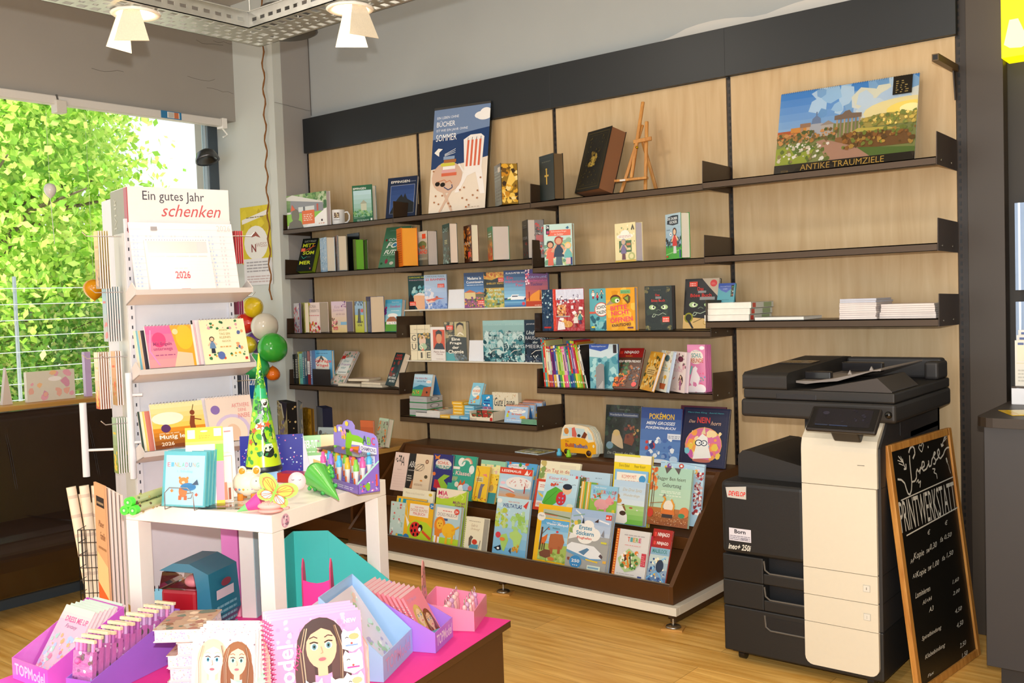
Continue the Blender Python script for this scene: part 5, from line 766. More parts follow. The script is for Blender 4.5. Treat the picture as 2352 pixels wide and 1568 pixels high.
db('Y6',1300-75,755,1345,365,1300, UP+.01,'picture_book','yellow animal board book behind the front yellow one',[('g',0,0,1,1,'f0c43c','f4d44c',3),('r',0,0,1,.3,'3c9094'),('n',3,10,.3,.5,1,.9,.06,['b8442c','4a3a20','e8a02c']),('e',.5,.42,.2,.1,'b89a5c')],'e8bc3c')
db('Y6',1095,730,1248,345,1155, UP-.005,'picture_book','front yellow board book with a mouse and mushrooms on the upper tier',[('r',0,0,1,1,'f2c634'),('r',.1,.55,.62,.7,'d8cc90'),('x',.15,.58,.55,.67,2,'6a5a30'),('p',[(.4,.08),(.6,.08),(.66,.4),(.8,.5),(.5,.5),(.42,.3)],'7a7484'),('p',[(.5,.76),(.9,.7),(.8,.8)],'e88c7c'),('l',[(.1,.95),(.3,.8),(.2,.5),(.14,.1)],.05,'c87a2c'),('n',5,12,0,0,1,.12,.05,['a8b43c','d8502c'])],'e8bc34')
db('Y6',1400,700,1760,305,1480, UP+.03,'picture_book','light blue kindergarten picture book behind the red-topped reading mouse book',[('r',0,0,1,1,'5aa8dc'),('e',.4,.88,.3,.08,'f0ece4'),('t','Kindergarten',.14,.87,.7,.93,'8a6aa0','i'),('n',3,20,0,.6,1,1,.05,['e8b43c','4a9c4c','d8603c'])],'5aa0d0', th=.02)
db('Y6',1375,700,1740,358,1420, UP+.012,'picture_book','picture book with a red reading-series band on top',[('r',0,0,1,1,'b8dce0'),('r',0,.8,1,1,'e0482c'),('t','LESEMAUS',.06,.86,.66,.94,'f4ece4','b'),('p',[(.76,.82),(.84,.98),(.88,.84),(.96,.96),(.9,.82)],'f4ece4')],'b0d4dc')
db('Y6',1390,700,1735,442,1432, UP-.008,'picture_book','pale blue seaside board book with a curly title and striped beach',[('g',0,.3,1,1,'dcecf4','b4d4ec',4),('g',0,0,1,.5,'e8a050','8ac0d8',5),('e',.6,.7,.42,.26,'f0ece8'),('n',3,30,.3,.56,.92,.84,.02,['d89a9c','e8c4b8']),('l',[(0,.5),(.3,.44),(.5,.34)],.05,'e8e0e0'),('l',[(0,.46),(.3,.4),(.5,.3)],.02,'d8605c'),('e',.4,.18,.16,.08,'d88a4c'),('r',.8,.3,.84,.6,'b8443c'),('e',.1,.66,.08,.06,'f4c8d4')],'a8c8e4')
# upper tier, right half
db('Y7',120,620,520,165,187, UP+.035,'picture_book','cream picture book with a red title at the back of the upper tier',[('r',0,0,1,1,'f0e8c8'),('t','Ein Tag in der',.14,.74,.8,.84,'c84434'),('t','Kita',.2,.6,.5,.7,'c84434'),('n',3,16,0,.6,.12,.95,.05,['c8b46c','8aa45c']),('r',.5,.86,.9,.94,'e8dcc0')],'ece4c4', asp=1)
db('Y7',100,648,240,350,148, UP, 'picture_book','red framed picture book with a yellow plane beside the smiling ladybird book',[('r',0,0,1,1,'d8482c'),('r',.16,.1,1,.92,'f0ece4'),('r',.16,.3,1,.62,'9cc8e4'),('p',[(.2,.6),(.9,.4),(.8,.34),(.3,.5)],'f0c43c'),('x',.3,.74,.9,.86,2,'d88a7c'),('e',.4,.2,.2,.05,'e8b8b0')],'d04428')
db('Y7',440,640,845,262,480, UP+.03,'picture_book','light blue construction site board book behind the farm books',[('g',0,0,1,1,'9cc4dc','c0dcec',3),('t','Hanno Bibers',.02,.76,.5,.88,'d0505c'),('t','Baustelle',.34,.58,.7,.7,'d0505c'),('n',3,30,0,0,1,.4,.06,['d88a3c','6a9c3c','e8c45c']),('x',.65,.84,.8,.88,1,'7a8a9c')],'a8cce0', th=.02)
db('Y7',500,640,590,330,548, UP+.012,'picture_book','dark autumn board book edge beside the ladybird book',[('r',0,0,1,1,'4a6a3c'),('n',3,30,0,0,1,1,.1,['a8582c','c8d8e4','5c4a24','e0883c'])],'3c5c34')
db('Y7',190,612,515,297,246, UP-.005,'picture_book','light blue board book with a smiling ladybird under a green leaf',[('g',0,0,1,1,'b4dcec','cce8f4',3),('t','Kleiner Käfer',.1,.83,.68,.92,'d85a5c'),('x',.24,.75,.55,.79,1,'e08a84'),('p',[(0,.1),(.1,.44),(.34,.62),(.6,.5),(.5,.2),(.3,.02),(.1,.02)],'5ab43c'),('l',[(.05,.08),(.4,.5)],.01,'3c8a2c'),('e',.56,.28,.15,.21,'d83440'),('e',.7,.56,.14,.15,'f0c49c'),('e',.7,.65,.14,.09,'2c3444'),('n',3,6,.48,.14,.64,.42,.025,['8ab0e0']),('l',[(.8,.7),(.9,.74),(.94,.72)],.008,'2c2c34'),('r',0,0,1,.03,'4a9c34'),('e',.86,.08,.1,.07,'f0f0dc'),('n',5,8,.2,.64,.4,.72,.03,['d8543c']),('r',.9,.92,.97,1,'e0504c')],'a8d4e8')
for i in range(2):
    db('Y7',565+i*55,640+i*8,655+i*55,375+i*8,596+i*60, UP+.012-i*.008,'picture_book',['yellow-spined farm book behind its twin','yellow-spined farm book directly behind the pig book'][i],[('r',0,0,1,1,'7ab04c'),('r',0,0,.4,1,'e8b440'),('r',.12,0,.2,1,'f4ece0')],'e0ac3c', group='yellow-spined farm books')
db('Y7',668,655,935,405,690, UP-.012,'picture_book','farm board book with a pink piglet and rainbow-coloured title',[('g',0,.4,1,1,'b4dce8','8ac4e4',3),('r',0,0,1,.46,'9ac84c'),('t','Mein kleiner',.12,.88,.6,.95,'f0f4f4','i')]+[('t', ch, .1+i*.1,.68,.18+i*.1,.82, c, 'b') for i, (ch, c) in enumerate(zip('BAUERNHOF',('6a9cd0','5ab08a','7ab04c','e8a43c','d8504c','6a9cd0','5ab08a','d8443c','b8443c')))]+[('e',.45,.28,.28,.2,'f0a8a8'),('e',.74,.42,.16,.14,'f0a0a0'),('p',[(.66,.56),(.72,.68),(.78,.56)],'e88c90'),('p',[(.84,.54),(.92,.66),(.94,.5)],'e88c90'),('r',.28,.04,.36,.16,'e89898'),('r',.56,.0,.64,.14,'e89898'),('e',.86,.38,.05,.04,'e07c84'),('l',[(.14,.36),(.06,.44),(.12,.48)],.03,'e89898'),('e',.9,.06,.06,.06,'f0cc3c'),('n',3,8,.1,.52,.4,.66,.04,['d8643c','4a8a3c'])],'9cc8dc')
db('Y7',880,780,1250,98,925, UP+.04,'picture_book','tall yellow picture book with a cream top standing behind the mountain book',[('r',0,0,1,1,'f0d428'),('r',0,.88,1,1,'f2ecd4'),('r',.0,.97,.7,1,'e0d848'),('t','Doris Ebbel',.14,.82,.42,.86,'6a5c24'),('t','Peter Knorr',.56,.82,.86,.86,'6a5c24'),('x',.1,.7,.95,.78,1,'d8643c'),('t','Oh Schreck',.4,.68,.95,.77,'4a8a8c')],'e8d040', th=.02)
db('Y7',885,780,1215,253,930, UP+.02,'picture_book','light blue framed mountain picture book with red lettering',[('r',0,0,1,1,'8ac0e4'),('r',.06,.03,.94,.95,'f4ecdc'),('t','KOMM MIT',.22,.84,.66,.91,'d86a4c'),('t','IN DIE BERGE!',.2,.74,.8,.81,'d86a4c'),('e',.84,.85,.1,.07,'4a98cc')],'84b8dc', th=.02)
db('Y7',880,770,1200,365,922, UP-.012,'picture_book','board book with a big-nosed white dog in a green meadow',[('g',0,.42,1,1,'dce8ec','b8d4ec',4),('g',0,0,1,.44,'6ab83c','b8d88c',4),('t','Die Drei Spitz',.3,.74,.9,.83,'c0b494','i'),('t','Wunderdinge',.34,.62,.84,.7,'c0b494','i'),('p',[(.08,.0),(.1,.34),(.18,.46),(.34,.44),(.42,.3),(.5,.2),(.52,.06),(.44,0)],'f0ece4'),('e',.36,.24,.1,.055,'4a3428'),('e',.14,.36,.03,.025,'4a7ab0'),('p',[(.3,.44),(.42,.3),(.46,.3),(.38,.46)],'8a5c34'),('e',.16,.62,.07,.06,'c8843c'),('e',.2,.52,.1,.06,'d8984c'),('l',[(0,.42),(1,.4)],.012,'a8c87c'),('e',.6,.38,.06,.02,'b8603c'),('e',.8,.34,.03,.015,'e8e0dc')],'b4d0e0', th=.03)
db('Y7',1330,770,1770,170,1388, UP+.03,'picture_book','light blue picture book with balloons and bunting behind the digger book',[('r',0,0,1,1,'b4d4e8'),('e',.2,.92,.05,.05,'8a4c94'),('e',.12,.9,.03,.03,'e8b43c'),('e',.82,.87,.04,.04,'e8b05c'),('e',.48,.94,.06,.04,'c84a3c'),('e',.48,.94,.03,.02,'f0ece8'),('l',[(0,.97),(.5,.99),(1,.95)],.008,'7a8aa0'),('n',3,90,.82,.2,1,.85,.03,['a83438','f0ece8','8a3c44','c8a8a8']),('n',4,20,0,.8,1,.98,.02,['f0c8d0','c8e8dc','f8f0dc'])],'a8c8e0')
db('Y7',1245,790,1650,225,1302, UP-.012,'picture_book','large digger birthday picture book with a mint sky and orange woods',[('g',0,.3,1,1,'b8d4b4','a4ccb8',4),('t','Bagger Ben feiert',.16,.76,.86,.84,'3a3028'),('t','Geburtstag',.3,.64,.76,.73,'3a3028'),('x',.28,.56,.76,.61,2,'e0ecd8'),('x',.24,.51,.8,.55,1,'d8e4d0'),('p',[(.32,1),(.5,1),(.38,.89)],'5c5450'),('p',[(.56,1),(.72,1),(.68,.89)],'5c5450'),('n',3,30,0,.6,.16,.98,.04,['d8743c','e8944c','c8602c']),('r',.05,.3,.07,.9,'6a4a34'),('r',.1,.3,.115,.7,'6a4a34'),('g',0,0,1,.3,'8a4a24','b87438',4),('n',4,140,.1,.02,.95,.22,.008,['f0d8b0','c88a4c','6a3418','e8b47c']),('e',.5,.34,.12,.1,'e8dcc8'),('l',[(.36,.22),(.34,.34),(.42,.46),(.36,.5)],.04,'e0982c'),('l',[(.62,.22),(.64,.36),(.56,.46)],.04,'e0982c'),('p',[(.33,.48),(.42,.52),(.38,.55)],'8a7a6c'),('p',[(.32,.2),(.68,.2),(.64,.28),(.36,.28)],'d8742c'),('r',.36,.14,.62,.2,'3c302c'),('e',.06,.2,.08,.08,'c83c28'),('e',.9,.26,.12,.09,'d87434'),('e',.84,.2,.08,.04,'3c8a5c'),('l',[(.04,.36),(.36,.4)],.015,'9a6a3c'),('n',6,50,.4,.36,.72,.55,.005,['f0e8a8','e07c4c','f4f4e8'])],'a8c8b0', th=.014)
# lower tier, left half
db('Y6',165,1150,330,740,150+40, LO+.01,'picture_book','pale mint book at the far left of the lower tier',[('r',0,0,1,1,'c8dcd4'),('n',3,30,0,0,1,1,.06,['e8f0e8','a8c8b8','d8645c'])],'b8d0c8')
for i in range(2): db('Y6',188+i*42,1155+i*8,480+i*42,682+i*6,262+i*45, LO+.012-i*.006,'colouring_book',['rear teal colouring book with yellow zigzag edge','front teal colouring book with yellow zigzag edge'][i],[('r',0,0,1,1,'2c9cb0'),('r',0,0,.08,1,'e8cc4c'),('r',0,.95,1,1,'e8b43c'),('e',.14,.5,.1,.04,'e8e4e0'),('e',.18,.46,.04,.03,'c83c3c'),('r',0,0,.9,.05,'e8a83c'),('e',.92,.9,.08,.05,'3c8ac0')],'3498ac', group='teal colouring books')
db('Y6',270,1165,615,592,330, LO+.03,'picture_book','cream-topped book behind the ladybird colouring book',[('r',0,0,1,1,'f0e8cc'),('t','Meine erste Kinderbibel',.1,.9,.7,.94,'c8bca0'),('e',.9,.93,.06,.03,'e8c43c')],'e8e0c8')
db('Y6',640,1230,975,592,712, LO+.025,'colouring_book','lime colour-by-numbers book with pink title behind the lion book',[('r',0,0,1,1,'b8d43c'),('p',[(0,1),(1,1),(.9,.96),(.5,.86),(.2,.82),(0,.84)],'f0e4cc'),('t','MIA',.06,.88,.38,.96,'d83c6c','b'),('t','and me',.08,.83,.42,.88,'e87a9c','b'),('t','MALEN nach',.58,.76,.98,.81,'8a3c6a','b'),('t','ZAHLEN',.64,.7,.96,.75,'8a3c6a','b'),('l',[(.6,.86),(.8,.94),(.92,.9),(.86,.84)],.025,'d8e47c')],'b0cc3c', th=.016)
db('Y6',315,1180,628,728,362, LO-.005,'colouring_book','yellow colouring book with a red ladybird and orange pencil',[('r',0,0,1,1,'f0b828'),('p',[(.3,0),(.14,.2),(.14,.42),(.4,.56),(.8,.52),(1,.4),(1,0)],'b8d434'),('r',.16,.64,.84,.93,'f4ece0'),('t','mein erstes',.34,.84,.66,.89,'d8645c'),('t','DICKES BUNTES',.2,.755,.8,.82,'c8784c'),('t','MALBUCH',.3,.67,.72,.74,'d84c4c'),('e',.42,.33,.2,.18,'d83430'),('e',.6,.38,.08,.08,'241c1c'),('e',.58,.34,.05,.05,'f4f0ec')]+[('e', u, v, .035,.04,'241c1c') for u, v in ((.32,.4),(.44,.44),(.3,.28),(.42,.3),(.38,.2),(.52,.22))]+[('p',[(.66,.28),(.96,.12),(1,.18),(.68,.34)],'e0582c'),('p',[(.02,.66),(.2,.46),(.14,.36)],'f0ece0'),('e',.12,.1,.11,.09,'3c7cb8'),('r',.34,0,.52,.05,'4a90b8'),('e',.96,.94,.1,.08,'3c84c0'),('t','2+',.9,.9,1,.96,'f4f4f4','b'),('l',[(.02,.96),(.16,.54)],.03,'c8c8a0')],'e8b028', th=.016)
db('Y6',640,1235,930,780,694, LO-.008,'colouring_book','pale blue colouring book with a yellow lion',[('r',0,0,1,1,'b4d0d8'),('r',0,0,1,.24,'b8d838'),('r',.06,.7,.9,.94,'f4ece0'),('t','DICKES MALBUCH',.12,.74,.86,.82,'8a7a7c'),('x',.3,.86,.66,.9,1,'d86c64'),('r',.32,.64,.52,.69,'4a5a8a'),('e',.24,.52,.22,.2,'e8882c'),('e',.24,.54,.13,.12,'f4bc3c'),('e',.6,.42,.26,.17,'f4bc2c'),('r',.5,.1,.58,.36,'f0b428'),('r',.72,.12,.8,.36,'f0b428'),('p',[(.1,.1),(.24,.1),(.28,.36),(.06,.4)],'e8882c'),('r',.06,.06,.14,.26,'f4f0ec'),('r',.2,.04,.28,.24,'f4f0ec'),('p',[(.7,.44),(.98,.56),(1,.52),(.74,.4)],'f0a828'),('l',[(.84,.4),(.88,.26),(.82,.2)],.014,'d8a83c'),('e',.84,.88,.1,.07,'e0503c'),('t','2+',.78,.85,.9,.91,'f4f4f4','b'),('e',.2,.56,.015,.012,'5c3c1c'),('e',.3,.56,.015,.012,'5c3c1c'),('e',.25,.5,.03,.015,'b8642c'),('r',.26,0,.48,.06,'e8742c')],'a8c8d4', th=.02)
db('Y6',990,1300,1195,912,1035, LO+.015,'picture_book','green and white striped book behind the mouse board book',[('r',0,0,1,1,'e8e0a8')]+[('r',0, i*.06,.4, i*.06+.03,'9ab84c') for i in range(16)]+[('r',.4,0,1,1,'c4dcec')],'dce4b8')
db('Y6',998,1310,1195,928,1045, LO-.01,'picture_book','small thick cream board book with a mouse knitting',[('r',0,0,1,1,'ece4c8'),('x',.15,.88,.8,.92,1,'b0a48c'),('t','Geht in',.3,.74,.66,.82,'b89a7c','i'),('t','Ordnung!',.3,.64,.8,.71,'b89a7c','i'),('p',[(.3,.16),(.8,.16),(.8,.28),(.3,.26)],'5a9cb4'),('e',.58,.34,.15,.07,'d0442c'),('p',[(.26,.2),(.24,.42),(.34,.5),(.48,.46),(.4,.38),(.4,.26)],'6a5a50'),('l',[(.84,.18),(.9,.4)],.03,'6a5a50'),('x',.2,.05,.75,.07,1,'c0b494')],'e4dcc4', th=.045)
db('Y6',1318,1345,1690,685,1390, LO-.006,'atlas','large light blue world atlas book with green continents and animals',[('g',0,0,1,1,'6ab0dc','c8e4ec',6),('t','MEIN ERSTER',.34,.915,.68,.94,'d8643c'),('t','WELTATLAS',.18,.83,.76,.895,'34508c','b'),('n',3,40,.0,.5,.36,.8,.05,['9cc850','c4d88c','b8c84c']),('p',[(.2,.36),(.38,.4),(.46,.3),(.36,.1),(.3,.12),(.22,.26)],'a8d06c'),('n',5,30,.5,.46,1,.76,.07,['a8d480','9cc85c','b8dca8']),('p',[(.48,.42),(.68,.48),(.86,.4),(.78,.16),(.66,.14),(.6,.3),(.5,.34)],'b4d878'),('e',.08,.93,.08,.04,'e8ece8'),('p',[(.8,.88),(.95,.98),(.9,.84)],'d8443c'),('e',.14,.36,.08,.05,'d8404c'),('p',[(.04,.14),(.24,.2),(.28,.12),(.16,.1)],'1c2430'),('e',.18,.14,.04,.02,'f0f4f4'),('p',[(.5,.12),(.56,.18),(.58,.08)],'3c4450'),('n',7,20,.6,.12,.8,.24,.03,['e0b03c','c88a2c']),('n',8,16,.1,.6,.9,.9,.015,['c83c2c','5a4030','f4f4f0']),('e',.28,.3,.08,.03,'e8843c'),('r',.42,.02,.5,.04,'f4f4f4'),('l',[(.34,.04),(.36,.02),(.4,.03)],.01,'f4f4f4')],'84b4d8', th=.014)
# lower tier, right half
db('Y7',95,1185,425,597,167, LO-.0,'water_colouring_book','yellow framed water painting book with forest animals and a brush slot',[('r',0,0,1,1,'f2bc18'),('r',.16,.78,1,.92,'b0bca8'),('l',[(.2,.86),(.98,.82)],.03,'6a7a4c'),('l',[(.2,.84),(.6,.83)],.015,'d8442c'),('r',.14,.08,.98,.76,'8cc8e8'),('g',.14,.4,.98,.76,'b4dcec','4aa4dc',4),('r',.14,.08,.98,.36,'a8c060'),('n',3,20,.14,.08,.98,.2,.04,['8aa448','c0d078']),('e',.12,.79,.13,.07,'f0ece4'),('t','Mein',.06,.79,.2,.82,'3c3c3c'),('t','Wasser-Malspaß',.3,.66,.96,.71,'f0f4f8','b'),('t','Mein erster',.48,.71,.74,.735,'f0f4f8'),('t','Waldtiere',.5,.61,.72,.64,'3c5a34'),('p',[(.44,.3),(.48,.26),(.6,.28),(.84,.3),(.9,.42),(.82,.54),(.6,.54),(.46,.52),(.44,.44)],'b4683c'),('r',.5,.2,.58,.3,'a85c34'),('r',.72,.22,.8,.34,'a85c34'),('p',[(.16,.34),(.3,.34),(.36,.42),(.38,.52),(.26,.46),(.18,.44)],'e0702c'),('r',.24,.24,.27,.36,'5c3420'),('r',.3,.25,.33,.36,'5c3420'),('p',[(.18,.2),(.34,.26),(.5,.26),(.54,.16),(.4,.12),(.22,.14)],'7a4830'),('l',[(.18,.24),(.2,.62)],.05,'5a3c24'),('l',[(.2,.5),(.4,.64)],.015,'5a3c24'),('e',.4,.6,.03,.015,'d8743c'),('e',.66,.57,.04,.02,'d8443c'),('r',.45,.01,.64,.045,'e0502c'),('e',.56,.12,.1,.03,'d87c3c')],'e8b418', th=.012)
db('Y7',425,1262,845,640,505, LO+.014,'sticker_book','second airport sticker book behind the front one',[('r',0,0,1,1,'a8c0dc'),('r',.84,0,1,1,'e4d8b8'),('t','3',.96,.9,.99,.94,'2c5ca0','b')],'9cb4d4')
db('Y7',415,1255,820,645,500, LO-.01,'sticker_book','airport sticker book with a white airliner and a cloud-shaped title',[('g',0,.55,1,1,'c8d4e4','9cb8dc',4),('r',0,0,1,.6,'a8a8a4'),('n',3,16,0,.62,.3,.8,.05,['a8c46c','e8c84c','8aa458']),('p',[(.04,.6),(.5,.68),(.5,.62),(0,.5)],'e8e8e4'),('e',.4,.66,.27,.13,'f2f0ea'),('e',.2,.66,.12,.09,'f2f0ea'),('e',.62,.62,.16,.1,'f2f0ea'),('e',.46,.76,.14,.08,'f2f0ea'),('e',.42,.54,.18,.08,'f2f0ea'),('t','Erstes',.24,.68,.56,.75,'4a90b0','b'),('t','Stickern',.18,.59,.62,.66,'4a90b0','b'),('t','Flughafen',.22,.52,.58,.57,'d8604c','b'),('p',[(0,.4),(.1,.46),(.66,.44),(.86,.34),(.88,.26),(.6,.24),(.3,.28),(0,.34)],'eceef0'),('p',[(.88,.26),(.8,.3),(.84,.34),(.9,.3)],'5c4c50'),('p',[(.3,.32),(.5,.4),(.56,.38),(.44,.28)],'5a84a8'),('p',[(0,.34),(.6,.24),(.88,.26),(.86,.24),(.5,.2),(0,.3)],'6aa0c8'),('l',[(.1,.98),(.24,.92),(.3,.86)],.03,'e8ece8'),('l',[(.06,.88),(.34,.93)],.02,'8ab0a0'),('l',[(.7,.86),(.96,.82)],.03,'f0f0f4'),('r',.86,.88,1,.96,'e0442c'),('t','ab 3',.87,.9,.98,.94,'f4f0ec','b'),('l',[(.5,.22),(.8,.2)],.03,'e8c43c'),('n',9,16,.05,.0,.4,.22,.04,['f4f0e8','e8e0d0','8a4c3c']),('e',.26,.16,.15,.1,'3c8cc8'),('t','250',.16,.15,.36,.2,'f4f4f4','b'),('x',.2,.1,.34,.13,1,'e8f0f4'),('r',.56,.06,.88,.14,'dce8d8'),('r',.58,.09,.84,.12,'8ab0c8'),('r',.36,.01,.52,.05,'e0502c'),('r',.92,.2,1,.24,'e8b44c'),('r',.82,.5,.96,.53,'d8d048'),('p',[(.3,.78),(.33,.88),(.36,.78)],'2c3440'),('p',[(.6,.82),(.7,.88),(.7,.82)],'4a3430'),('p',[(.8,.62),(.86,.72),(.88,.6)],'8a8a90')],'a8b8cc', th=.012)
db('Y7',905,1325,1240,880,975, LO+.01,'colouring_book','rear copy of the animal colouring pad with a red spine edge',[('r',0,0,1,1,'d83c5c')],'c83454', th=.01)
db('Y7',885,1325,1215,845,955, LO-.008,'colouring_book','white animal colouring pad with an orange spiral edge and a tiger in leaves',[('r',0,0,1,1,'dcd8d4'),('r',0,0,.09,1,'d8642c')]+[('e',.045,.03+i*.052,.03,.014,'e8b04c') for i in range(19)]+[('x',.25,.88,.9,.92,1,'b0a8a8')]+[('t', c_, .36+i*.085,.76,.43+i*.085,.85, k_, 'b') for i, (c_, k_) in enumerate(zip('TIERE',('d8583c','5aa0a0','d8a03c','7ab04c','d8486c')))]+[('x',.3,.68,.8,.71,1,'e0a0a0'),('p',[(.14,.4),(.44,.62),(.88,.42),(.66,.2),(.4,.14),(.24,.24)],'b0c88c'),('n',3,40,.25,.22,.75,.55,.05,['e07c2c','5a3420','6a9c4c','f0ece0','4a7a3c']),('l',[(.4,.5),(.5,.24)],.05,'e0842c'),('l',[(.5,.5),(.56,.26)],.03,'3c2418'),('r',.84,.3,.98,.56,'c83c4c'),('x',.86,.33,.96,.53,5,'e8a8a8'),('x',.16,.1,.7,.12,1,'a8a0a0'),('r',.8,.04,.92,.1,'3c4c8a')],'d4d0cc')
for i in range(2):
    db('Y7',1225+i*5,1385,1420,850+i*95,1318-i*14, LO+.006-i*.014,'colouring_pad',['rear red-topped colouring pad beside the right side panel','front red-topped colouring pad beside the right side panel'][i],[('r',0,0,1,1,'8ab0c8'),('r',0,.8 if i else .78,1,1,'a8261c'),('t','NINJAGO',.26,.85,.86,.94,'f4ece4','b'),('r',.08,.86,.2,.94,'e0443c')]+([('t','MALBLOCK',.1,.68,.88,.77,'4a8a84','b'),('g',0,0,1,.64,'3c6ca8','c8d8d0',4),('n',3,50,.1,.0,.9,.6,.06,['f0ecd0','8ac0e0','d8b04c','2c4c84','3c5c94']),('l',[(0,.1),(.5,.3),(.9,.06)],.06,'6ab0e0'),('e',.6,.4,.2,.14,'24344c')] if i else []),'9c2c24', group='red-topped colouring pads')
# on the top board
T1 = .603
P = np.array([0,-.15, T1+.001]); P[0] = slide(P, (1,0,0), px=Fx('Y3',318)); w = slide(P, (1,0,0), px=Fx('Y3',685)); h = slide(P, (0,0,1), py=Fy('Y3',1072))
prof = [(.04,.1),(.0,.16),(0,.55),(.06,.85),(.14,.97),(.3,1),(.6,.98),(.8,.93),(.92,.75),(.97,.5),(1,.4),(1,.12),(.9,.1),(.86,0),(.76,0),(.7,.1),(.26,.1),(.22,.0),(.12,0),(.08,.1)]
t = thing('van_shaped_book','yellow and white van-shaped board book with animals at the windows','book', TR(P[0], P[1], P[2]))
b = MB(); b.prism([(u*w, v*h) for u, v in prof],0,.004,'y','f0ac20','gloss')
b.art([('p',[(0,.5),(.06,.85),(.14,.97),(.3,1),(.6,.98),(.8,.93),(.92,.75),(.97,.5),(.8,.46),(.7,.58),(.4,.6)],'efe4c8'),('p',[(.07,.62),(.1,.86),(.22,.9),(.22,.62)],'c4dce0'),('p',[(.25,.62),(.25,.9),(.7,.88),(.76,.6)],'c4dce0'),('p',[(.8,.56),(.78,.84),(.88,.72),(.93,.55)],'c4dce0'),('e',.18,.78,.07,.1,'d88a3c'),('p',[(.34,.62),(.34,.88),(.42,.92),(.48,.7),(.46,.6)],'d86a5c'),('e',.54,.66,.05,.05,'2c3440'),('p',[(.6,.6),(.7,.8),(.78,.72),(.72,.58)],'7a3c24'),('t','BulliBusBuch',.14,.28,.78,.4,'b83c34','b'),('t','BusBuch',.4,.27,.78,.39,'4a7ab0','b'),('t','Das',.14,.44,.24,.49,'8a5c24'),('e',.95,.36,.03,.05,'f0e4c0')], w, h, MX((0,0,0),(1,0,0),(0,1,0),(0,0,1)))
b.build('cover', t)
for k in range(5):
    b = MB(); b.prism([(u*w+.004*(k+1), v*h) for u, v in prof],.0045+k*.0075,.0115+k*.0075,'y',['e4dcc4','c8ccc0','dcd4bc','c4c8bc','d4ccb4'][k],'gloss'); b.build('thick_page', t)
for u in (.17,.81):
    b = MB(MX((u*w, -.0006,.055*h+.012),(1,0,0),(0,0,-1),(0,1,0))); b.lathe([(0,.0),(.014,.0),(.0145,-.003),(0,-.003)],20,'4a2c1c','gloss', M=RX(0)); b.lathe([(0,.0008),(.007,.0008),(.007,0)],16,'d8d0c4','gloss'); b.build('wheel', t)
for L_, c, n in ((272,'5ab8dc','light blue'),(372,'8ad024','lime green')):
    P = aty(Fx('Y3', L_+26), Fy('Y3',1405 if L_ < 300 else 1414),-.185 if L_ > 300 else -.17); b = MB(TR(P[0], P[1], T1+.001)); b.lathe([(0,0),(.013,0),(.0135,.003),(.0135,.016),(.012,.018),(.0085,.02),(.008,.036),(0,.037)],20, c, 'plastic')
    tag(b.build('stamp_tube'),'small %s stamp tube standing on top of the display unit' % n, 'toy','small stamp tubes')
P = aty(Fx('Y2',1310), Fy('Y2',1475),-.19); b = MB(TR(P[0],-.195, T1+.001,-.12)); b.box(0,.17,0,.13,0,.005,'c8d4d8','pages'); b.art([('r',0,0,1,1,'a8b4a0'),('n',3,30,0,0,1,1,.1,['d8c83c','7a8a5c','e8e8e0','5c6c50'])],.17,.13, MX((0,0,.005),(1,0,0),(0,0,-1),(0,1,0))); tag(b.build('magazine'),'thin magazine lying flat on top of the display unit','magazine')
book('Y3',770,1138,1170,875, T1,-.13,'fantasy_book','dark forest-scene picture book in shrink wrap on top of the display unit',[('r',0,0,1,1,'18241c'),('n',3,60,0,.2,1,1,.07,['24382a','122018','304c34','1c3024']),('r',.1,.78,.95,.86,'3c4c6c'),('t','Wunderbare Fantasiewelten',.12,.8,.92,.84,'d8dce4'),('t','Crimson J. Fauna',.36,.9,.7,.93,'9aa090'),('p',[(.2,.3),(.22,.46),(.3,.52),(.42,.5),(.52,.36),(.56,.18),(.4,.22)],'d8c098'),('e',.34,.48,.1,.06,'e0c484'),('p',[(.56,.3),(.6,.46),(.8,.5),(.86,.36),(.8,.26)],'8a4424'),('n',5,20,.56,.4,.96,.66,.04,['6a2c1c','a85c34','c8a05c']),('e',.16,.24,.1,.07,'7aa0b0'),('p',[(.3,.18),(.6,.2),(.9,.08),(.1,.06)],'20201c'),('t','Die Chronik der Elfen',.1,.08,.9,.13,'b8bcb0','i')], cov='18241c', tl=795, ang=0, th=.02)
o = [q for q in bpy.data.objects if q.name.startswith('fantasy_book')][-1]
b = MB(); R = random.Random(5); Wd = .26; Ht = .33; V = [(-.004+Wd*i/8*.98,-.004-R.uniform(0,.006), Ht*j/8) for j in range(9) for i in range(9)]; b.add(V, [(j*9+i, j*9+i+1,(j+1)*9+i+1,(j+1)*9+i) for j in range(8) for i in range(8)],'ffffff','film', True); b.build('shrink_wrap', o)
book('Y3',1145,1572,1580,900, T1,-.14,'picture_book','big blue picture book with yellow bubble-letter title on the display unit',[('g',0,0,1,1,'6a94cc','2c448c',5),('t','POKÉMON',.2,.78,.84,.93,'2c4c9c','b'),('t','POKÉMON',.21,.79,.83,.92,'f0c43c','b'),('t','MEIN GROSSES',.14,.69,.86,.75,'e8ecf4','bi'),('t','POKÉMON-BUCH',.12,.61,.88,.67,'e8ecf4','bi'),('n',3,30,.15,.1,.85,.45,.05,['e8ecf0','2c3c74','8aa4d0','c8403c','4c6cac']),('r',.68,.44,1,.54,'dce0e8'),('x',.7,.46,.98,.52,2,'8a94a8'),('e',.85,.08,.1,.06,'c0d8f0'),('e',.5,.02,.3,.05,'e0e8f0')], cov='304a90', tl=1172, ang=0, th=.012)
book('Y3',1552,2030,2050,880, T1,-.11,'picture_book','burgundy book edge behind the navy unicorn picture book',[('r',0,0,1,1,'5c2034')], cov='5c2034', tl=1590, ang=0, th=.01)
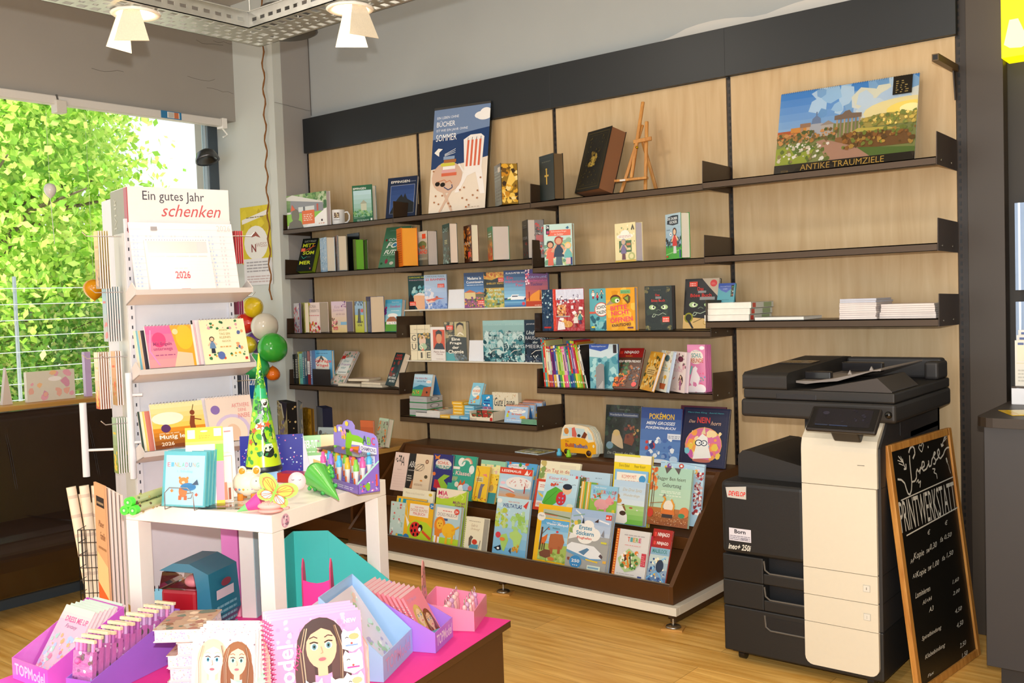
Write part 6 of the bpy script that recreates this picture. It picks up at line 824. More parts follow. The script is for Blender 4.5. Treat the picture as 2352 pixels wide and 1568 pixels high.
book('Y3',1560,2048,2060,905, T1,-.15,'picture_book','navy picture book with a round window of a frowning white unicorn',[('r',0,0,1,1,'1e2242'),('l',[(.05,.04),(.95,.04),(.95,.96),(.05,.96),(.05,.04)],.006,'3c3450'),('t','Marc-Uwe Kling · Astrid Henn',.1,.9,.88,.93,'4ab0b8'),('t','Das',.14,.74,.28,.79,'e8c09c','i'),('t','NEIN',.32,.74,.6,.84,'d8403c','b'),('t','horn',.62,.71,.84,.78,'e8c09c','i'),('e',.5,.37,.4,.3,'e8a45c'),('e',.5,.37,.385,.288,'d8709c'),('n',3,50,.16,.16,.84,.6,.06,['e8c44c','7ac0cc','e87c6c','f0a04c','c85ca0','f4d8a0']),('p',[(.3,.12),(.34,.3),(.36,.46),(.46,.56),(.58,.5),(.62,.34),(.7,.16)],'f0ece4'),('e',.4,.4,.08,.055,'2c3450'),('e',.4,.4,.06,.042,'f4f4f0'),('e',.52,.4,.07,.05,'2c3450'),('e',.52,.4,.055,.038,'f4f4f0'),('e',.42,.4,.015,.012,'1c1c24'),('e',.5,.4,.015,.012,'1c1c24'),('p',[(.44,.56),(.5,.68),(.54,.55)],'e8d0a0'),('e',.5,.1,.2,.03,'b86a5c')], cov='1e2242', tl=1622, ang=0, th=.014)
# ================================================================ COPIER
DK = '1c1b1a'; D2 = '25221f'; BL_ = '121316'; WH = 'dbd2bd'
t = thing('copier','large black and white office copier with touch panel beside the display unit','copier', TR(0,0,0))
XL, XR, YF, YB_ = 3.34,3.945,-.83,-.13
b = MB(); b.box(XL+.0, XR, YF, YB_, .045,.2195, DK, 'softplastic'); b.box(XL+.02, XR-.01, YF+.02, YB_+.02,.035,.046, BL_, 'softplastic'); b.build('lower_cabinet', t, .006)
def drawer(z0, z1, nm):
    hz0, hz1 = z0+(z1-z0)*.42, z0+(z1-z0)*.98; b = MB()
    b.box(XL, XL+.165, YF, YB_, z0, z1, DK, 'softplastic'); b.box(XL+.165, XL+.326, YF, YF+.02, z0, hz0, DK, 'softplastic'); b.box(XL+.165, XL+.326, YF+.045, YB_, z0, z1, BL_, 'softplastic')
    b.box(XL+.165, XL+.326, YF+.02, YF+.045, z0, hz0-.01, BL_, 'softplastic'); b.build(nm, t, .004)
    b = MB(); b.tube([(XL+.326, YF+.002, hz0+.002),(XL+.19, YF+.002, hz0+.002),(XL+.172, YF+.002, hz0+.014),(XL+.168, YF+.002, hz1-.006)],.0035,8,'5a544c','softplastic'); b.build('handle_recess', t)
drawer(.2215,.3195,'paper_drawer'); drawer(.3215,.4175,'paper_drawer'); drawer(.12,.2195,'paper_drawer') if False else None
b = MB(); b.box(XL+.168, XL+.325, YF-.0008, YF, .15,.2, BL_, 'softplastic'); b.tube([(XL+.326, YF-.001,.15),(XL+.19, YF-.001,.15),(XL+.172, YF-.001,.162),(XL+.168, YF-.001,.205)],.0035,8,'5a544c','softplastic'); b.build('handle_recess', t)
b = MB(); b.box(XL-.002, XL+.33, YF, YB_, .42,.70, DK, 'softplastic'); b.build('front_door', t, .018, seg=3)
b = MB(); b.prism([(XL+.03,.698),(XL+.03,.785),(XL+.05,.805),(XL+.09,.803),(XL+.33,.752),(XL+.33,.698)],-.74,-.3,'y', D2,'softplastic'); b.build('exit_tray', t, .006)
b = MB(); b.box(XL+.2, XR, -.5, YB_, .70,.95,'221f20','softplastic'); b.build('rear_column', t, .004)
b = MB(); b.prism([(YF, .2215),(YF, .86),(-.745,.945),(YB_, .945),(YB_, .2215)], XL+.335, XR, 'x','2a2828','softplastic'); 
for z in (.221,.3205,.419,.722): b.box(XR, XR+.0008, YF+.004,-.3, z-.0015, z+.0015,'0c0c0c','softplastic')
for z0, z1, y0 in ((.3,.4,-.55),(.45,.66,-.6),(.72,.86,-.5),(.88,.93,-.62)): b.box(XR, XR+.002, y0,-.16, z0, z1,'242224','softplastic')
b.build('side_body', t, .004)
segs = [(.063,.2195),(.2215,.3185),(.3205,.4175),(.4195,.7205)]
for i, (z0, z1) in enumerate(segs):
    b = MB(); r = .03 if i == 0 else 0
    pts = [(XL+.328, z1),(XL+.328, z0+r)]+([(XL+.328+.03*(1-math.cos(a)), z0+.03*(1-math.sin(a))) for a in (.4,.8,1.2,1.57)] if r else [])+([(XR-.012-.03*(1-math.cos(a)), z0+.03*(1-math.sin(a))) for a in (1.57,1.2,.8,.4)] if r else [])+[(XR-.012, z0+r),(XR-.012, z1)]
    b.prism(pts, YF-.014, YF+.001,'y', WH, 'plastic'); b.build('white_cover', t, .003)
b = MB(); prof = [(YF+.001,.7225),(YF-.014,.7225),(YF-.014,.845),(YF-.012,.862),(YF-.004,.885),(-.742,.962),(-.73,.956),(-.8,.88)]
b.prism(prof, XL+.328, XR-.008,'x', WH, 'plastic'); b.box(XR-.075, XR-.05, YF-.0146, YF-.014,.80,.8018,'4a4640','paper'); b.build('white_cover', t, .002)
for z, n in ((.372,'1'),(.272,'2')):
    b = MB(); b.box(XR-.062, XR-.038, YF-.0155, YF-.0139, z-.012, z+.012,'b8b4a8','plastic'); b.box(XR-.0605, XR-.0395, YF-.0162, YF-.0154, z-.0105, z+.0105,'dcd8cc','plastic'); b.art([('t', n, .42,.28,.56,.72,'8a867c')],.021,.021, MX((XR-.0605, YF-.0162, z-.0105),(1,0,0),(0,1,0),(0,0,1))); b.build('drawer_button', t)
b = MB(); b.box(XL+.075, XR+.045,-.80, YB_, .945,1.012, D2,'softplastic'); b.build('scanner_body', t, .012, seg=3)
b = MB(); b.ball((XR+.02,-.795,.975),.014,'0c0a0a','rubber'); b.build('stylus_socket', t)
b = MB(); b.box(XL+.085, XR+.04,-.795, YB_, 1.0135,1.05, D2,'softplastic'); b.build('platen_cover', t, .006)
b = MB(); b.box(XL+.215, XL+.37,-.7965,-.79,1.0145,1.036,'1f1e21','softplastic'); b.build('lid_grip', t, .006)
b = MB(); b.prism([(-.8,1.05),(-.8,1.1),(-.78,1.112),(-.2,1.135),(-.14,1.13),(-.14,1.05)], XL+.085, XL+.26,'x', D2,'softplastic'); b.build('document_feeder', t, .008, seg=3)
b = MB(); b.box(XL+.26, XR+.03,-.2,-.14,1.05,1.13,'2c2a2a','softplastic'); b.box(XR-.02, XR+.035,-.26,-.13,1.05,1.12,'2e2b2a','softplastic'); b.build('feeder_back', t, .012, seg=3)
b = MB(); b.prism([(XL+.34,1.051),(XR-.02,1.1),(XR+.03,1.055),(XR+.03,1.051)],-.79,-.5,'y','3c3632','softplastic'); b.build('output_ramp', t, .003)
b = MB(); b.prism([(XL+.262,1.07),(XL+.3,1.066),(XL+.34,1.072),(XL+.42,1.08),(XR-.06,1.118),(XR-.03,1.12),(XR-.03,1.127),(XL+.4,1.088),(XL+.33,1.078),(XL+.262,1.078)],-.72,-.24,'y','8a8078','softplastic'); b.build('document_tray', t, .002)
for x in (XL+.42, XL+.5): b = MB(); b.prism([(x-.008,1.09+(x-XL-.4)*.2),(x+.008,1.09+(x-XL-.4)*.2),(x, 1.106+(x-XL-.4)*.2)],-.6,-.592,'y','9a9088','plastic'); b.build('tray_tab', t)
b = MB(); b.box(XL+.27, XL+.37,-.66,-.63,1.078,1.108,'1c1a1c','rubber'); b.build('paper_guide', t, .004); b = MB(); b.box(XL+.3, XL+.46,-.36,-.33,1.085,1.122,'1c1a1c','rubber'); b.build('paper_guide', t, .004)
b = MB(MX((XL+.1,-.5,1.124),(1,0,0),(0,1,.04),(0,0,1))); b.box(0,.13,0,.1,0,.002,'1c1612','rubber'); b.art([('x',.1,.15,.6,.85,5,'a88c4c'),('p',[(.65,.8),(.7,.9),(.98,.6),(.9,.55)],'b89c6c')],.13,.1, MX((0,0,.002),(1,0,0),(0,0,-1),(0,1,0))); b.build('instruction_label', t)
p0 = aty(1849,986,-.94); p1 = aty(2011,997,-.94); p2 = aty(1878,933,-.865); ex = (p1-p0)/np.linalg.norm(p1-p0); ez = (p2-p0)/np.linalg.norm(p2-p0); ez = ez-ex*(ez@ex); ez /= np.linalg.norm(ez); ey = np.cross(ez, ex); PW = float(np.linalg.norm(p1-p0))
b = MB(MX(p0-ey*.004, ex, ey, ez)); hh = float(np.linalg.norm(p2-p0)); b.box(0, PW, 0,.016,0, hh, '241f1c','plastic'); b.box(PW*.3, PW*.7,.016,.09, hh*.2, hh*.6,'241f1c','plastic'); b.build('panel_housing', t, .007, seg=3)
b = MB(MX(p0-ey*.0045, ex, ey, ez)); b.box(.008, PW-.008,-.001,.0,.008, hh-.006,'0b0b0d','rubber'); b.art([('r',.08,.12,.92,.94,'16151d'),('r',.1,.13,.3,.18,'2c3448'),('r',.32,.13,.6,.17,'2e3c5c'),('e',.22,.72,.05,.08,'2c2a38'),('n',3,12,.3,.3,.9,.9,.02,['201e2a','242230'])], PW-.016, hh-.014, MX((.008,-.001,.008),(1,0,0),(0,1,0),(0,0,1)),'rubber'); b.build('touch_screen', t)
for x in (XL+.05, XR-.06):
    for y in (YF+.06, YB_-.1):
        b = MB(TR(x, y, 0)); b.tube([(-.012,0,.022),(.012,0,.022)],.0215,16,'181818','rubber'); b.box(-.02,.02,-.012,.012,.03,.046,'202020','softplastic'); b.build('castor', t)
def onfront(pts, y): return [(aty(a, c, y)[0], aty(a, c, y)[2]) for a, c in pts]
def fbox(x0, y0, x1, y1, y): p = aty(x0,(y0+y1)/2, y); q = aty(x1,(y0+y1)/2, y); m_ = (x0+x1)/2; p[2] = aty(m_, y1, y)[2]; q[2] = aty(m_, y0, y)[2]; return p[0], p[2], q[0]-p[0], q[2]-p[2]
b = MB(); q = onfront([(1667,1118),(1714,1117),(1714,1147),(1671,1141)], YF); b.prism(q[::-1], YF-.002, YF+.0,'y','c8c4bc','plastic')
x, z, w, h = fbox(1673,1128,1712,1139, YF-.002); b.art([('t','DEVELOP',0,0,1,1,'e02c1c','bi')], w, h, MX((x, YF-.002, z),(1,0,0),(0,1,0),(0,0,1))); b.build('badge', t)
b = MB(); x, z, w, h = fbox(1675,1214,1725,1243, YF); b.box(x, x+w, YF-.0006, YF, z, z+h, 'dcd8e0','paper'); b.art([('t','Born',.25,.6,.76,.92,'2c2830','b'),('x',.04,.1,.96,.5,3,'8a8694'),('t','18329',.56,.12,.84,.28,'5c5864')], w, h, MX((x, YF-.0006, z),(1,0,0),(0,1,0),(0,0,1)),'paper')
b.build('service_label', t)
b = MB(); x, z, w, h = fbox(1673,1249,1725,1263, YF); b.art([('t','ineo+ 250i',0,0,1,1,'e4e0d4','bi')], w, h, MX((x, YF, z),(1,0,0),(0,1,0),(0,0,1))); b.build('lettering', t)
# ================================================================ CHALKBOARD
c0 = np.array([4.048,-.786,.002]); c1 = np.array([4.112,-.242,.002]); c2 = np.array([3.948,-.775,.865])
ex = (c1-c0); BW = float(np.linalg.norm(ex)); ex /= BW; ez = c2-c0; ez -= ex*(ez@ex); BH = float(np.linalg.norm(ez)); ez /= BH; ey = np.cross(ez, ex)
Mb = MX(c0, ex, ey, ez); t = thing('chalkboard','tall wood-framed chalkboard price list leaning against the copier','chalkboard', Mb)
b = MB(); b.box(.02, BW-.02,.004,.012,.02, BH-.02,'15130f','laminate')
n_ = -ey
def bp(X, Y):
    d = ray(1980+X/2.578,960+Y/2.578); o = c0+n_*(-.004); s_ = (n_@(o-CP))/(n_@d); P = CP+d*s_-c0; return float(P@ex)/BW, float(P@ez)/BH
CH = 'd8d4c8'
def pl(pts, w=.012): return ('l',[bp(*p) for p in pts], w*.62, CH)
def tx(s_, a, c, fl='i'): u0, v0 = bp(*a); u1, v1 = bp(*c); return ('t', s_, u0, v0, u1, v1, CH, fl)
A = [pl([(210,362),(232,365),(252,385),(262,420),(272,448),(284,452),(292,425),(294,380),(288,320),(282,260),(280,220)],.02), pl([(275,205),(282,180),(296,165),(308,178),(312,210),(300,240)],.022), pl([(294,378),(312,372),(322,350),(320,320),(326,300),(332,318),(346,300)],.018), pl([(340,330),(345,290),(352,300),(368,282),(366,258),(355,258),(352,290),(362,312),(380,300),(392,270)],.018), pl([(392,250),(396,288),(408,280),(412,245)],.018), pl([(412,245),(422,225),(434,205),(426,200),(420,225),(436,250),(430,272),(420,270)],.018), pl([(436,250),(448,236),(458,205),(452,182),(444,195),(448,225),(462,240),(480,215),(488,190),(500,175),(514,172)],.018), pl([(388,165),(390,177)],.02),
     pl([(345,195),(332,175),(338,158),(348,165),(356,142),(362,160),(352,200),(345,195)],.012), pl([(212,225),(240,262),(255,300)],.014), pl([(208,250),(240,262)],.01), pl([(215,268),(242,280)],.01), pl([(225,226),(240,262)],.01), pl([(236,240),(244,272)],.01), pl([(244,302),(258,300),(256,270)],.02),
     pl([(490,92),(480,130),(468,165)],.014), pl([(484,98),(482,125)],.01), pl([(496,118),(480,138)],.01), pl([(498,100),(484,122)],.01), pl([(464,150),(466,168),(478,158)],.018), pl([(494,235),(500,262)],.03), pl([(500,262),(508,280),(512,300),(520,325)],.009),
     pl([(412,300),(428,300),(420,322),(436,330),(440,358)],.013), pl([(318,380),(328,362),(330,385),(342,370),(338,410)],.013), pl([(225,487),(535,347)],.012), pl([(258,695),(567,525)],.014)]
u0, v0 = bp(262,688); u1, v1 = bp(535,355); A.append(('t','PRINTWERKSTATT',.06, v0+.012,.93, v1-.012, CH, ''))
for k in range(0): A.append(('l',[(.1+k*.064, v0+.02),(.108+k*.064, v1-.03)],.006, CH))
for s_, a, c in (('€',(383,692),(397,657)),('€',(486,635),(500,602)),('A4',(280,862),(298,828)),('Kopie',(302,850),(357,772)),('sw',(375,800),(394,768)),('0,30',(397,785),(434,728)),('fa',(456,735),(470,700)),('0,50',(482,722),(522,672)),('A3',(292,950),(311,916)),('Kopie',(316,955),(369,880)),('sw',(383,905),(403,870)),('1,00',(411,890),(446,835)),('fa',(466,845),(481,812)),('1,50',(493,830),(530,778)),('Laminieren',(308,1068),(392,988)),('A5+A4',(350,1105),(403,1050)),('A3',(388,1150),(413,1106)),('1,60',(527,985),(563,938)),('2,00',(530,1052),(568,1005)),('4,50',(543,1160),(580,1108)),('4,50',(553,1246),(588,1190)),('Spiralbindung',(345,1325),(458,1222)),('Klebebindung',(365,1435),(480,1325)),('2,50',(570,1365),(604,1310)),('1,50',(582,1425),(613,1370)),('Fax',(378,1535),(414,1492)),('Scan/Mail',(400,1590),(488,1500))): A.append(tx(s_, a, c))
b.art(A, BW, BH, MX((0,.004,0),(1,0,0),(0,1,0),(0,0,1)),'paper'); b.build('writing_board', t)
fw = .026
for nm, bx in (('frame_side',(0, fw, 0, BH)),('frame_side',(BW-fw, BW, 0, BH)),('frame_rail',(fw+.0005, BW-fw-.0005,0, fw)),('frame_rail',(fw+.0005, BW-fw-.0005, BH-fw, BH))):
    b = MB(); b.box(bx[0], bx[1],-.004,.016, bx[2], bx[3],'ffffff','pine'); b.build(nm, t, .002)
# ================================================================ COUNTER AND RIGHT WALL
t = thing('service_counter','dark grey service counter with a brown rounded worktop at the right edge','counter', TR(0,0,0))
b = MB(); b.box(4.225,5.3,-.62,-.05,.1,.93,'353436','laminate'); b.build('body', t, .002)
b = MB(); b.box(4.26,5.3,-.57,-.08,0.001,.1,'2e2b2a','laminate'); b.build('toe_kick', t)
pts = [(4.195,-.1),(4.2,-.52)]+[(4.26-.06*math.cos(a),-.59-.06*math.sin(a)) for a in (0,.4,.8,1.2,1.57)]+[(5.3,-.65),(5.3,-.03),(4.25,-.03)]
b = MB(); b.prism(pts, .93,.962,'z','33291f','laminate'); b.build('worktop', t, .004)
b = MB(TR(4.30,-.56,.9625,.5)); b.box(0,.21,0,.15,0,.0015,'f0c420','gloss'); b.box(.03,.19,.02,.14,.0015,.002,'f4dc60','gloss'); tag(b.build('flyer'),'yellow flyer lying on the brown counter worktop','flyer')
t = thing('lit_sign','glowing yellow sign cut off by the upper right corner of the picture','sign', TR(4.172,0,2.27))
b = MB(); b.box(0,.5,-.07,.055,0,.7,'e0d800','signglow'); b.build('face', t, .003)
b = MB(); b.prism([(.01,.05),(.03,.14),(.06,.14),(.08,.09),(.13,.055),(.07,.03),(.03,.035)],-.0715,-.0702,'y','fffb9a','signpale'); b.build('emblem', t)
for z0, z1, nm, lb in ((1.385,1.722,'slat_display','upper perforated steel display panel on the dark wall beside the sign'),(1.0,1.34,'slat_display','lower perforated steel display panel behind the leaflets on the counter')):
    t = thing(nm, lb, 'display panel', TR(4.2,0, z0),'steel display panels')
    b = MB(); b.box(0,.5,-.01,.055,0, z1-z0,'8a98ac','metal'); b.box(.012,.02,-.014,-.01,0, z1-z0,'c8d0dc','metal')
    for k in range(16):
        for j in range(4): b.box(.035+j*.02,.043+j*.02,-.0108,-.0098,.01+k*.02,.016+k*.02,'10141a','paper')
    b.build('panel', t)
for i in range(3):
    z0 = .9625 if i < 0 else 0; y = -.2+i*.03; P = aty(2332+i*4,890-i*12, y)
    b = MB(TR(P[0], y, 1.03+i*.018)); b.box(0,.1,0,.004,0,.17,['eae6da','e4e2dc','e8e8e4'][i],'paper'); b.art([('r',.08,.55,.9,.9,'ece8cc'),('l',[(.05,.5),(.95,.5)],.01,'d8c860'),('x',.1,.1,.8,.4,4,'c8c4b8'),('r',.1,.9,.3,.95,'5c6a9c')],.1,.17); tag(b.build('leaflet'),['front','middle','rear'][i]+' white and yellow leaflet in the holder at the right edge','leaflet','leaflets in the holder')
P = aty(2330,930,-.2); t = thing('leaflet_holder','small dark leaflet holder standing on the counter at the right edge','holder', TR(P[0],-.21,.9628))
b = MB(); b.box(-.005,.13,-.01,.1,0,.004,'e8e8ec','plastic'); b.box(-.005,.13,-.01,-.008,.004,.06,'f0f0f4','plastic'); b.box(-.005,.13,.008-.018,.098,.062,.066,'4a3a2c','plastic'); b.box(.0,.125,.095,.098,.0,.06,'e8e8ec','plastic'); b.build('tray', t)
# ================================================================ BENCH, cabinet of the left bay
t = thing('leather_bench','long dark brown leather bench under the window with stitched seams','bench', TR(0,0,0))
b = MB(); b.prism([(-.36,.2),(-.36,.85),(-.34,.905),(-.3,.91),(-.26,.88),(-.1,.36),(-.1,.2)],-4.5,-.66,'y','ffffff','leather'); b.build('backrest', t, .02, seg=3)
b = MB(); b.prism([(-.08,.12),(-.08,.37),(0,.385),(.42,.4),(.5,.38),(.535,.33),(.53,.26),(.45,.12)],-4.5,-.66,'y','ffffff','leather'); b.build('seat', t, .02, seg=3)
b = MB(); b.box(-.36,.2,-4.45,-.7,.0005,.1,'3c454c','paintmetal'); b.box(-.36,-.1,-4.45,-.7,.1,.2,'2a1a10','paintmetal'); b.build('base', t)
for y in (-1.45,-1.9,-2.6,-3.3,-.9):
    for dy in (-.005,.005):
        b = MB(); b.tube([(-.272, y+dy, .89),(-.2, y+dy, .705),(-.118, y+dy, .4)],.0016,5,'6a4c34','leather'); b.tube([(-.05, y+dy, .386),(.42, y+dy, .413),(.505, y+dy, .385),(.54, y+dy, .33),(.535, y+dy, .26)],.0016,5,'6a4c34','leather'); b.build('seam', t)
t = thing('low_cabinet','low brown book cabinet with a wooden top in the leftmost bay','cabinet', TR(0,0,0))
b = MB(); b.prism([(-.6,.113),(-.6,.3),(-.44,.56),(-.001,.56),(-.001,.113)],.96,.98,'x', BR, 'laminate'); b.build('side_panel', t); b = MB(); b.prism([(-.6,.113),(-.6,.3),(-.44,.56),(-.001,.56),(-.001,.113)],.0,.02,'x', BR, 'laminate'); b.build('side_panel', t)
b = MB(); b.box(-.005,.985,-.46,-.003,.56,.585,'ffffff','beech'); b.build('top_board', t, .002)
b = MB(); b.box(.02,.96,-.6,-.585,.113,.2, BR, 'laminate'); b.box(.02,.96,-.585,-.02,.113,.13, BR, 'laminate'); b.prism([(-.5,.13),(-.3,.56),(-.29,.56),(-.47,.13)],.02,.96,'x', BR, 'laminate'); b.box(.02,.96,-.56,-.44,.3,.32, BR, 'laminate'); b.build('tier', t)
for x in (.06,.92):
    b = MB(TR(x, -.5,0)); b.tube([(0,0,.01),(0,0,.113)],.006,10,'c8c8c4','metal'); b.lathe([(0,.02),(.02,.016),(.03,.008),(0,.0008)],16,'b0aea8','metal'); b.build('levelling_foot', t)
TC = .585
# books on the cabinet
book('Y1',0,105,222,920, TC, -.42,'art_book','tall dark night-sky art book with a pale swirl on the low cabinet',[('r',0,0,1,1,'2a2438'),('p',[(.1,0),(1,0),(.98,.9),(.86,.6),(.7,.5),(.5,.8),(.2,1),(0,1)],'b0a070'),('n',3,60,.1,0,1,.5,.08,['c8b87c','8a7c9c','d8cc9c','a88c5c']),('p',[(.1,.98),(.4,.9),(.6,.6),(.7,.62),(.5,.95)],'d8d0b8'),('n',5,14,.0,.6,.4,.95,.03,['e8e4dc','4a3c6c'])], cov='1a1614', page='1c1816', pageart=[('n',3,8,0,.1,1,.9,.12,['c8a86c','d8c08c'])], w=.2, th=.06)
book('Y1',222,262,265,920, TC, -.36,'art_book','second dark starry art book right behind the swirl book',[('r',0,0,1,1,'201c28'),('n',3,10,0,.1,1,.9,.1,['c8a86c','e8d8a8'])], cov='1c1824', w=.16)
book('Y1',268,352,388,995, TC, -.36,'old_book','small ochre ornamental book on the low cabinet',[('r',0,0,1,1,'b08420'),('n',4,50,0,.1,1,1,.08,['8a6414','c8983c','9a7420']),('r',0,.2,1,.23,'8a6a14')], cov='a87c1c', page='6a4c14')
book('Y1',415,480,582,980, TC, -.3,'hardback','plain navy blue hardback standing ajar on the low cabinet',[('r',0,0,1,1,'1c2444')], cov='1c2444', page='22243c', w=.15)
book('Y1',410,575,610,1212, TC, -.40,'picture_book','small grey-green landscape picture book in front of the navy hardback',[('g',0,0,1,1,'7a7c70','a8b8bc',5),('n',3,30,0,.1,.7,.6,.08,['4a4c40','6a705c','8a8878']),('e',.16,.66,.1,.16,'3c3c38')], cov='a8b4b8', tl=430, th=.025)
book('Y1',875,1010,1020,1130, TC, -.34,'novel','orange sunset paperback behind the purple display header',[('g',0,0,1,1,'8a3c24','e87c4c',4)], cov='d8683c', th=.012)
book('Y1',1020,1120,1175,1115, TC, -.33,'novel','green and brown paperback leaning at the right of the low cabinet',[('r',0,0,1,1,'a8b494'),('n',3,40,0,0,1,.9,.08,['7a5c4c','c8b8a0','5a6a4c','d88a4c']),('r',0,.9,1,1,'b8d0b0')], cov='9aa88c', tl=1060)
b = MB(TR(.72,-.42, TC+.001,-.2)); b.box(0,.2,0,.16,0,.006,'e0b8a8','gloss'); b.art([('r',0,0,1,1,'6a7c8c'),('n',3,40,0,0,1,1,.08,['d8784c','e89a3c','4a5c7c','c86a50'])],.2,.16, MX((0,0,.006),(1,0,0),(0,0,-1),(0,1,0))); tag(b.build('picture_book'),'flat coral and blue picture book on the right end of the low cabinet','book')
# ================================================================ PINK PODIUM, WHITE TABLE
RP = np.array([3.11,-1.838]); E1_ = np.array([-.982,-.19]); E2_ = np.array([.19,-.982])
Mp = MX((RP[0], RP[1],0),(E1_[0], E1_[1],0),(E2_[0], E2_[1],0),(0,0,1))
t = thing('podium','brown display podium with a bright pink top in the foreground','podium', Mp)
b = MB(); b.box(.02,1.08,.02,1.28,.001,.372,'4e2f17','laminate'); b.build('body', t, .002)
b = MB(); b.box(0,1.1,0,1.3,.3725,.394,'4e2f17','laminate'); b.build('top_board', t, .002)
b = MB(); b.box(.0005,1.0995,.0005,1.2995,.3942,.3954,'e83a94','paper'); b.build('pink_cover', t)
PT = .3956
N0 = np.array([2.87,-2.565]); TA = np.array([-.9768,-.214]); TB = np.array([-.214,.9768]); TS = .56
Mt = MX((N0[0], N0[1], PT),(TA[0], TA[1],0),(TB[0], TB[1],0),(0,0,1)); TT = .845
t = thing('side_table','white square side table standing on the pink podium','table', Mt)
b = MB(); b.box(0, TS, 0, TS, .3995, TT-PT, 'efe9de','plastic'); b.art([('e',.5,.5,.5,.5,'d8a8b8'),('n',3,20,.2,.2,.8,.8,.12,['c87c94','e8d0d8','8a6a7c'])],.035,.04, MX((0,.075,.4035),(0,-1,0),(1,0,0),(0,0,1))); b.build('tabletop', t, .002)
for x in (0, TS-.05):
    for y in (0, TS-.05): b = MB(); b.box(x, x+.05, y, y+.05,0,.399,'efe9de','plastic'); b.build('leg', t, .0015)
def cam_frame(P, ang=None):
    """upright frame at P turned to show its face towards the aisle"""
    a = math.radians(ang); return MX(P, (math.cos(a), math.sin(a),0),(-math.sin(a), math.cos(a),0),(0,0,1))
def foot(a, c, z=TT+.0008): p = atz(a[0], a[1], z); q = atz(c[0], c[1], z); d = q-p; return p, math.degrees(math.atan2(d[1], d[0])), float(np.linalg.norm(d))
def onT(px, py, z=TT+.0008): return atz(px, py, z)
# wrapping paper rolls
for i, (a, lab) in enumerate((((287,1172,.0135),'left'),((306,1178,.0135),'right'),((302,1157,.036),'topmost'))):
    p = onT(a[0], a[1], TT+a[2]); d = np.array([-.42,.9,0]); d /= np.linalg.norm(d); zz = TT+.0008+(.0135 if i < 2 else .0365); p = np.array([p[0], p[1], zz]) if i < 2 else (q0+q1)/2+np.array([0,0,.023])
    if i == 0: q0 = p
    if i == 1: q1 = q0+np.array([.0265,.0,0])*1.0+np.array([.9,.42,0])*0; q1 = q0+np.array([d[1],-d[0],0])*.027; p = q1
    t = thing('paper_roll','%s of three patterned paper rolls with bright green end caps' % lab, 'paper roll', TR(0,0,0),'green capped paper rolls')
    b = MB(); b.tube([p+d*.012, p+d*.33],.012,16,'b4bc84','gloss')
    R = random.Random(i); 
    for k in range(26):
        s_ = .02+k*.0118; an = R.uniform(0,6.28); c = p+d*s_+.0121*(math.cos(an)*np.array([d[1],-d[0],0])+math.sin(an)*np.array([0,0,1])); b.ball(c, .004, R.choice(['5c4c34','8a8a4c','6a7a4c','a89a5c']),'paper',6, k=4)
    b.build('roll', t)
    b = MB(); b.tube([p-d*.004, p+d*.014],.0134,18,'50e838','plastic'); b.tube([p-d*.0045, p-d*.004],.008,12,'3cb838','plastic'); b.tube([p-d*.005, p-d*.0045],.004,10,'a8e8a0','plastic'); b.build('end_cap', t)
# invitation packs in a wire stand
p, an, w = foot((365,1168),(463,1172)); e = cam_frame(p, an)[:3, :3]
for i in range(4):
    M0 = cam_frame(p+e[:, 1]*(.012+.016*i)+np.array([0,0,.006]), an)@RX(-.16); t = thing('card_pack',['front light blue invitation card pack with a little tiger on it','second invitation pack behind the tiger invitation','third turquoise invitation pack in the wire stand','rearmost turquoise invitation pack in the wire stand'][i],'card pack', M0,'invitation card packs')
    h = .158; b = MB(); b.box(0, w, 0,.007,0, h, '6cc4cc','gloss')
    if i == 0: b.art([('r',.06,.03,.97,.93,'c4e8f4')]+[('t', ch, .1+k*.085,.72,.165+k*.085,.8, c) for k, (ch, c) in enumerate(zip('EINLADUNG',('e8707c','7ac4dc','e8a44c','c8c45c','8ad0a8','e87c9c','5c6c8c','e8b48c','8ac4a8')))]+[('t','1. Schultag',.34,.61,.7,.66,'9cd4d4'),('x',.4,.68,.62,.7,1,'e89ca4'),('e',.5,.46,.11,.07,'f0983c'),('e',.41,.52,.03,.025,'f0983c'),('e',.59,.52,.03,.025,'f0983c'),('e',.5,.44,.04,.025,'f4e0c4'),('e',.5,.28,.1,.11,'f0883c'),('e',.62,.36,.18,.07,'3c8cc0'),('p',[(.7,.4),(.82,.5),(.86,.4)],'4a5c74'),('r',.4,.12,.47,.2,'e8742c'),('r',.53,.12,.6,.2,'e8742c'),('l',[(.6,.24),(.74,.26),(.7,.16),(.62,.15)],.014,'8a5c3c'),('p',[(.2,.28),(.24,.32),(.28,.28),(.24,.25)],'f0943c'),('p',[(.78,.22),(.82,.26),(.86,.22),(.82,.19)],'e8642c')], w, h)
    b.build('cards', t); b = MB(); R = random.Random(i); V = [(-.003+(w+.006)*u/5,-.0022-R.uniform(0,.0018),(h+.006)*v/6) for v in range(7) for u in range(6)]; b.add(V, [(v*6+u, v*6+u+1,(v+1)*6+u+1,(v+1)*6+u) for v in range(6) for u in range(5)],'ffffff','film', True); b.build('clear_wrap', t)
t = thing('wire_stand','silver wire stand holding the invitation card packs','stand', cam_frame(p, an))
b = MB(); b.tube([(.03,.09,.003),(.03,-.012,.003),(.032,-.0125,.05),(.05,-.014,.066),(w-.035,-.014,.066),(w-.018,-.0125,.05),(w-.015,-.012,.003),(w-.015,.09,.003)],.0014,6,'b0b0b0','metal'); b.build('wire', t)
